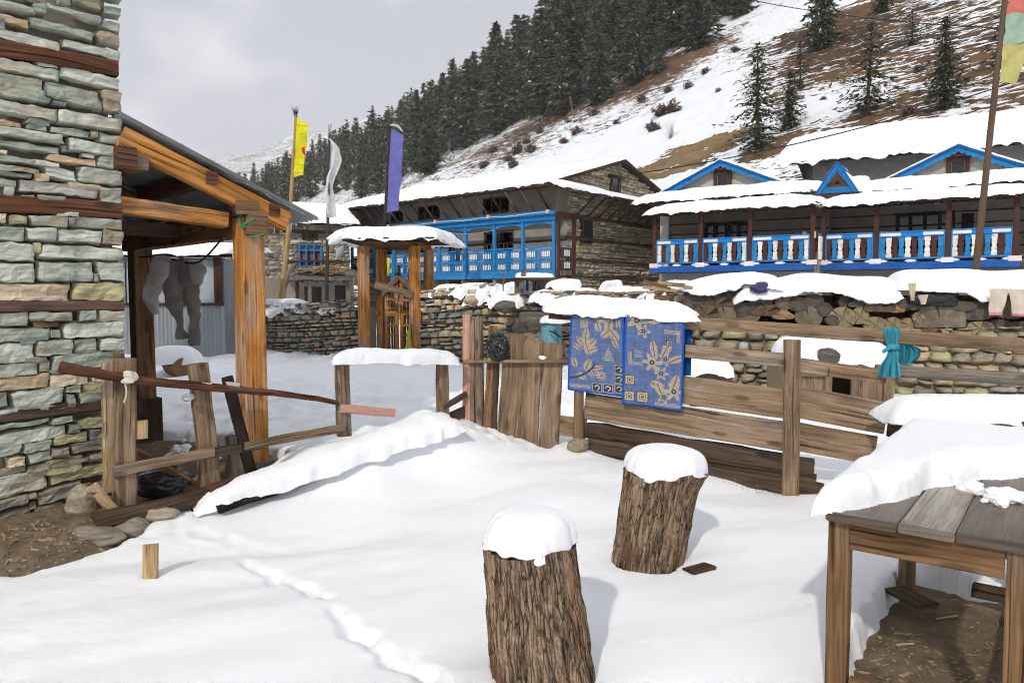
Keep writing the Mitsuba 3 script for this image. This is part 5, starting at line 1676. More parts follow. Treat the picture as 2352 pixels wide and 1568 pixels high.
# signboard in the left bay
sg = thing('signboard', 'blue signboard with yellow lettering hung on the left end of the blue balcony', 'sign')
a, b = tps[0] - .12, tps[1] - .15
mid_, hw = (a + b) / 2, abs(a - b) / 2
put('board', box(MB(), P(mid_, -.06, 2.80), ax * hw, bx * .012, Z * .37), 'tint', sg, color=(.02, .13, .28))
fm = MB()
for z_ in (2.44, 3.16):
    beam(fm, P(a, -.08, z_), P(b, -.08, z_), .03, .03, PALE, rough=0)
for q in (a, b):
    beam(fm, P(q, -.08, 2.44), P(q, -.08, 3.16), .03, .03, PALE, rough=0)
put('frame', fm, 'wood', sg)
G0 = P(b, -.085, 0) if np.dot(P(b, 0, 0) - P(a, 0, 0), V(1, 0, 0)) < 0 else P(a, -.085, 0)
gx = V(1, 0, 0) * 0 + (ax if ax[0] > 0 else -ax)


def stroke(mb, pts, zc, x0, s, r=.022):
    q = np.array([G0 + gx * (x0 + s * px_) + Z * (zc + s * py_) for px_, py_ in pts])
    tube(mb, curve(*q, n=14) if len(q) > 2 else q, r, 6)


LETTERS = {'sa': [[(0, 1), (1.0, 1)], [(.8, 1), (.8, 0)], [(.15, 1), (.15, .55), (.4, .55), (.55, .1)], [(.4, .6), (.8, .55)]],
           'ta': [[(0, 1), (.9, 1)], [(.45, 1), (.45, .8), (.12, .65), (.1, .25), (.45, .05), (.75, .22)]],
           'e': [[(.45, 1), (.3, 1.3), (.1, 1.42)]], 'ka': [[(0, 1), (1, 1)], [(.5, 1), (.5, 0)], [(.5, .6), (.15, .7), (.15, .3), (.5, .4)], [(.5, .55), (.85, .65), (.8, .2)]]}
for nm, x_ in (('sa', .10), ('ka', .42), ('ta', .92), ('e', .92)):
    m = MB()
    for s_ in LETTERS[nm]:
        stroke(m, s_, 2.82, x_, .24)
    put('letter', m, 'tint', sg, color=(.72, .66, .30))
for j_, (chr_, x_) in enumerate(zip('MOM', (.50, .78, 1.04))):
    m = meshkit.text_mesh(chr_, .20, .012, True)
    v = G0 + gx * (x_ + m.vertices[:, :1]) + Z * (2.53 + m.vertices[:, 1:2]) - bx * m.vertices[:, 2:]
    put('letter', MB().add(v, m.faces), 'tint', sg, color=(.45, .66, .25) if j_ == 0 else (.60, .68, .45))

# eaves, struts and the great roof
SE_, ZE_, SR, ZRG = -.62, 5.20, 4.25, 6.62
TL, TR = tp(770, SE_), TS - .22
for i in range(17):
    t_ = TS + .3 + (LB + .4 - TS) * i / 16
    put('strut', board(P(t_, SU - .02, 4.50), P(t_ - .05, SE_ + .18, ZE_ - .08), .06, .06, WEATHERED if i % 3 else OLD, rough=0), 'wood', hb)
put('eave_beam', board(P(TR + .1, SE_ + .22, ZE_ - .06), P(TL - .1, SE_ + .22, ZE_ - .06), .10, .10, OLD, rough=0), 'wood', hb)
rfm = MB()
for s0, z0_, s1_, z1_ in ((SE_, ZE_, SR, ZRG), (9.0, ZE_, SR, ZRG)):
    c = [P(TR, s0, z0_), P(TL, s0, z0_), P(TL + .0, s1_, z1_), P(TR, s1_, z1_)]
    rfm.add(np.array(c), [[0, 1, 2, 3]]).add(np.array(c) - Z * .09, [[3, 2, 1, 0]])
    rfm.add(np.array([c[0], c[1], c[1] - Z * .09, c[0] - Z * .09]), [[0, 1, 2, 3]])
    for i_, j_ in ((0, 3), (1, 2)):
        rfm.add(np.array([c[i_], c[j_], c[j_] - Z * .09, c[i_] - Z * .09]), [[0, 1, 2, 3]])
rk = put('roof', rfm, 'tint', hb, color=(.07, .055, .045))
m = MB()
slab(m, [P(TR, SE_ - .03, ZE_ + .01), P(TL, SE_ - .03, ZE_ + .01), P(TL - .1, SR, ZRG + .01), P(TR, SR, ZRG + .01)], .20, 101, 150, 40, wob=.05, droop=.07, lump=.25, freq=1.0, p=10)
slab(m, [P(TR, 9.0, ZE_ + .01), P(TL, 9.0, ZE_ + .01), P(TL - .1, SR, ZRG + .01), P(TR, SR, ZRG + .01)], .20, 102, 60, 20, wob=.05, droop=.05, lump=.25, freq=1.0, p=10)
put('snow', m, 'snow', rk, smooth=True)
for s0, s1_, nm in ((SE_, SR, 1), (9.0, SR, 2)):
    put('barge_board', board(P(TR - .03, s0, ZE_ - .05), P(TR - .03, s1_, ZRG - .05), .05, .10, OLD, rough=0), 'wood', hb)
# the side wall
gab = lambda x: ZRG - .12 - abs(x + SW - SR) * (ZRG - ZE_) / (SR - SE_)
cm = MB()
pl = [(SW, .2), (7.6, .2), (7.6, 5.45), (SR, ZRG - .1), (SW, 5.6)]
prism(cm, pl, bx, Z, P(TS + .05, 0, 0), ax * .3)
put('side_wall', cm, 'tint', hb, color=(.24, .21, .165))
wn = [(tp(1351) * 0 + 1.78, 2.36, 3.45, 4.22), (3.65, 4.2, 5.35, 5.92)]
hole = lambda x, z_: any(a - .05 < x + SW < b + .05 and c - .05 < z_ < d + .1 for a, b, c, d in wn)
stone_face(hb, lambda t, s, z_: P(t, s, z_), SW, 7.3, TS, .4, 6.6, (.08, .17), (.13, .36), 111, [S_BEIGE, S_CREAM, S_BEIGE, S_OLIVE, S_PINK, S_TAN, S_DRAB], hole, .07, gab, 's')
for a, b, c, d in wn:
    m = MB()
    box(m, P(TS + .02, (a + b) / 2, (c + d) / 2), bx * (b - a) / 2, ax * .05, Z * (d - c) / 2)
    wk = put('window', m, 'glass', hb)  # flush dark block, the shade inside the opening put into its colour
    put('lintel', board(P(TS - .05, a - .15, d + .05), P(TS - .05, b + .15, d + .05), .12, .10, OLD, rough=0), 'wood', wk)
    for q in (a, b):
        put('jamb', board(P(TS - .04, q, c), P(TS - .04, q, d), .07, .08, OLD, up=bx, rough=0), 'wood', wk)
for z_ in (4.32, 3.58, 2.86, 2.27):
    put('timber_band', board(P(TS - .05, SW - .1, z_), P(TS - .05, 7.4, z_), .10, .09, OLD, rough=0), 'wood', hb)
for i in range(9):
    s_ = SW + .5 + i * .66
    put('strut', board(P(TS - .05, s_, 4.38), P(TS - .78, s_ + .05, 4.98), .06, .07, OLD, rough=0), 'wood', hb)
pr = MB()
c = np.array([P(TS - .95, SE_, 5.02), P(TS - .95, 7.9, 5.02), P(TS - .0, 7.9, 5.34), P(TS - .0, SE_ + .3, 5.34)])
pr.add(c, [[0, 1, 2, 3]]).add(c - Z * .06, [[3, 2, 1, 0]]).add(np.array([c[0], c[1], c[1] - Z * .06, c[0] - Z * .06]), [[0, 1, 2, 3]])
pk_ = put('side_roof', pr, 'tint', hb, color=(.06, .05, .042))
m = MB()
slab(m, [c[0] + Z * .01, c[0] + (c[1] - c[0]) * .36 + Z * .01, c[3] + (c[2] - c[3]) * .36 + Z * .01, c[3] + Z * .01], .14, 105, 40, 10, wob=.05, droop=.06, freq=1.6)
slab(m, [c[0] + (c[1] - c[0]) * .33 + Z * .01 + ax * .06, c[1] + Z * .01, c[2] + Z * .01, c[3] + (c[2] - c[3]) * .33 + Z * .01], .09, 106, 50, 10, wob=.06, droop=.05, freq=1.6)
put('snow', m, 'snow', pk_, smooth=True)


# laundry on the balcony
def hung(name, px0, px1, py0, py1, Y, col, lab, cat='clothes', seed=1, wave=.04):
    m = MB()
    a, b, c_, d = at(px0, py0, Y), at(px1, py0, Y), at(px1, py1, Y), at(px0, py1, Y)
    def fn(A, B):
        Pq = ((1 - A) * (1 - B))[..., None] * a + (A * (1 - B))[..., None] * b + (A * B)[..., None] * c_ + ((1 - A) * B)[..., None] * d
        return vnoise(Pq + V(.2, 1, 0) * (wave * np.sin(A * 14 + seed) * (.4 + B))[..., None], wave * .6, 5.0, seed)
    sheet(m, fn, 14, 14)
    put(name, m, 'tint', smooth=True, color=col, label=lab, cat=cat)


hung('jeans', 1036, 1062, 538, 560, 25.9, (.10, .16, .30), 'blue jacket hanging on the line in the blue balcony', seed=1)
hung('jeans', 1045, 1056, 556, 600, 25.75, (.06, .09, .16), 'dark blue trousers hanging over the blue balcony rail', seed=2)
hung('towel', 881, 895, 592, 630, 28.3, (.62, .62, .04), 'bright yellow cloth hanging on the blue balcony behind the gate', 'cloth', 3)
hung('towel', 939, 947, 572, 612, 27.4, (.55, .22, .25), 'pink cloth hanging on the blue balcony behind the gate posts', 'cloth', 5)
put('clothes_line', tube(MB(), sag(at(1010, 530, 26.0), at(1136, 528, 24.9), .12, 14), .008, 4), 'tint', color=(.4, .4, .4), label='thin washing line strung across the blue balcony', cat='rope')

# ---------------------------------------------------------------- the house with the blue and white balustrade
P, tp, zp, ax, bx = frame((4.63, 24.4), (.844, -.536))
hw_ = thing('gabled_house', 'house with blue and white balustrade, two blue edged gables and snowy double eaves', 'house')
bw = hw_ + '__balustrade'
SEC = [(0.0, [1502, 1607, 1719, 1862]), (.5, [1886, 2007, 2171, 2325])]
BZ0, BZ1, BZT = 2.62, 3.42, 4.28
bm = MB()
for s_, pxs in SEC:
    a, b = tp(pxs[0] - 8, s_), tp(pxs[-1] + 12, s_)
    beam(bm, P(a, s_, 2.47), P(b, s_, 2.47), .14, .19, DEEPBLUE, rough=0)
put('balustrade', bm, 'wood', hw_, label='blue and white balustrade with waisted balusters')
flr = MB()
quad_wall(flr, P, -.1, tp(1868, 0), .1, 2.38, 2.50, 1.6, 4)
quad_wall(flr, P, tp(1868, 0) + .01, tp(2345, .5) + .2, .6, 2.38, 2.50, 1.6, 4)
put('floor', flr, 'plaster', hw_)
for si, (s_, pxs) in enumerate(SEC):
    ts = [tp(q, s_) for q in pxs]
    for j_, t_ in enumerate(ts):
        put('post', board(P(t_, s_ + .02, 2.5), P(t_, s_ + .02, BZT + .1), .13, .13, MAROON, up=bx, rough=0), 'wood', hw_)
        put('post_foot', box(MB(), P(t_, s_ - .06, 2.60), ax * .15, bx * .03, Z * .07), 'tint', bw, color=(.70, .60, .56) if j_ % 3 == 0 else (.72, .70, .68))
    for i in range(3):
        a, b = ts[i] + .09, ts[i + 1] - .09
        put('top_rail', board(P(a, s_ - .03, BZ1), P(b, s_ - .03, BZ1), .09, .035, BLUE, rough=0), 'wood', bw)
        put('bottom_rail', board(P(a, s_ - .03, BZ0 + .05), P(b, s_ - .03, BZ0 + .05), .09, .05, BLUE, rough=0), 'wood', bw)
        put('under_rail', board(P(a, s_ - .03, BZ1 - .13), P(b, s_ - .03, BZ1 - .13), .06, .03, BLUE, rough=0), 'wood', bw)
        for c, (q0, q1) in enumerate(((.0, .34), (.34, .68), (.68, 1.0))):
            put('rail_panel', box(MB(), P(a + (b - a) * (q0 + q1) / 2, s_ - .02, BZ1 - .07), ax * (b - a) * (q1 - q0) / 2, bx * .02, Z * .055), 'wood' if c == 1 else 'tint', bw, color=None if c == 1 else (.74, .70, .70))
            if c == 1:
                k_ = [k for k in scene if k.startswith(bw + '__rail_panel')][-1]
                scene[k_] = mikit.ply(MB().add(*[q for q in box(MB(), P(a + (b - a) * (q0 + q1) / 2, s_ - .02, BZ1 - .07), ax * (b - a) * (q1 - q0) / 2, bx * .02, Z * .055).out()[:2]]).out()[:2], 'tint', False, color=np.tile([.022, .20, .60], (24, 1)))
        for q in (a, b):
            put('side_rail', board(P(q, s_ - .02, BZ0), P(q, s_ - .02, BZ1), .035, .06, BLUE, up=bx, rough=0), 'wood', bw)
        nb = int(round((b - a) / .155))
        zz = np.linspace(0, 1, 13)
        half = np.interp(zz, [0, .18, .25, .36, .5, .62, .72, .82, 1.0], [1, 1, .72, 1.0, .58, 1.0, .72, 1, 1])
        wB = (b - a) / nb * .47
        for q in range(nb):
            tq = a + (b - a) * (q + .5) / nb
            poly = [(-wB * h_, z_) for h_, z_ in zip(half, zz)] + [(wB * h_, z_) for h_, z_ in zip(half[::-1], zz[::-1])]
            poly = [(x, BZ0 + .07 + z_ * (BZ1 - .15 - BZ0 - .07)) for x, z_ in poly]
            put('baluster', retone(prism(MB(), poly, ax, Z, P(tq, s_ - .03, 0), bx * .03), (WHITE, MAROON, BLUE)[(q + i + si) % 3]), 'wood', bw)
        prev = a
        for q in range(3):
            c0_ = a + (b - a) * (.08 + .46 * q) if q < 2 else b
            poly = [(prev, 2.56), (c0_, 2.56), (c0_ + (.10 if q < 2 else 0), 2.60), (c0_, 2.64), (prev, 2.64)] + ([(prev - .10, 2.60)] if q else [])
            put('skirt', prism(MB(), poly, ax, Z, P(0, s_ - .05, 0), bx * .03), 'tint', bw, color=(.74, .73, .72))
            prev = a + (b - a) * (.46 + .46 * q)
        put('arch_rail', board(P(ts[i], s_, BZT + .0), P(ts[i + 1], s_, BZT + .0), .09, .10, MAROON, rough=0), 'wood', hw_)
tj = tp(1868, 0)
for q in range(5):
    put('baluster', board(P(tj + .10, .06 + .09 * q, BZ0 + .06), P(tj + .10, .06 + .09 * q, BZ1 - .05), .03, .06, WHITE, up=ax, rough=0), 'wood', bw)
put('return_rail', board(P(tj + .10, 0, BZ1), P(tj + .10, .5, BZ1), .06, .05, BLUE, rough=0), 'wood', bw)
put('prayer_scarf', hung('prayer_scarf', 1843, 1852, 532, 575, 22.0, (.50, .30, .22), 'faded orange scarf tied to the corner post of the blue and white balcony', 'scarf', 6, .02) or tube(MB(), [P(tj, -.06, 3.3), P(tj, -.06, 3.5)], .03, 6), 'tint', hw_, color=(.5, .42, .2))
# walls behind the balcony and under it
dk = []
for s_, a, b, holes in ((1.55, -.1, tj + .1, [(tp(1612, 1.55), tp(1718, 1.55), 2.5, 4.05), ]), (2.05, tj, tp(2345, .5) + .3, [(tp(2050, 2.05), tp(2185, 2.05), 2.5, 4.1), (tp(2200, 2.05), tp(2228, 2.05), 2.5, 4.0)])):
    m = MB()
    quad_wall(m, P, a, b, s_, 2.4, 4.75, .25, 2, holes)
    put('wall', m, 'plaster', hw_)
    for q in np.arange(2.7, 4.2, .34):
        put('wall_board', board(P(a, s_ - .02, q), P(b, s_ - .02, q), .05, .03, BLACKENED, rough=0), 'wood', hw_)
    for c_ in holes:
        window(hw_, P, c_[0], c_[1], s_ + .03, c_[2], c_[3], BLACKENED, 3, .09, (.55,), .1)
m = MB()
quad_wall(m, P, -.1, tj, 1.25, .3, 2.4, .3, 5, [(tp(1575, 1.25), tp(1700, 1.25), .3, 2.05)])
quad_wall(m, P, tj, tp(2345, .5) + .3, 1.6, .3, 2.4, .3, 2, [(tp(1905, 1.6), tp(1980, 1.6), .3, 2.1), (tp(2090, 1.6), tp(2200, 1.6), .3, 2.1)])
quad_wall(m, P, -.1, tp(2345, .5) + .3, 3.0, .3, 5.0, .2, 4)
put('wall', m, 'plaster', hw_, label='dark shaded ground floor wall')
put('end_wall', box(MB(), P(-.1, 4.0, 2.6), bx * 2.6, ax * .15, Z * 2.4), 'plaster', hw_)
put('end_wall', box(MB(), P(tp(2345, .5) + .3, 4.2, 2.6), bx * 2.4, ax * .15, Z * 2.4), 'plaster', hw_)
put('prop', board(P(tp(1874, -.3), -.3, .5), P(tp(1874, -.3), -.3, 2.5), .13, .10, WEATHERED, up=bx, rough=.003), 'wood', hw_, smooth=True)


def eave(nm, c, th, seed, nu=70, droop=.09, dark=.07):
    m = MB()
    c = np.array(c)
    m.add(c, [[0, 1, 2, 3]]).add(c - Z * dark, [[3, 2, 1, 0]])
    for i in range(4):
        q, r = c[i], c[(i + 1) % 4]
        m.add(np.array([q, r, r - Z * dark, q - Z * dark]), [[0, 1, 2, 3]])
    k = put(nm, m, 'tint', hw_, color=(.05, .042, .04))
    sm = MB()
    c = c + Z * .01
    c[:2] -= bx * .10 + Z * .02
    slab(sm, c, th, seed, nu + 60, 16, wob=.06, droop=droop, lump=.45, freq=1.8, p=4)
    put('snow', sm, 'snow', k, smooth=True)


ea, eb = tp(1478, -.35), tp(1872, -.35)
ec, ed = tp(1880, .15), tp(2400, .15)
eave('lower_eave', [P(ea, -.35, 4.30), P(eb, -.35, 4.30), P(eb + .2, 1.3, 4.42), P(ea + .1, 1.3, 4.42)], .30, 121)
eave('lower_eave', [P(ec - .12, .15, 4.28), P(ed, .15, 4.28), P(ed, 1.8, 4.38), P(ec - .1, 1.8, 4.38)], .30, 122, 90)
for nm, a, b, s_, z_ in (('fringe', ea, eb, -.36, 4.30), ('fringe', ec, ed, .14, 4.28)):
    n_ = int(abs(b - a) / .16)
    poly = [(a, z_ + .03)] + [x for i in range(n_) for x in ((a + (b - a) * i / n_, z_ - .03), (a + (b - a) * (i + .5) / n_, z_ - .13))] + [(b, z_ + .03)]
    put(nm, prism(MB(), poly, ax, Z, P(0, s_, 0), bx * .02), 'tint', hw_, color=(.06, .04, .035))
ua, ub = tp(1448, .55), tp(1853, .55)
uc, ud = tp(1962, 1.0), tp(2420, 1.0)
eave('upper_eave', [P(ua, .55, 4.80), P(ub, .55, 4.80), P(ub + .5, 2.4, 5.05), P(ua + .3, 2.4, 5.05)], .32, 123, dark=.15)
eave('upper_eave', [P(uc, 1.0, 4.72), P(ud, 1.0, 4.72), P(ud, 2.9, 4.95), P(uc - .6, 2.9, 4.95)], .32, 124, 80, dark=.15)
m = MB()
slab(m, [P(ub + .0, .9, 4.75), P(uc + .1, 1.3, 4.75), P(uc + .1, 3.2, 5.3), P(ub, 3.2, 5.3)], .24, 125, 30, 14, wob=.05, lump=.3)
put('valley_snow', m, 'snow', hw_, smooth=True)


def gable(px_c, py_apex, pxl, pxr, py_base, s_, win, seed):
    tc, tl, tr_ = tp(px_c, s_), tp(pxl, s_), tp(pxr, s_)
    hwid = (tr_ - tl) / 2
    tc = (tl + tr_) / 2 * .5 + tc * .5
    za, zb = zp(px_c, py_apex, s_) - .12, zp(px_c, py_base, s_)
    w0, w1 = tc - .25, tc + .25
    zw0, zw1 = zb + .16, zb + .70
    tri = Polygon([(tc - hwid, zb - .3), (tc + hwid, zb - .3), (tc + hwid, zb), (tc, za), (tc - hwid, zb)]).difference(shapely.box(w0, zw0, w1, zw1))
    m = MB()
    mm = trimesh.creation.extrude_polygon(tri, .2, engine='earcut')
    v = P(0, s_ + .25, 0) + mm.vertices[:, :1] * ax + Z * mm.vertices[:, 1:2] + bx * mm.vertices[:, 2:]
    m.add(v[mm.faces].reshape(-1, 3), np.arange(mm.faces.size).reshape(-1, 3), np.tile([303.0, 0], (mm.faces.size, 1)))
    gk = put('gable', m, 'plaster', hw_)
    for sg_ in (-1, 1):
        L = math.hypot(hwid, za - zb)
        n_ = 14
        xs_ = np.linspace(0, 1.06, n_ * 2 + 1)
        lowe = [(sg_ * hwid * x * 1.0, -(za - zb) * x - (.15 if i % 2 else .10)) for i, x in enumerate(xs_)]
        poly = [(sg_ * hwid * xs_[-1], -(za - zb) * xs_[-1] + .06), (0, .06)] + lowe
        put('barge_board', retone(prism(MB(), [(tc + x, za + z_) for x, z_ in poly], ax, Z, P(0, s_ - .08, 0), bx * .04), BLUE), 'wood', gk)
        c = np.array([P(tc + sg_ * hwid * 1.08, s_ - .15, zb - .08 * (za - zb) + .10), P(tc, s_ - .15, za + .10), P(tc, s_ + 4.6, za + .10), P(tc + sg_ * hwid * 1.08, s_ + 4.6, zb - .08 * (za - zb) + .10)])
        r = MB()
        r.add(c, [[0, 1, 2, 3]]).add(c - Z * .06, [[3, 2, 1, 0]]).add(np.array([c[0], c[1], c[1] - Z * .06, c[0] - Z * .06]), [[0, 1, 2, 3]])
        kk = put('roof_slope', r, 'tint', gk, color=(.02, .12, .36))
        sm = MB()
        slab(sm, c + Z * .012, .10, seed + sg_, 34, 30, wob=.04, droop=.02, p=10, freq=1.2)
        scene_key = put('roof_snow', sm, 'snow', gk, smooth=True)
    window(hw_, P, w0 - .05, w1 + .05, s_ + .16, zw0 - .05, zw1 + .02, MAROON, 0, .12, (), .08)
    fr_ = MB()
    for q in (w0 + .08, w1 - .08):
        beam(fr_, P(q, s_ + .19, zw0 + .08), P(q, s_ + .19, zw1 - .1), .025, .03, PALE, up=bx, rough=0)
    for q in (zw0 + .08, zw1 - .1):
        beam(fr_, P(w0 + .08, s_ + .19, q), P(w1 - .08, s_ + .19, q), .03, .025, PALE, rough=0)
    put('window_trim', fr_, 'wood', gk)
    put('window_lintel', board(P(w0 - .18, s_ + .12, zw1 + .08), P(w1 + .18, s_ + .12, zw1 + .08), .2, .09, REDBROWN, rough=0), 'wood', gk)


gable(1652, 366, 1512, 1798, 440, 2.0, None, 131)
gable(2186, 331, 2010, 2385, 416, 2.5, None, 141)
# the small star dormer
tc, s_ = tp(1914, .9), .9
za, zb = zp(1914, 374, s_), zp(1914, 443, s_)
hd = (tp(1960, s_) - tp(1867, s_)) / 2
dm = hw_ + '__dormer'
outer, inner = Polygon([(tc - hd, zb), (tc + hd, zb), (tc, za)]), Polygon([(tc - hd * .56, zb + .17), (tc + hd * .56, zb + .17), (tc, za - .27)])


def extr(pg, so, dep, tone, mat='wood'):
    mm = trimesh.creation.extrude_polygon(pg, dep, engine='earcut')
    v = P(0, so, 0) + mm.vertices[:, :1] * ax + Z * mm.vertices[:, 1:2] + bx * mm.vertices[:, 2:]
    o = toff(tone)
    return MB().add(v[mm.faces].reshape(-1, 3), np.arange(mm.faces.size).reshape(-1, 3), mm.vertices[mm.faces].reshape(-1, 3)[:, :2] + np.array(o))


put('dormer', extr(outer.difference(inner), s_, .07, BLUE), 'wood', hw_, label='small blue triangular dormer with a star cut in its panel')
ang = np.arange(12) * np.pi / 6 + np.pi / 6
rad = np.where(np.arange(12) % 2 == 0, .085, .04)
star = Polygon(np.stack([tc + rad * np.cos(ang), zb + .30 + rad * np.sin(ang)], 1))
put('star_panel', extr(inner.buffer(.02).difference(star), s_ + .05, .04, REDBROWN), 'wood', dm)
put('back', extr(inner.buffer(.02), s_ + .2, .03, BLACKENED), 'wood', dm)
n_ = 11
for sg_ in (-1, 1):
    xs_ = np.linspace(0, 1, n_ * 2 + 1)
    poly = [(tc + sg_ * hd * 1.04, zb - .02), (tc, za + .04)] + [(tc + sg_ * hd * x, za - (za - zb) * x - (.20 if i % 2 else .13)) for i, x in enumerate(xs_[:-2])]
    put('barge_board', retone(prism(MB(), poly, ax, Z, P(0, s_ - .05, 0), bx * .03), BLUE), 'wood', dm)
    c = np.array([P(tc + sg_ * hd * 1.05, s_ - .1, zb + .02), P(tc, s_ - .1, za + .05), P(tc, s_ + 2.2, za + .05), P(tc + sg_ * hd * 1.05, s_ + 2.2, zb + .02)])
    m = MB()
    m.add(c, [[0, 1, 2, 3]]).add(c - Z * .04, [[3, 2, 1, 0]]).add(np.array([c[0], c[1], c[1] - Z * .04, c[0] - Z * .04]), [[0, 1, 2, 3]])
    put('roof_slope', m, 'tint', dm, color=(.02, .13, .46))
    sm = MB()
    lo_ = c[0] + (c[1] - c[0]) * .0
    slab(sm, [lo_ + Z * .01, c[0] + (c[1] - c[0]) * .62 + bx * .25 + Z * .01, c[3] + (c[2] - c[3]) * .8 + Z * .01, c[3] + Z * .01] if sg_ > 0 else [c[0] + Z * .01, c[1] + Z * .01, c[2] + Z * .01, c[3] + Z * .01], .05, 151 + sg_, 20, 14, wob=.08, droop=.01, p=4)
    put('snow', sm, 'snow', dm, smooth=True)
put('sill', board(P(tc - hd * 1.0, s_ - .05, zb - .09), P(tc + hd * 1.0, s_ - .05, zb - .09), .1, .13, MAROON, rough=0), 'wood', dm)

# ---------------------------------------------------------------- the grey house behind with its broad roof
P, tp, zp, ax, bx = frame((10.97, 31.0), (.844, -.536))
h3 = thing('grey_house', 'grey plastered house behind the gables under one broad unbroken snow roof', 'house')
m = MB()
quad_wall(m, P, 1.15, 16, .95, 2, 7.15, .3, 5)
put('wall', m, 'plaster', h3)
m = MB()
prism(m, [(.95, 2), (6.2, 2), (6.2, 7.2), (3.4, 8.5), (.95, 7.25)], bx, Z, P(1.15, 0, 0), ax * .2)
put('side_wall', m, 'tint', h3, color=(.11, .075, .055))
m = MB()
c = np.array([P(0, 0, 7.12), P(16, 0, 7.12), P(16, 3.4, 8.72), P(-.1, 3.4, 8.72)])
c2 = np.array([P(0, 6.8, 7.12), P(16, 6.8, 7.12), P(16, 3.4, 8.72), P(-.1, 3.4, 8.72)])
for q in (c, c2):
    m.add(q, [[0, 1, 2, 3]]).add(q - Z * .1, [[3, 2, 1, 0]]).add(np.array([q[0], q[1], q[1] - Z * .1, q[0] - Z * .1]), [[0, 1, 2, 3]]).add(np.array([q[0], q[3], q[3] - Z * .1, q[0] - Z * .1]), [[0, 1, 2, 3]])
rk = put('roof', m, 'tint', h3, color=(.06, .055, .055))
m = MB()
slab(m, c + Z * .01 + V(-.04, -.04, 0), .42, 161, 110, 26, wob=.10, droop=.18, lump=.3, freq=.9, p=5)
slab(m, c2 + Z * .01, .4, 162, 40, 14, p=5)
put('snow', m, 'snow', rk, smooth=True)

# ---------------------------------------------------------------- the pale stone house at far left with blue windows
P, tp, zp, ax, bx = frame((at(653, 680, 27.0)[0], 27.0), (.92, .39))
W0 = tp(806, 0)
h0 = thing('corner_house', 'pale stone house with blue window frames behind the yellow flag pole', 'house')
Pl = lambda t, s, z_: P(-s, -t * 0 + t, z_)
m = MB()
box(m, P(W0 / 2, 2.6, 2.4), ax * (W0 / 2 - .03), bx * 2.55, Z * 2.1)
put('wall', m, 'tint', h0, color=(.25, .22, .175))
wins = [(tp(688, 0), tp(741, 0), zp(714, 614), zp(714, 560)), (tp(698, 0), tp(732, 0), zp(714, 550), zp(714, 530))]
hole = lambda x, z_: any(a - .06 < x < b + .06 and c - .06 < z_ < d + .06 for a, b, c, d in wins)
stone_face(h0, P, 0, W0, 0, .6, 4.4, (.07, .16), (.14, .36), 171, [S_BEIGE, S_CREAM, S_BEIGE, S_DRAB, S_OLIVE], hole, .05)
# its left face, seen past the lean-to post
kl = unit(V(*(bx[:2] * 1.0), 0))


def tl(px):
    k = (px - 1176) / FPX
    o = P(0, 0, 0)
    return (k * o[1] - o[0]) / (bx[0] - k * bx[1])


winl = [(tl(621), tl(592), 3.0, 4.0 - .25), (tl(620), tl(595), 1.72, 2.25)]
PL = lambda t, s, z_: P(s, t, z_)
stone_face(h0, PL, 0, 5.0, 0, .6, 4.4, (.07, .16), (.14, .36), 172, [S_BEIGE, S_BEIGE, S_OLIVE, S_CREAM, S_BEIGE], lambda x, z_: any(min(a, b) - .06 < x < max(a, b) + .06 and c - .06 < z_ < d + .06 for a, b, c, d in winl), .05)
PW = lambda t, s, z_: P(-s if False else s, t, z_)
for a, b, c, d in winl:
    window(h0, lambda t, s, z_: P(s, t, z_), a, b, -.04, c, d, BLUE, 2, .06, (.72,), .10)
window(h0, P, *wins[0][:2], -.04, *wins[0][2:], BLUE, 2, .06, (.72,), .1)
for q in range(3):
    a, b = wins[0][0] + (wins[0][1] - wins[0][0]) * (q + .2) / 3, wins[0][0] + (wins[0][1] - wins[0][0]) * (q + .55) / 3
    put('curtain', box(MB(), P((a + b) / 2, .03, wins[0][2] + .32), ax * (b - a) / 2, bx * .01, Z * .28), 'tint', h0, color=(.22, .02, .03))
window(h0, P, *wins[1][:2], -.03, *wins[1][2:], MAROON, 3, .07, (), .06)
for z_ in (3.98, 2.9, 2.1):
    put('timber_band', board(P(-.05, -.05, z_), P(W0, -.05, z_), .08, .07, OLD, rough=0), 'wood', h0)
m = MB()
c = np.array([P(-.5, -.55, 4.28), P(W0 + .3, -.55, 4.28), P(W0 + .3, 2.6, 5.25), P(-.5, 2.6, 5.25)])
c2 = np.array([P(-.5, 5.7, 4.28), P(W0 + .3, 5.7, 4.28), P(W0 + .3, 2.6, 5.25), P(-.5, 2.6, 5.25)])
for q in (c, c2):
    m.add(q, [[0, 1, 2, 3]]).add(q - Z * .08, [[3, 2, 1, 0]])
rk = put('roof', m, 'tint', h0, color=(.07, .055, .045))
m = MB()
slab(m, c + Z * .01, .22, 175, 60, 20, wob=.06, droop=.06, freq=1.2)
slab(m, c2 + Z * .01, .2, 176, 30, 12)
put('snow', m, 'snow', rk, smooth=True)
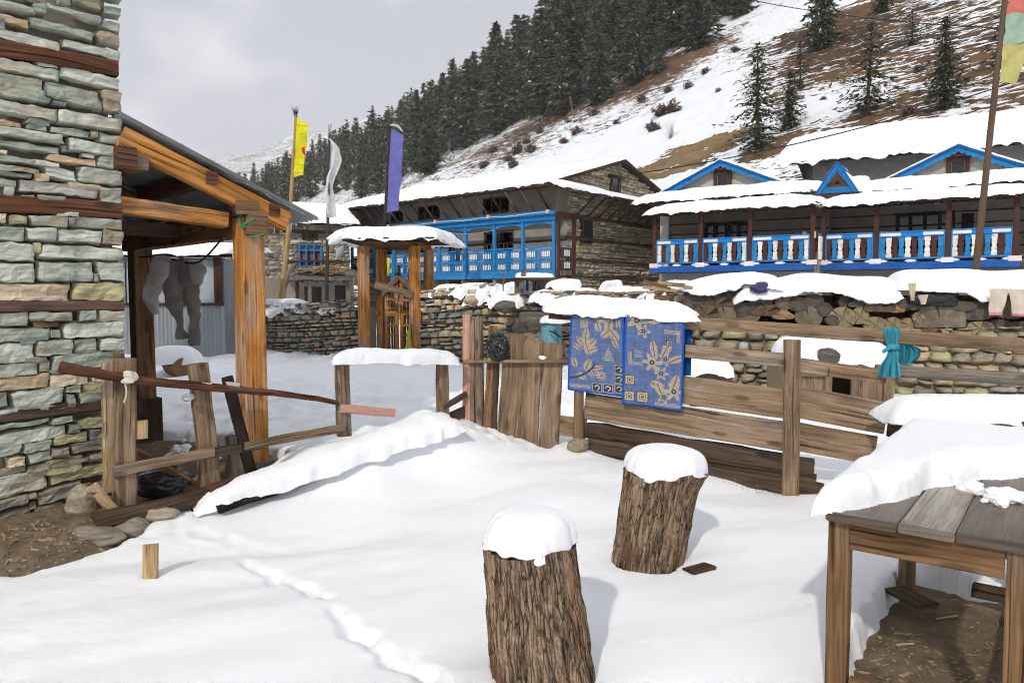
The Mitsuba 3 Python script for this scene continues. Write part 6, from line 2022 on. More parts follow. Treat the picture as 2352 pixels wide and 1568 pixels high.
# slate-roofed lean-to with kindling on top
ls = thing('slate_lean_to', 'low lean-to roofed with loose slates, bundles of sticks drying on it', 'shed')
La = lambda t, s, z_: P(t, s, z_)
gq = np.random.default_rng(8)
t0_, t1_ = tp(662, -1.2), tp(822, -1.2)
for i in range(70):
    r_ = i % 4
    t_ = t0_ + (t1_ - t0_) * gq.random()
    w_, d_ = gq.uniform(.18, .36), gq.uniform(.2, .3)
    c_ = P(t_, -1.3 + r_ * .36, 2.22 + r_ * .10 + gq.uniform(0, .04))
    an = gq.uniform(-.4, .4)
    e1_, e2_ = (ax * math.cos(an) + bx * math.sin(an)) * w_, (bx * math.cos(an) - ax * math.sin(an) + Z * .25) * d_
    put('slate', box(MB(), c_, e1_, e2_, Z * .018), 'tint', ls, color=np.array([.16, .15, .14]) * gq.uniform(.6, 1.4))
for i in range(6):
    put('joist', board(P(t0_ + (t1_ - t0_) * i / 5, -1.35, 2.13), P(t0_ + (t1_ - t0_) * i / 5, -.05, 2.42), .09, .1, OLD, rough=0), 'wood', ls)
m = MB()
quad_wall(m, P, t0_, t1_, -.5, .3, 2.15, .1, 1, [(tp(700, -.5), tp(740, -.5), .3, 1.95), (tp(770, -.5), tp(795, -.5), .3, 2.0)])
quad_wall(m, P, t0_, t1_, -.25, .3, 2.2, .05, 4)
put('wall', m, 'plaster', ls)
for q in (684, 712, 748, 800):
    put('post', board(P(tp(q, -1.2), -1.2, .3), P(tp(q, -1.2), -1.2, 2.15), .12, .12, MAROON if q < 700 else GREY, up=bx, rough=0), 'wood', ls)
st_ = MB()
for i in range(170):
    t_ = gq.uniform(tp(688, -.9), tp(778, -.9))
    c_ = P(t_, gq.uniform(-1.2, -.5), 2.40 + .32 * gq.random() * np.interp(t_, [tp(688, -.9), (tp(688, -.9) + tp(778, -.9)) / 2, tp(778, -.9)], [.3, 1, .2]))
    d_ = (ax * gq.normal(0, 1) + bx * gq.normal(0, .4) + Z * gq.normal(0, .15))
    tube(st_, [c_ - unit(d_) * .3, c_ + unit(d_) * .3], gq.uniform(.012, .022), 4, SPLIT if gq.random() < .7 else WARM, caps=False)
put('kindling', st_, 'wood', label='heap of pale sticks drying on the slate lean-to roof', cat='firewood', kind='stuff')
for px_, py_, px2, py2, lab in ((634, 690, 672, 606, 'dark weathered plank leaning beside the yellow flag pole'), (646, 690, 660, 632, 'second shorter plank leaning by the foot of the yellow flag pole')):
    put('leaning_plank', board(at(px_, py_, 21), at(px2, py2, 21.4), .16, .05, GREY, rough=.005), 'wood', smooth=True, label=lab, cat='plank')

# the snowy house seen over the metal shed, and bits of the lane beside it
P, tp, zp, ax, bx = frame((at(250, 680, 27)[0], 27.0), (1, .12))
h4 = thing('back_house', 'dark stone house with a snowy roof glimpsed over the metal shed', 'house')
m = MB()
box(m, P(3.2, 2.0, 2.3), ax * 3.2, bx * 2, Z * 2.0)
put('wall', m, 'tint', h4, color=(.22, .19, .155))
stone_face(h4, P, 0, 6.4, -.02, 2.2, 4.3, (.08, .18), (.15, .4), 181, [S_DRAB, S_BEIGE, S_DARK, S_SLATE], None, .05)
m = MB()
c = np.array([P(-.3, -.4, 4.25), P(6.5, -.4, 4.25), P(6.5, 2.5, 5.0), P(-.3, 2.5, 5.0)])
slab(m, c, .25, 182, 40, 12, wob=.08, droop=.1)
put('roof_snow', m, 'snow', h4, smooth=True)
h5 = thing('blue_shop', 'bit of a blue panelled building between the metal shed and the lean-to post', 'house')
fy_ = 24.0
for px0, px1, py0, py1, col, nm in ((515, 548, 575, 618, (.30, .06, .07), 'wall'), (515, 548, 618, 652, (.02, .12, .50), 'blue_panel')):
    a, b = at(px0, py0, fy_), at(px1, py1, fy_)
    put(nm, box(MB(), (a + b) / 2 + V(0, .1, 0), V(abs(b[0] - a[0]) / 2, 0, 0), V(0, .1, 0), Z * abs(b[2] - a[2]) / 2), 'tint', h5, color=col)
for q in (521, 529, 537, 545):
    a = at(q, 600, fy_ - .1)
    put('white_bar', box(MB(), a + V(0, 0, .1), V(.03, 0, 0), V(0, .02, 0), Z * .35), 'tint', h5, color=(.5, .42, .42))
put('steel_pole', tube(MB(), [at(526, 690, 19), at(524, 568, 19)], .06, 8), 'tint', smooth=True, color=(.34, .37, .38), label='pale steel pole between the metal shed and the lean-to post', cat='pole')
fk = thing('picket_fence', 'rough split picket fence behind the metal shed', 'fence')
for q in (517, 523, 530, 536, 542):
    a = at(q, 692, 20)
    put('picket', board(a, at(q + gq.uniform(-2, 2), 652, 20), .07, .03, SPLIT, up=V(0, 1, 0), rough=.004), 'wood', fk, smooth=True)
put('rail', board(at(512, 676, 19.9), at(550, 674, 19.9), .04, .06, WEATHERED), 'wood', fk, smooth=True)

# ================================================================ the log pile, the wall under it and the hutches
g = np.random.default_rng(91)
RA, RB_ = at(1560, 800, 10.9), at(2620, 800, 9.9)
rz = .15
k, ex, n, L = yard_wall('field_wall', V(RA[0], RA[1], rz), V(RB_[0], RB_[1], rz), 1.02, (.10, .20), (.13, .36), 'wall of rounded tan field stones under the stacked logs', 201,
                        [S_BEIGE, S_OLIVE, S_TAN, S_BEIGE, S_PINK, S_DRAB, S_LIGHT], thick=.8, res=(9, 8), depth=.13, gap=.010, rough=.03, jit=.38, pp=3.6, round_=True)
LG = 'sawn log in the stack on the field stone wall, its weathered end facing the fence'
zl = rz + 1.0


def log_end(px, py, rx, ry, tone, half=None, out=.0, lab=None, Y=None, group=True):
    """A log of the stack whose sawn end is seen at (px, py), rx by ry pixels in half size; half cuts it: 'up', 'down' flat side."""
    q = onplane(px, py, RA * V(1, 1, 0) + n * (.05 + out), n)
    s = q[1] / FPX
    a, b = rx * s, ry * s
    an = np.linspace(0, 2 * np.pi, 18, endpoint=False)
    ra = 1 + .10 * (nz(np.stack([np.cos(an) * 1.5 + px, np.sin(an) * 1.5, an * 0], 1)) - .5) * 2
    x, y = a * np.cos(an) * ra, b * np.sin(an) * ra
    if half == 'up':
        y = np.maximum(y * 1.5, -.35 * b) - .15 * b
    if half == 'down':
        y = np.minimum(y * 1.5, .35 * b) + .15 * b
    if half == 'wedge':
        y = np.where(y < -.2 * b, -.2 * b + .3 * (y + .2 * b), y * 1.2 * np.clip(1 - np.abs(x) / (1.35 * a), .1, 1))
    ln = g.uniform(.5, .62)
    front = q + x[:, None] * ex + y[:, None] * Z
    tilt = ex * g.normal(0, .05) + Z * g.normal(0, .03)
    backp = front - n * ln + tilt
    kk = thing('log', lab, 'log', 'logs stacked on the field stone wall')
    m = MB()
    o = toff(0)
    fr2 = q + x[:, None] * .985 * ex + y[:, None] * .985 * Z
    loop = lambda A: np.vstack([A, A[:1]])
    rings = [loop(front - n * .012), loop(front * .5 + backp * .5), loop(backp)]
    R = np.stack(rings)
    R[1] = vnoise(R[1], .012, 9, 2)
    per = np.linspace(0, 2 * np.pi * (a + b) / 2, 19)
    m.add(R.reshape(-1, 3), grid_faces(3, 19)[:, ::-1], np.stack([np.tile(per, 3), np.repeat([0, ln / 2, ln], 19)], 1))
    m.add(np.vstack([backp, backp.mean(0)]), [[(j + 1) % 18, j, 18] for j in range(18)], np.zeros((19, 2)))
    put('bark', m, 'bark', kk, smooth=True)
    m = MB()
    v = np.vstack([fr2, q[None] + n * .003, (q + (fr2 - q) * .5)])
    v = v + n * (.010 * (nz(v * 25, 3) - .5))[:, None]
    uv = np.vstack([np.stack([x, y], 1), [[0, 0]], np.stack([x, y], 1) * .5]) + np.array([100.0 * tone, 0])
    f = [[j, (j + 1) % 18, 19 + (j + 1) % 18] for j in range(18)] + [[j, 19 + (j + 1) % 18, 19 + j] for j in range(18)] + [[19 + j, 19 + (j + 1) % 18, 18] for j in range(18)]
    m.add(v, f, uv)
    rim = np.vstack([loop(front - n * .012), loop(fr2)])
    m.add(rim, grid_faces(2, 19)[:, ::-1], np.tile([100.0 * tone + .08, 0], (38, 1)))
    put('sawn_end', m, 'endgrain', kk)


# places read off the photograph: x, y, half width, half height, tone, cut
LOGS = [(1608, 690, 36, 26, 1, None), (1640, 672, 16, 9, 2, None), (1648, 700, 34, 18, 4, 'up'), (1622, 724, 30, 18, 4, 'up'), (1665, 726, 26, 16, 0, 'up'), (1705, 703, 40, 18, 1, 'down'), (1710, 727, 36, 16, 0, 'down'), (1762, 716, 36, 22, 4, 'wedge'), (1799, 694, 18, 23, 0, None),
        (1834, 698, 24, 17, 1, None), (1870, 690, 22, 15, 1, None), (1800, 727, 26, 15, 2, 'wedge'), (1857, 728, 30, 27, 0, None), (1895, 711, 17, 17, 1, None), (1912, 735, 14, 12, 1, None), (1935, 730, 30, 25, 3, None), (1976, 726, 20, 20, 3, None), (1941, 693, 14, 15, 1, None), (1975, 699, 26, 16, 1, 'wedge'),
        (2022, 706, 34, 20, 4, 'up'), (2056, 710, 22, 18, 2, 'wedge'), (2012, 748, 27, 16, 3, 'up'), (2052, 746, 17, 18, 3, None), (2092, 748, 40, 18, 2, 'wedge'), (2110, 728, 14, 12, 3, None), (2160, 735, 56, 34, 0, 'up'), (2098, 697, 34, 14, 1, None), (2140, 703, 28, 12, 4, 'up'),
        (2215, 703, 28, 12, 1, None), (2250, 715, 42, 22, 1, None), (2252, 756, 30, 20, 3, None), (2300, 752, 27, 18, 1, None), (2345, 758, 34, 20, 1, None), (2322, 722, 30, 22, 4, 'wedge'), (2300, 695, 26, 14, 4, None), (2370, 705, 28, 20, 0, None), (2395, 735, 30, 22, 3, None),
        (1665, 756, 26, 12, 1, None), (1720, 752, 24, 11, 4, 'up'), (1768, 756, 28, 12, 0, 'up'), (1890, 760, 26, 13, 1, None), (1960, 764, 28, 12, 4, 'up'), (2140, 768, 24, 12, 4, 'up'), (2200, 770, 30, 12, 0, None), (1600, 752, 26, 12, 1, None), (1750, 690, 26, 12, 1, 'up')]
SPECIAL = {9 + 16: 'largest sawn log of the stack, a broad half round with pale bark rim', 0: 'big black half log at the left end of the stack', 1: 'small orange-faced log at the top left of the stack', 8: 'round pale log just under the left snow lobe on the stack'}
for i, (x, y, a, b, t, h) in enumerate(LOGS):
    row = sorted(q[0] for q in LOGS if (q[1] < 715) == (y < 715) and (q[1] < 742) == (y < 742))
    nm_ = f"{('weathered brown', 'blackened', 'orange', 'pale tan', 'dark reddish')[t]} {'half round' if h in ('up', 'down') else 'split wedge' if h else 'round'} log, {ORD[row.index(x)]} from left in the {'top' if y < 715 else 'middle' if y < 742 else 'bottom'} row of logs"
    log_end(x, y, a, b, t, h, g.uniform(-.06, .06), SPECIAL.get(i, nm_))
kk = MB()
box(kk, RA * V(1, 1, 0) + ex * L / 2 - n * .62 + Z * (zl + .22), ex * L / 2, n * .10, Z * .24)
put('log_stack_heart', kk, 'tint', color=(.20, .15, .10), label='inner logs of the stack behind the sawn ends', cat='logs', kind='stuff')
# the thick snow along the stack
SNW = thing('snow_blanket', 'thick continuous blanket of snow along the top of the log stack', 'snow', kind='stuff')


def fp_(px, py, off):
    return onplane(px, py, RA * V(1, 1, 0) + n * off, n)


for i, (pts, th, seed) in enumerate((([(1572, 668), (1640, 658), (1735, 645), (1800, 655)], .16, 1), ([(1685, 688), (1760, 682), (1840, 668), (2000, 672), (2075, 674)], .24, 2), ([(2060, 664), (2150, 668), (2300, 670), (2480, 664)], .30, 3))):
    m = MB()
    A = np.array([fp_(x, y, .14) for x, y in pts])
    x0, x1 = np.dot(A[0] - RA, ex), np.dot(A[-1] - RA, ex)
    xs_ = np.linspace(x0, x1, 60)
    zz = np.interp(xs_, (A - RA) @ ex, A[:, 2])
    nv = 16
    bb = np.linspace(0, 1, nv)
    prof = np.clip(1 - np.abs(2 * bb - 1) ** 4, 0, 1) ** .5
    endp = np.clip(1 - np.abs(np.linspace(-1, 1, 60)) ** 10, 0, 1) ** .5
    w = .75
    base = RA * V(1, 1, 0) + xs_[:, None] * ex
    Pm = base[:, None] + n * (.16 - w * bb)[None, :, None] + Z * zz[:, None, None]
    hN = th * prof[None] * endp[:, None] * (.75 + .5 * nz(Pm * 1.6, seed))
    dr_ = .13 * np.clip(1 - bb[None] / .25, 0, 1) * np.clip(3 * meshkit.fbm(np.repeat(xs_[:, None, None] * V(2.2, 0, 0) + seed, nv, 1), 3, seed) - 1.5, 0, 1) + .03 * np.clip(1 - bb[None] / .2, 0, 1) * nz(Pm * 30, 4)
    top = Pm + Z * (hN - dr_)[..., None] + n * (.12 * (meshkit.fbm(Pm * 4, 4, seed + 9) - .5))[..., None]
    bot = Pm - Z * (dr_ + .01)[..., None]
    f = grid_faces(60, nv)
    m.add(top.reshape(-1, 3), f).add(bot.reshape(-1, 3), f[:, ::-1])
    put('snow', m, 'snow', SNW, smooth=True)
# cloths frozen into the snow
for px0, px1, py0, py1, col, lab in ((2086, 2106, 650, 690, (.52, .45, .33), 'cream patterned cloth strip poking from the snow on the logs'), (2108, 2132, 676, 700, (.50, .46, .38), 'second cream cloth strip beside the patterned one')):
    q0, q1, q2, q3 = [fp_(*v, .30) for v in ((px0, py0), (px1, py0), (px1 - 5, py1), (px0 + 6, py1))]
    m = MB()
    sheet(m, lambda A, B: vnoise(((1 - A) * (1 - B))[..., None] * q0 + (A * (1 - B))[..., None] * q1 + (A * B)[..., None] * q2 + ((1 - A) * B)[..., None] * q3 + n * (.03 * np.sin(A * 6))[..., None], .012, 8, 2), 8, 10)
    put('cloth_strip', m, 'tint', smooth=True, color=col, label=lab, cat='cloth')
pt_ = thing('pale_trousers', 'cream trousers with pink hems hanging from the snow at right', 'trousers')
for (ax0, ax1, bx0, bx1, y0, y1) in ((2273, 2318, 2272, 2302, 664, 722), (2318, 2362, 2325, 2356, 664, 724)):
    q0, q1, q2, q3 = fp_(ax0, y0, .30), fp_(ax1, y0, .30), fp_(bx1, y1, .30), fp_(bx0, y1, .30)
    m = MB()
    fn = lambda A, B: vnoise(((1 - A) * (1 - B))[..., None] * q0 + (A * (1 - B))[..., None] * q1 + (A * B)[..., None] * q2 + ((1 - A) * B)[..., None] * q3 + n * (.05 * np.sin(A * np.pi))[..., None], .015, 7, 5)
    sheet(m, fn, 10, 14)
    put('leg', m, 'tint', pt_, smooth=True, color=(.58, .52, .42))
    m = MB()
    sheet(m, lambda A, B: fn(A, .93 + .1 * B) + n * .008, 10, 3)
    put('hem', m, 'tint', pt_, smooth=True, color=(.55, .22, .25), label='pink knitted hem')
put('purple_bag', boulder(fp_(1744, 660, .15), V(.12, .08, .075), 0, 5, 1.0, noise_=.7), 'tint', smooth=True, color=(.075, .07, .16), label='dark purple bundle half buried in the snow on the logs', cat='bundle')
for i in range(10):
    px, py = g.uniform(1650, 1730), g.uniform(668, 684)
    a = fp_(px, py, .05)
    put('branch', tube(MB(), [a, a + ex * g.uniform(.3, .6) + Z * g.uniform(-.02, .14)], g.uniform(.012, .03), 6, OLD), 'wood', smooth=True, label='thin dark branch between the logs and the left lobe of snow', cat='branch', group='branches under the snow on the logs')
put('black_sheet', boulder(fp_(2145, 688, .10), V(.33, .12, .09), 0, 15, 1.0, noise_=.5), 'bag', smooth=True, label='crumpled black plastic sheet between the snow and the logs', cat='plastic sheet')
for i, (px, py, dx, dz_) in enumerate(((1590, 662, -.5, .1), (1572, 655, -.6, .03), (1555, 668, -.5, .06), (1540, 664, -.4, .12))):
    a = fp_(px, py, .1)
    put('split_wood', board(a, a + ex * dx + Z * dz_, .07, .05, (SPLIT, WEATHERED, SPLIT, WARM)[i], rough=.006), 'wood', smooth=True, label='split stick in the small heap left of the log stack', cat='stick', group='split sticks left of the logs')
# the plank hutch in front of the wall
hu = thing('plank_hutch', 'weathered plank hutch with a dark square hole and deep snow on its roof', 'hutch')
HYh = 9.0
hq = lambda px, py, o=0.0: at(px, py, HYh - o)
xa, xb, zt_, zb_ = hq(1845, 0)[0], hq(2078, 0)[0], hq(1950, 848)[2], -.1
for a, b in ((1848, 1932), (1988, 2056)):
    put('panel', board(V((hq(a, 0)[0] + hq(b, 0)[0]) / 2, HYh, zb_), V((hq(a, 0)[0] + hq(b, 0)[0]) / 2, HYh, zt_ - .06), hq(b, 0)[0] - hq(a, 0)[0], .04, WEATHERED, up=V(0, 1, 0), rough=.003), 'wood', hu, smooth=True)
for px in (1850, 1922, 1985, 2062):
    put('stile', board(V(hq(px, 0)[0], HYh - .04, zb_), V(hq(px, 0)[0], HYh - .04, zt_ - .05), .09, .05, WEATHERED, up=V(0, 1, 0), rough=.004), 'wood', hu, smooth=True)
put('top_rail', board(V(xa, HYh - .03, zt_), V(xb, HYh - .03, zt_), .10, .16, WEATHERED, rough=.005), 'wood', hu, smooth=True)
put('low_rail', board(V(xa, HYh - .03, hq(1900, 932)[2]), V(xb, HYh - .03, hq(1900, 932)[2]), .06, .07, WEATHERED, rough=.005), 'wood', hu, smooth=True)
m = MB()
box(m, V((xa + xb) / 2, HYh + .92, .3), V((xb - xa) / 2, 0, 0), V(0, .04, 0), Z * .46)
for q in (xa, xb):
    box(m, V(q, HYh + .46, .3), V(.02, 0, 0), V(0, .46, 0), Z * .46)
box(m, V((xa + xb) / 2, HYh + .46, zt_ + .04), V((xb - xa) / 2, 0, 0), V(0, .46, 0), Z * .02)
put('back', m, 'tint', hu, color=(.25, .19, .13))
m = MB()
slab(m, [V(xa - .05, HYh - .12, zt_ + .08), V(xb + .02, HYh - .12, zt_ + .08), V(xb + .05, HYh + 1.0, zt_ + .16), V(xa + .05, HYh + 1.0, zt_ + .16)], .27, 211, 50, 20, wob=.05, droop=.07, lump=.5, freq=1.8, p=4)
put('roof_snow', m, 'snow', hu, smooth=True)
put('dark_stone', boulder(V(hq(1895, 800)[0], HYh - .1, zt_ + .17), V(.13, .12, .10), S_DARK, 6, 1.0), 'stone', smooth=True, label='black stone poking from the snow on the plank hutch', cat='stone')
hb2 = thing('low_crate', 'low dark crate with a ragged snow cap behind the second rail', 'crate')
cq = at(1636, 860, 9.3)
m = MB()
box(m, cq + V(0, .25, -.32), V(.26, 0, 0), V(0, .25, 0), Z * .36)
put('box', m, 'tint', hb2, color=(.10, .075, .06))
m = MB()
slab(m, [cq + V(-.33, -.05, .05), cq + V(.30, -.05, .03), cq + V(.30, .55, .06), cq + V(-.33, .55, .06)], .13, 215, 24, 10, wob=.05, droop=.10)
put('snow', m, 'snow', hb2, smooth=True)

# ================================================================ the plank fence with its carpets
F0, FD = V(2.28, 6.0, 0), unit(V(.94, -.34, 0))
FN = V(FD[1], -FD[0], 0)
FN = -FN if FN[1] > 0 else FN


def ft(px, py, off=0.0):
    return onplane(px, py, F0 + FN * off, FN)


fence = thing('plank_fence', 'rail and board fence of weathered sawn timber at right', 'fence')


def fboard(nm, xa_, ya_, xb_, yb_, hpx, tone, off=0.0, th=.035, **k):
    a, b = ft(xa_, ya_, off), ft(xb_, yb_, off)
    return put(nm, board(a, b, th, hpx / FPX * (a[1] + b[1]) / 2, tone, rough=k.pop('rough', .004), **k), 'wood', fence, smooth=True)


fboard('rail', 1574, 741, 2352 + 60, 797, 30, WEATHERED, .0)
fboard('rail', 1574, 806, 1812, 828, 31, PALE, .0)
fboard('rail', 1825, 836, 2036, 866, 32, PALE, .0)
put('rail', tube(MB(), [ft(2010, 849, -.04), ft(2200, 860, -.04), ft(2420, 874, -.04)], [.045, .05, .052], 9, GREY, rough=.006), 'wood', fence, smooth=True)
fboard('board', 1545, 891, 1812, 929, 66, PALE, .0)
fboard('board', 1825, 922, 2036, 960, 74, PALE, .0)
fboard('board', 1343, 931, 1812, 1003, 65, PALE, .004)
fboard('board', 1825, 1001, 2010, 1034, 66, PALE, .004)
fboard('base_beam', 1350, 986, 1870, 1074, 36, OLD, -.06, .12, rough=.014)
fboard('base_beam', 1352, 1018, 1872, 1112, 34, OLD, -.03, .14, rough=.016)
fboard('base_beam', 1600, 1075, 1890, 1130, 34, OLD, -.0, .14, rough=.016)
fboard('board', 1286, 976, 1346, 984, 46, PALE, -.02)
fboard('rail', 1262, 720, 1600, 742, 24, REDBROWN, -.01, .05)
put('post', board(ft(1815, 1150, .06), ft(1820, 780, .06), .132, .10, WEATHERED, up=FN, rough=.006, bev=.012), 'wood', fence, smooth=True)
put('post', tube(MB(), [ft(1329, 1030, .05), ft(1330, 880, .05), ft(1330, 715, .0)], [.047, .047, .045], 10, WARM, rough=.004), 'wood', fence, smooth=True)
m = MB()
slab(m, [ft(1248, 712, .13), ft(1602, 733, .12), ft(1600, 720, -.14), ft(1252, 700, -.14)], .115, 221, 150, 18, wob=.045, droop=.05, lump=.7, freq=3.0, p=3)
put('snow', m, 'snow', fence, smooth=True)
put('fence_foot_stone', boulder(ft(1328, 1022, .10), V(.10, .09, .06), S_DRAB, 3, 1.0), 'stone', smooth=True, label='mossy stone at the foot of the round fence post', cat='stone')


def carpet(nm, tlc, trc, brc, blc, off, uoff, lab, seed):
    q = [ft(*c, off) for c in (blc, brc, trc, tlc)]
    m = MB()
    def fn(A, B):
        Pq = ((1 - A) * (1 - B))[..., None] * q[0] + (A * (1 - B))[..., None] * q[1] + (A * B)[..., None] * q[2] + ((1 - A) * B)[..., None] * q[3]
        return Pq + FN * (.016 * np.sin(A * 5 + seed) * (1 - B) + .008 * np.sin(A * 11 + B * 5))[..., None]
    W_, H_ = .5, .8
    sheet(m, fn, 24, 34, W_, H_, (uoff, 0))
    m2 = MB()
    sheet(m2, lambda A, B: fn(A, B) - FN * .006, 24, 34, W_, H_, (uoff, 0))
    m.add(m2.v[0], m2.f[0][:, ::-1], m2.uv[0])
    k = put(nm, m, 'carpet_weave', smooth=True, label=lab, cat='carpet')
    ed = MB()
    tt = np.linspace(0, 1, 24)
    one_ = np.ones(24)
    for A, B in ((tt, 0 * one_), (0 * one_, tt), (one_, tt)):
        tube(ed, fn(A, B) - FN * .003, .007, 5)
    put('binding', ed, 'tint', k, smooth=True, color=(.02, .10, .45))
    return fn


carpet('carpet', (1312, 712), (1432, 724), (1432, 911), (1306, 893), .085, 0.0, 'left blue flowered carpet hung over the fence', 1)
carpet('carpet', (1437, 722), (1572, 738), (1566, 942), (1430, 926), .10, 10.0, 'right blue carpet with flowers and squares hung over the fence', 3)
m = MB()
q = [ft(*c, -.07) for c in ((1440, 862), (1587, 862), (1588, 730), (1440, 724))]
sheet(m, lambda A, B: ((1 - A) * (1 - B))[..., None] * q[0] + (A * (1 - B))[..., None] * q[1] + (A * B)[..., None] * q[2] + ((1 - A) * B)[..., None] * q[3], 8, 12)
put('back_half', m, 'tint', 'carpet_001', smooth=True, color=(.012, .075, .30), label='blue back half hanging behind the rails')

# the turquoise scarf knotted round the rail
sc_ = thing('turquoise_scarf', 'turquoise scarf knotted round the top rail of the fence', 'scarf')


def drape(pts, half, seed, folds=6, depth=.02, n_=20, tw=.0):
    m = MB()
    Pm = curve(*pts, n=n_)
    hh = np.interp(np.linspace(0, 1, n_), np.linspace(0, 1, len(half)), half)
    A, B = np.meshgrid(np.linspace(-1, 1, 30), np.linspace(0, 1, n_), indexing='xy')
    Q = Pm[:, None] + FD * (A * hh[:, None])[..., None] + FN * (depth * (np.cos(A * folds * 1.6 + seed + B * 1.5) + .5 * np.cos(A * folds * 3.1 + seed * 2)) * np.clip(hh[:, None] / .06, .4, 1.3) + .035 * (1 - A ** 2))[..., None]
    Q = vnoise(Q, .008, 12, seed)
    m.add(Q.reshape(-1, 3), grid_faces(n_, 30))
    return m


TQ = (.06, .30, .40)
put('hanging_end', drape([ft(2052, 800, .05), ft(2050, 815, .06), ft(2044, 840, .07), ft(2040, 866, .07)], [.035, .045, .07, .085], 2), 'tint', sc_, smooth=True, color=TQ)
put('loop', drape([ft(2048, 753, .03), ft(2049, 770, .06), ft(2050, 790, .06), ft(2052, 803, .055)], [.055, .06, .05, .035], 5), 'tint', sc_, smooth=True, color=TQ)
put('knot', boulder(ft(2053, 796, .085), V(.05, .035, .024), 0, 7, 1.0, noise_=.5), 'tint', sc_, smooth=True, color=TQ)
put('tail', tube(MB(), curve(ft(2050, 795, .09), ft(2040, 800, .09), ft(2027, 809, .09), n=6), [.014, .017, .018, .017, .016, .012], 7), 'tint', sc_, smooth=True, color=TQ)
put('back_end', drape([ft(2078, 788, -.04), ft(2086, 805, -.06), ft(2086, 822, -.07), ft(2078, 836, -.07)], [.05, .085, .085, .04], 9, 4), 'tint', sc_, smooth=True, color=(.04, .24, .33))
m = MB()
tube(m, [ft(1904, 845, .02), ft(1903, 864, .03)], .004, 5)
put('nail', m, 'tint', color=(.06, .05, .045), label='bent nail in the second rail right of the fence post', cat='nail')

# ---------------------------------------------------------------- the old plank gate
pg = thing('plank_gate', 'old gate of upright weathered planks between the pink post and the carpets', 'gate')


def upright(nm, xb_, yb_, xt_, yt_, wpx, tone, off=0.0, th=.03, parent=pg, fn=ft, **k):
    a, b = fn(xb_, yb_, off), fn(xt_, yt_, off)
    nrm = k.pop('nrm', FN)
    return put(nm, board(a, b, wpx / FPX * a[1], th, tone, up=nrm, rough=k.pop('rough', .004), **k), 'wood', parent, smooth=True)


upright('plank', 1165, 1022, 1183, 768, 52, WEATHERED, .0)
upright('plank', 1211, 1032, 1226, 780, 47, WEATHERED, .006)
upright('plank', 1260, 1036, 1271, 788, 48, WEATHERED, -.004)
upright('plank', 1134, 1010, 1140, 830, 14, OLD, -.01)
upright('plank', 1118, 1000, 1133, 748, 20, WARM, -.02)
upright('post', 1103, 1000, 1100, 727, 16, WEATHERED, .0, .07)
upright('post', 1085, 1000, 1085, 727, 15, WEATHERED, .01, .07)
upright('post', 1072, 1000, 1072, 722, 18, PINK, .02, .08, label=None) if False else put('post', board(ft(1073, 1000, .03), ft(1073, 722, .03), 19 / FPX * 6.9, .08, PINK, up=FN, rough=.004, bev=.02), 'wood', pg, smooth=True, label='post painted pale pink')
put('cross_rail', board(ft(1045, 829, .05), ft(1312, 829, .03), .11, .030, WEATHERED, rough=.004), 'wood', pg, smooth=True)
put('snow', boulder(ft(1246, 821, .07), V(.035, .03, .02), 0, 4, 1.0), 'snow', pg, smooth=True)
bgm = boulder(ft(1144, 797, .10), V(.095, .07, .115), 0, 23, 1.0, 4, .55)
bv = bgm.v[0]
bgm.v[0] = vnoise(vnoise(bv, .018, 22, 3), .008, 55, 5)
put('black_bag', bgm, 'bag', label='crumpled black plastic bag stuck on the plank gate', cat='bag')
put('yellow_scrap', boulder(ft(1127, 825, .08), V(.03, .02, .012), 0, 9, 1.0, 2), 'tint', color=(.5, .5, .12), label='small yellow scrap lying on the gate rail', cat='scrap')
tq = thing('turquoise_stump', 'upright log painted pale turquoise behind the gate, snow cap on top', 'log')
cb = at(1266, 830, 7.25)
put('log', tube(MB(), [cb - Z * .4, at(1266, 738, 7.25)], .102, 14, TURQ, rough=.005), 'wood', tq, smooth=True)
m = MB()
star_snow(m, at(1270, 738, 7.25), V(1, 0, 0), V(0, 1, 0), [(-.13, -.11), (0, -.14), (.12, -.11), (.2, 0), (.14, .13), (0, .14), (-.13, .1)], .06, 8, p=3)
put('snow', m, 'snow', tq, smooth=True)
put('rope_end', tube(MB(), curve(at(1262, 760, 7.1), at(1275, 765, 7.0), at(1287, 774, 7.1), n=6), .008, 5), 'tint', color=(.05, .04, .035), label='dark bit of rope tied round the turquoise log', cat='rope')

# ================================================================ the crooked yard fence at left
LP0, LP1 = V(-.38, 6.96, 0), V(-2.60, 4.90, 0)
LDn = unit(LP1 - LP0)
LN = V(LDn[1], -LDn[0], 0)
LN = -LN if LN[1] > 0 else LN


def lt(px, py, off=0.0):
    return onplane(px, py, LP0 + LN * off, LN)


yf = thing('stick_fence', 'crooked fence of split posts, a long pole and old boards beside the lean-to', 'fence')


def lup(nm, xb_, yb_, xt_, yt_, wpx, tone, off=0.0, th=.05, **k):
    a, b = lt(xb_, yb_, off), lt(xt_, yt_, off)
    return put(nm, board(a, b, wpx / FPX * (a[1] + b[1]) / 2, th, tone, up=LN, rough=k.pop('rough', .007), bev=k.pop('bev', .012), **k), 'wood', yf, smooth=True)


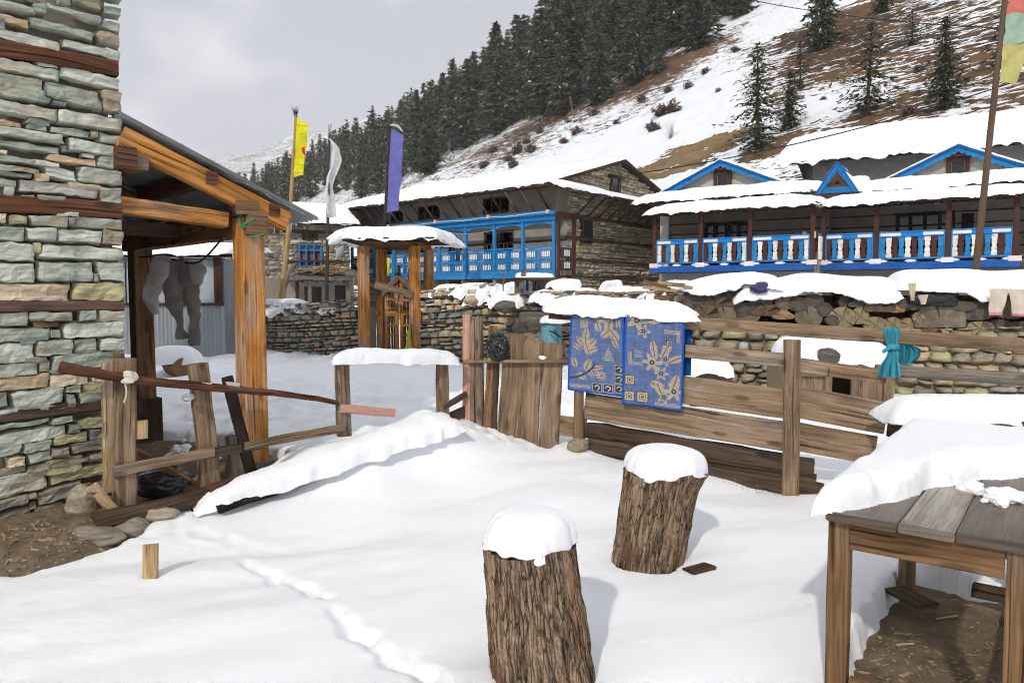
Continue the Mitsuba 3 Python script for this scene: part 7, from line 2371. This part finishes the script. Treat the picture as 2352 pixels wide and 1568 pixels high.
lup('post', 287, 1165, 287, 822, 46, WEATHERED, .02, .08)
lup('post', 251, 1130, 248, 830, 26, SPLIT, -.03, .06)
lup('post', 274, 900, 272, 812, 22, WARM, -.05, .05)
lup('post', 486, 1128, 454, 834, 44, WEATHERED, -.02, .07)
lup('post', 577, 1085, 522, 866, 24, BLACKENED, .05, .06)
lup('post', 790, 1000, 785, 834, 31, WEATHERED, .0, .08)
lup('post', 1017, 1000, 1016, 832, 27, WEATHERED, .0, .08)
lup('stub', 548, 1100, 540, 1000, 40, WEATHERED, -.12, .07)
put('pole', tube(MB(), curve(lt(138, 842, .10), lt(290, 868, .09), lt(530, 893, .06), lt(775, 925, .03), n=22), np.linspace(.036, .020, 22), 9, REDBROWN, rough=.007), 'wood', yf, smooth=True)
for xa_, ya_, xb_, yb_, h_, tn, o in ((258, 1084, 492, 1036, 25, WEATHERED, .07), (484, 1040, 605, 1018, 22, OLD, .06), (560, 1024, 790, 982, 20, WEATHERED, .07), (783, 938, 905, 948, 19, PINK, .06), (960, 956, 1048, 968, 14, PINK, .04), (1018, 935, 1072, 905, 14, OLD, .03), (1030, 962, 1078, 940, 26, OLD, -.02)):
    a, b = lt(xa_, ya_, o), lt(xb_, yb_, o)
    put('board', board(a, b, .03, h_ / FPX * (a[1] + b[1]) / 2, tn, rough=.006), 'wood', yf, smooth=True)
put('diagonal_stick', board(lt(312, 1036, -.2), lt(452, 1118, -.1), .05, .06, WARM, rough=.005), 'wood', yf, smooth=True)
put('block', board(lt(325, 965, .02), lt(325, 1006, .02), .075, .05, SPLIT, up=LN), 'wood', yf, smooth=True)
put('top_rail', board(lt(768, 829, .03), lt(1056, 828, .03), .10, .03, OLD, rough=.006), 'wood', yf, smooth=True)
m = MB()
slab(m, [lt(764, 830, .13), lt(1056, 832, .13), lt(1056, 822, -.13), lt(764, 822, -.13)], .105, 231, 60, 12, wob=.035, droop=.045, lump=.5, freq=3, p=3)
put('snow', m, 'snow', yf, smooth=True)
lg_ = thing('lying_log', 'rough old squared log lying along the foot of the crooked fence', 'log')
put('log', board(lt(213, 1200, .16), lt(570, 1112, .14), .13, .115, OLD, rough=.016, bev=.03, taper=.75), 'wood', lg_, smooth=True)
put('reddish_branch', tube(MB(), curve(lt(480, 1128, .2), lt(560, 1098, .2), lt(592, 1088, .2), n=8), [.05, .05, .045, .04, .035, .03, .028, .025], 8, REDBROWN, rough=.012), 'wood', smooth=True, label='reddish barked branch end beside the snow covered board', cat='branch')
for i, (xa_, ya_, xb_, yb_, t_) in enumerate(((210, 1112, 245, 1150, SPLIT), (222, 1128, 262, 1172, SPLIT), (205, 1130, 240, 1138, PALE))):
    a, b = lt(xa_, ya_, .10), lt(xb_, yb_, .10)
    put('split_log', board(a, b, .055, .07, t_, rough=.012, bev=.015), 'wood', smooth=True, label='split piece of pale firewood leaning at the foot of the corner post', cat='firewood', group='split firewood at the corner post')
for nm, px, py, r_, lab in (('rag', 296, 866, V(.055, .05, .045), 'white rag knotted round the pole on the corner post'), ('plastic_cup', 432, 912, V(.04, .03, .03), 'translucent crumpled plastic caught under the pole')):
    bb_ = boulder(lt(px, py, .10), r_, 0, 33, 1.0, 3, .5)
    put(nm, bb_, 'tint' if nm == 'rag' else 'plastic_sheet', smooth=True, **({'color': (.62, .58, .50)} if nm == 'rag' else {}), label=lab, cat='rag' if nm == 'rag' else 'plastic')
m = MB()
for px, py, w_ in ((464, 884, 24), (464, 889, 23), (464, 880, 22), (534, 880, 16), (535, 884, 15)):
    tube(m, [lt(px - w_, py - 2, .075), lt(px + w_, py + 2, .085)], .008, 5)
tube(m, curve(lt(287, 880, .10), lt(290, 905, .10), lt(284, 925, .1), n=8), .006, 5)
put('white_ties', m, 'tint', color=(.55, .50, .42), label='pale cord binding the pole to the posts', cat='cord')
sk = boulder(lt(372, 1108, -.22), V(.20, .16, .10), 0, 43, 1.0, 4, .3)
sk.v[0] = vnoise(sk.v[0], .010, 18, 3)
put('black_sack', sk, 'bag', smooth=True, label='black woven sack lying under the lower fence board', cat='sack')
for i, (px, py, r_, t_) in enumerate(((398, 1052, .07, S_DRAB), (350, 1075, .05, S_DARK), (430, 1090, .06, S_DARK))):
    put('fence_stone', boulder(lt(px, py, -.35), V(r_, r_, r_ * .7), t_, 50 + i, 1.0), 'stone', smooth=True, label='dark stone on the bare ground under the lean-to', cat='stone', group='dark stones under the lean-to')
for i in range(16):
    px, py = g.uniform(400, 520), g.uniform(1005, 1060)
    q = atz(px, py, .10)
    r_ = g.uniform(.03, .07)
    q[2] = dz(q[0], q[1]) + r_ * .4
    put('snow_clod', boulder(q, V(r_, r_, r_ * .7), 0, 70 + i, 1.0, 2, .4), 'snow', smooth=True, label='small clod of snow on the bare ground under the lean-to', cat='snow', group='snow clods under the lean-to')

# the snow covered boards leaning on the drift
lb = thing('leaning_boards', 'long boards sloping up over the drift, buried in thick snow', 'boards')
b0, b1 = at(440, 1176, 5.0), at(1030, 968, 6.42)
put('board', board(b0, b1, .22, .04, BLACKENED, rough=.006, up=V(.2, -.6, 1)), 'wood', lb, smooth=True)
put('board', board(at(498, 1168, 4.93), at(735, 1080, 5.55), .10, .028, BLACKENED, rough=.006, up=V(.2, -.6, 1)), 'wood', lb, smooth=True)  # shade of the gap under the snow put into the board tone
m = MB()
sd = unit(np.cross(b1 - b0, Z))
sd = -sd if sd[1] > 0 else sd
slab(m, [b0 + sd * .17 + Z * .02, b1 + sd * .30 - Z * .03, b1 - sd * .12 + Z * .05, b0 - sd * .06 + Z * .02], .13, 241, 90, 16, wob=.05, droop=.03, lump=.5, freq=3.2, p=3)
put('snow', m, 'snow', lb, smooth=True)

# ================================================================ the foreground
def stump(nm, cb_, ct, rb, rt, lab, seed, flare=None, cap=.13):
    k = thing(nm, lab, 'tree stump')
    nu_, nv_ = 200, 90
    an = np.linspace(0, 2 * np.pi, nu_ + 1)
    t = np.linspace(0, 1, nv_)
    A, B = np.meshgrid(an, t, indexing='ij')
    big = 1 + .26 * (meshkit.fbm(np.stack([np.cos(A) * 1.1 + seed, np.sin(A) * 1.1, B * .5], -1), 3, seed) - .5)
    R = (rb + (rt - rb) * B) * big
    if flare:
        R = R * (1 + flare[1] * np.exp(-((np.angle(np.exp(1j * (A - flare[0])))) / .5) ** 2) * np.clip((B - .72) / .28, 0, 1) ** 2)
    R = R * (1 + .10 * np.clip(1 - B / .15, 0, 1) ** 2)
    arc = A * rb
    w = np.stack([np.cos(A) * rb * 1.0, np.sin(A) * rb * 1.0, B * .08], -1)
    plates = meshkit.fbm(w * V(26, 26, 60) + seed, 4, seed + 1)
    grooves = np.abs(meshkit.fbm(w * V(22, 22, 26) + 7, 3, seed + 2) - .5) * 2
    R = R + .020 * (plates - .5) - .030 * np.clip(.30 - grooves, 0, 1)
    ctr = cb_ + (ct - cb_) * B[..., None]
    Pm = ctr + np.stack([np.cos(A) * R, np.sin(A) * R, 0 * R], -1)
    Pm[:, -1, 2] += .015 * np.sin(an * 3 + seed)
    Pm[-1] = Pm[0]
    m = MB()
    m.add(Pm.reshape(-1, 3), grid_faces(nu_ + 1, nv_), np.stack([arc, B * np.linalg.norm(ct - cb_)], -1).reshape(-1, 2))
    put('trunk', m, 'bark', k, smooth=True)
    m = MB()
    rim = Pm[:-1, -1]
    v = np.vstack([rim, rim.mean(0)])
    m.add(v, [[j, (j + 1) % nu_, nu_] for j in range(nu_)], np.vstack([(rim - rim.mean(0))[:, :2], [[0, 0]]]) + [400.0, 0])
    put('sawn_top', m, 'endgrain', k)
    m = MB()
    o2 = [(np.cos(a) * q, np.sin(a) * q) for a, q in zip(an[:-1:5], (np.linalg.norm((rim - rim.mean(0))[:, :2], axis=1) * (1.0 + .10 * (nz(np.stack([np.cos(an[:-1]) * 4, np.sin(an[:-1]) * 4, an[:-1] * 0 + seed], 1)) - .4)))[::5])]
    star_snow(m, rim.mean(0) + Z * .012, V(1, 0, 0), V(0, 1, 0), o2, cap, seed, n=140, rings=30, p=4.5, droop=.03, lump=.14, freq=4)
    put('snow_cap', m, 'snow', k, smooth=True)
    return k


S1b, S1t = V(.138, 3.05, -.16), V(.072, 3.05, .555)
k1 = stump('stump', S1b, S1t, .236, .198, 'near bark-covered stump with a thick snow cap, cut by the bottom edge', 11)
S2b, S2t = V(.80, 4.31, -.10), V(.905, 4.33, .565)
stump('stump', S2b, S2t, .222, .238, 'far stump with rough furrowed bark, flaring out at its top right', 17, (-.35, .26), .125)
put('bark_slab', board(V(1.02, 4.12, .0), V(1.16, 4.20, .012), .09, .05, OLD, rough=.012), 'wood', smooth=True, label='piece of bark lying in the snow at the right foot of the far stump', cat='bark')
sa, sb = atz(344, 1334, .02), None
stk = MB()
beam(stk, sa - Z * .1, sa + V(-.004, .03, .198), .078, .028, SPLIT, up=V(.25, -1, 0), rough=.003, bev=.002)
put('wooden_stake', stk, 'wood', smooth=True, label='short orange board end sticking up out of the snow at left', cat='stake')

# ---------------------------------------------------------------- the table
tb = thing('wooden_table', 'weathered wooden table at lower right, half covered by deep snow', 'table')
TA = atz(1903, 1168, .75)
TF = unit(atz(2352, 1243, .75) - TA)
TSd = V(-TF[1], TF[0], 0)
W_T, L_T = .66, 1.85
tq_ = lambda a, b, z_: V(TA[0], TA[1], 0) + TF * a + TSd * b + Z * z_
for i, (a, b, t_) in enumerate(((0, .255, OLD), (.258, .44, GREY), (.443, W_T + .02, OLD))):
    put('plank', board(tq_((a + b) / 2, -.045 + .01 * i, .732), tq_((a + b) / 2, L_T, .732), b - a, .038, t_, rough=.003, bev=.006, n=30), 'wet', tb, smooth=True)
for a, b in ((.038, .045), (W_T - .025, .045), (.045, 1.60), (W_T - .03, 1.60)):
    put('leg', board(tq_(a, b, -.12), tq_(a, b, .712), .082, .078, WARM, up=TF, rough=.003, bev=.005), 'wood', tb, smooth=True)
put('apron', board(tq_(.08, .02, .655), tq_(W_T - .07, .02, .655), .03, .11, WARM, rough=.002), 'wood', tb, smooth=True)
put('apron', board(tq_(.03, .09, .655), tq_(.03, 1.56, .655), .03, .11, WARM, rough=.002), 'wood', tb, smooth=True)
put('apron', board(tq_(W_T - .03, .09, .655), tq_(W_T - .03, 1.56, .655), .03, .11, WARM, rough=.002), 'wood', tb, smooth=True)
put('stretcher', board(tq_(.085, 1.60, .24), tq_(W_T - .07, 1.60, .24), .04, .085, OLD, rough=.003), 'wood', tb, smooth=True)
put('stretcher', board(tq_(.085, .045, .03), tq_(W_T - .07, .045, .01), .04, .075, WARM, rough=.003), 'wood', tb, smooth=True)
put('stretcher', board(tq_(W_T - .03, .09, .10), tq_(W_T - .03, 1.56, .10), .04, .07, OLD, rough=.003), 'wood', tb, smooth=True)
# its snow: a height field with a broken front edge
na, nb = 110, 190
a_, b_ = np.linspace(-.10, W_T + .10, na), np.linspace(-.12, L_T + .12, nb)
A, B = np.meshgrid(a_, b_, indexing='ij')
edge = np.interp(A, [-.1, .0, .05, .10, .196, .244, .262, .315, .41, .59, .80], [-.09, -.075, -.02, .10, .28, .44, .58, .70, .85, 1.08, 1.3])
edge = edge + .07 * (meshkit.fbm(np.stack([A * 12, B * 12, A * 0], -1), 4, 5) - .5) * 2
lo = -.062 + .018 * nz(np.stack([A * 0, B * 6, A * 0], -1), 3) * 2
d = np.minimum.reduce([(B - edge) * .6, (A - lo), (W_T + .07 - A), (L_T + .09 - B)])
th = .118 * np.clip(1 - (1 - np.clip(d / .10, 0, 1)) ** 2.6, 0, 1) ** .62
front = np.exp(-((B - edge - .12) / .14) ** 2)
th = th * (1 + .18 * (meshkit.fbm(np.stack([A * 3, B * 3, A * 0], -1), 3, 7) - .5)) + front * np.clip(d / .05, 0, 1) * .045 * (meshkit.fbm(np.stack([A * 16, B * 16, A * 0], -1), 3, 9) - .55)
th = th * np.clip(1 - .25 * np.exp(-((B - edge) / .14) ** 2) * np.clip(A / .3, 0, 1), 0, 1)
keep_ = d > 0
Pm = tq_(0, 0, .753) + A[..., None] * TF + B[..., None] * TSd
over = np.clip(-(np.minimum(A, B + .045)) / .05, 0, 1)
Pt, Pb = Pm + Z * (np.maximum(th, 0))[..., None] - Z * (over * .02)[..., None], Pm - Z * (.002 + over * .04 * (.3 + nz(np.stack([A * 9, B * 9, A * 0], -1), 8)))[..., None]
gf = grid_faces(na, nb)
ok = keep_.ravel()[gf].any(1)
Pt[~keep_] = Pb[~keep_]
m = MB()
m.add(Pt.reshape(-1, 3), gf[ok]).add(Pb.reshape(-1, 3), gf[ok][:, ::-1])
put('snow', m, 'snow', tb, smooth=True)
gg = np.random.default_rng(17)
for px, py, r_ in ((2228, 1128, .045), (2244, 1133, .03), (2290, 1148, .05), (2310, 1146, .055), (2330, 1150, .04), (2262, 1152, .015), (2240, 1120, .03), (2345, 1144, .03), (2300, 1160, .025)):
    q = atz(px, py, .755)
    put('snow_crumb', boulder(q + Z * r_ * .3, V(r_, r_, r_ * .65), 0, int(px), 1.0, 3, .5), 'snow', tb, smooth=True)
# the plank bench behind it
bn = thing('snowy_bench', 'plank bench behind the table under a long pillow of snow', 'bench')
ba, bb_ = at(2040, 958, 5.35), at(2480, 968, 5.0)
put('plank', board(ba, bb_, .34, .04, OLD, rough=.006), 'wood', bn, smooth=True)
put('leg', board(ba + V(.12, .05, -.03), ba + V(.12, .05, -.9), .09, .09, OLD, up=FN, rough=.005), 'wood', bn, smooth=True)
put('brace', board(ba + V(.0, -.02, -.08), ba + V(.5, .0, -.12), .06, .12, OLD, rough=.006), 'wood', bn, smooth=True)
m = MB()
slab(m, [ba + V(-.05, -.20, .02), bb_ + V(.1, -.20, .02), bb_ + V(.15, .22, .02), ba + V(-.03, .22, .02)], .155, 251, 70, 22, wob=.04, droop=.05, lump=.2, freq=2, p=3.2)
put('snow', m, 'snow', bn, smooth=True)
# things on the bare ground under the table
put('loose_board', board(atz(2055, 1352, -.05), atz(2135, 1392, -.05), .13, .03, OLD, rough=.004), 'wood', smooth=True, label='short dark board lying on the bare ground under the table', cat='board')
put('ground_beam', board(atz(2232, 1352, -.03), atz(2380, 1384, -.03), .07, .07, OLD, rough=.006), 'wood', smooth=True, label='dark beam lying on the ground behind the table at the right edge', cat='beam')
m = MB()
for i in range(110):
    px, py = gg.uniform(1975, 2352), gg.uniform(1370, 1568)
    if px < 1975 + (1490 - py) * .9:
        continue
    q = atz(px, py, -.07)
    q[2] = dz(q[0], q[1]) + .006
    dd = unit(V(*gg.normal(0, 1, 2), gg.normal(0, .1)))
    sd_ = unit(np.cross(dd, Z))
    L_, w_ = gg.uniform(.004, .022) * (1 + (i % 9 == 0)), gg.uniform(.002, .006)
    m.add([q - dd * L_ - sd_ * w_, q - dd * L_ + sd_ * w_, q + dd * L_ + sd_ * w_ * .6, q + dd * L_ - sd_ * w_ * .6], [[0, 1, 2, 3]])
put('straw_chips', m, 'tint', color=(.36, .26, .15), label='scatter of straw and wood chips on the ground under the table', cat='wood chips', kind='stuff')
for i, (xa_, ya_, xb_, yb_) in enumerate(((2150, 1388, 2200, 1380), (2110, 1545, 2185, 1535), (2150, 1543, 2260, 1560), (2060, 1452, 2100, 1450))):
    a, b = atz(xa_, ya_, -.06), atz(xb_, yb_, -.06)
    a[2], b[2] = dz(a[0], a[1]) + .01, dz(b[0], b[1]) + .01
    put('splinter', board(a, b, .010, .008, SPLIT, rough=0), 'wood', label='long pale splinter on the bare ground under the table', cat='splinter', group='splinters under the table')
# dry stalks along the fence foot
m = MB()
for i in range(60):
    px = gg.uniform(1600, 1890)
    q = ft(px, np.interp(px, [1600, 1890], [1090, 1140]) - 2, .14)
    q[2] = ground(q[0], q[1]) - .02
    dd = V(*gg.normal(0, .5, 2), 1)
    sd_ = unit(np.cross(dd, V(*gg.normal(0, 1, 3)))) * .002
    L_ = gg.uniform(.04, .14)
    m.add([q - sd_, q + sd_, q + unit(dd) * L_], [[0, 1, 2]])
put('dry_grass', m, 'tint', color=(.30, .23, .13), label='dry grass stalks along the foot of the plank fence', cat='grass', kind='stuff')

# ================================================================ the air of the valley
scene['valley_air'] = {'type': 'homogeneous', 'albedo': {'type': 'rgb', 'value': [.95, .95, .95]}, 'sigma_t': 0.0003}
scene['haze'] = {'type': 'cube', 'to_world': T().translate([-300, 790, 196]).scale([1500, 960, 260]), 'bsdf': {'type': 'null'}, 'interior': {'type': 'ref', 'id': 'valley_air'}}
labels['haze'] = {'label': 'thin pale haze filling the valley', 'category': 'haze', 'kind': 'stuff'}
scene['camera']['medium'] = {'type': 'ref', 'id': 'valley_air'}
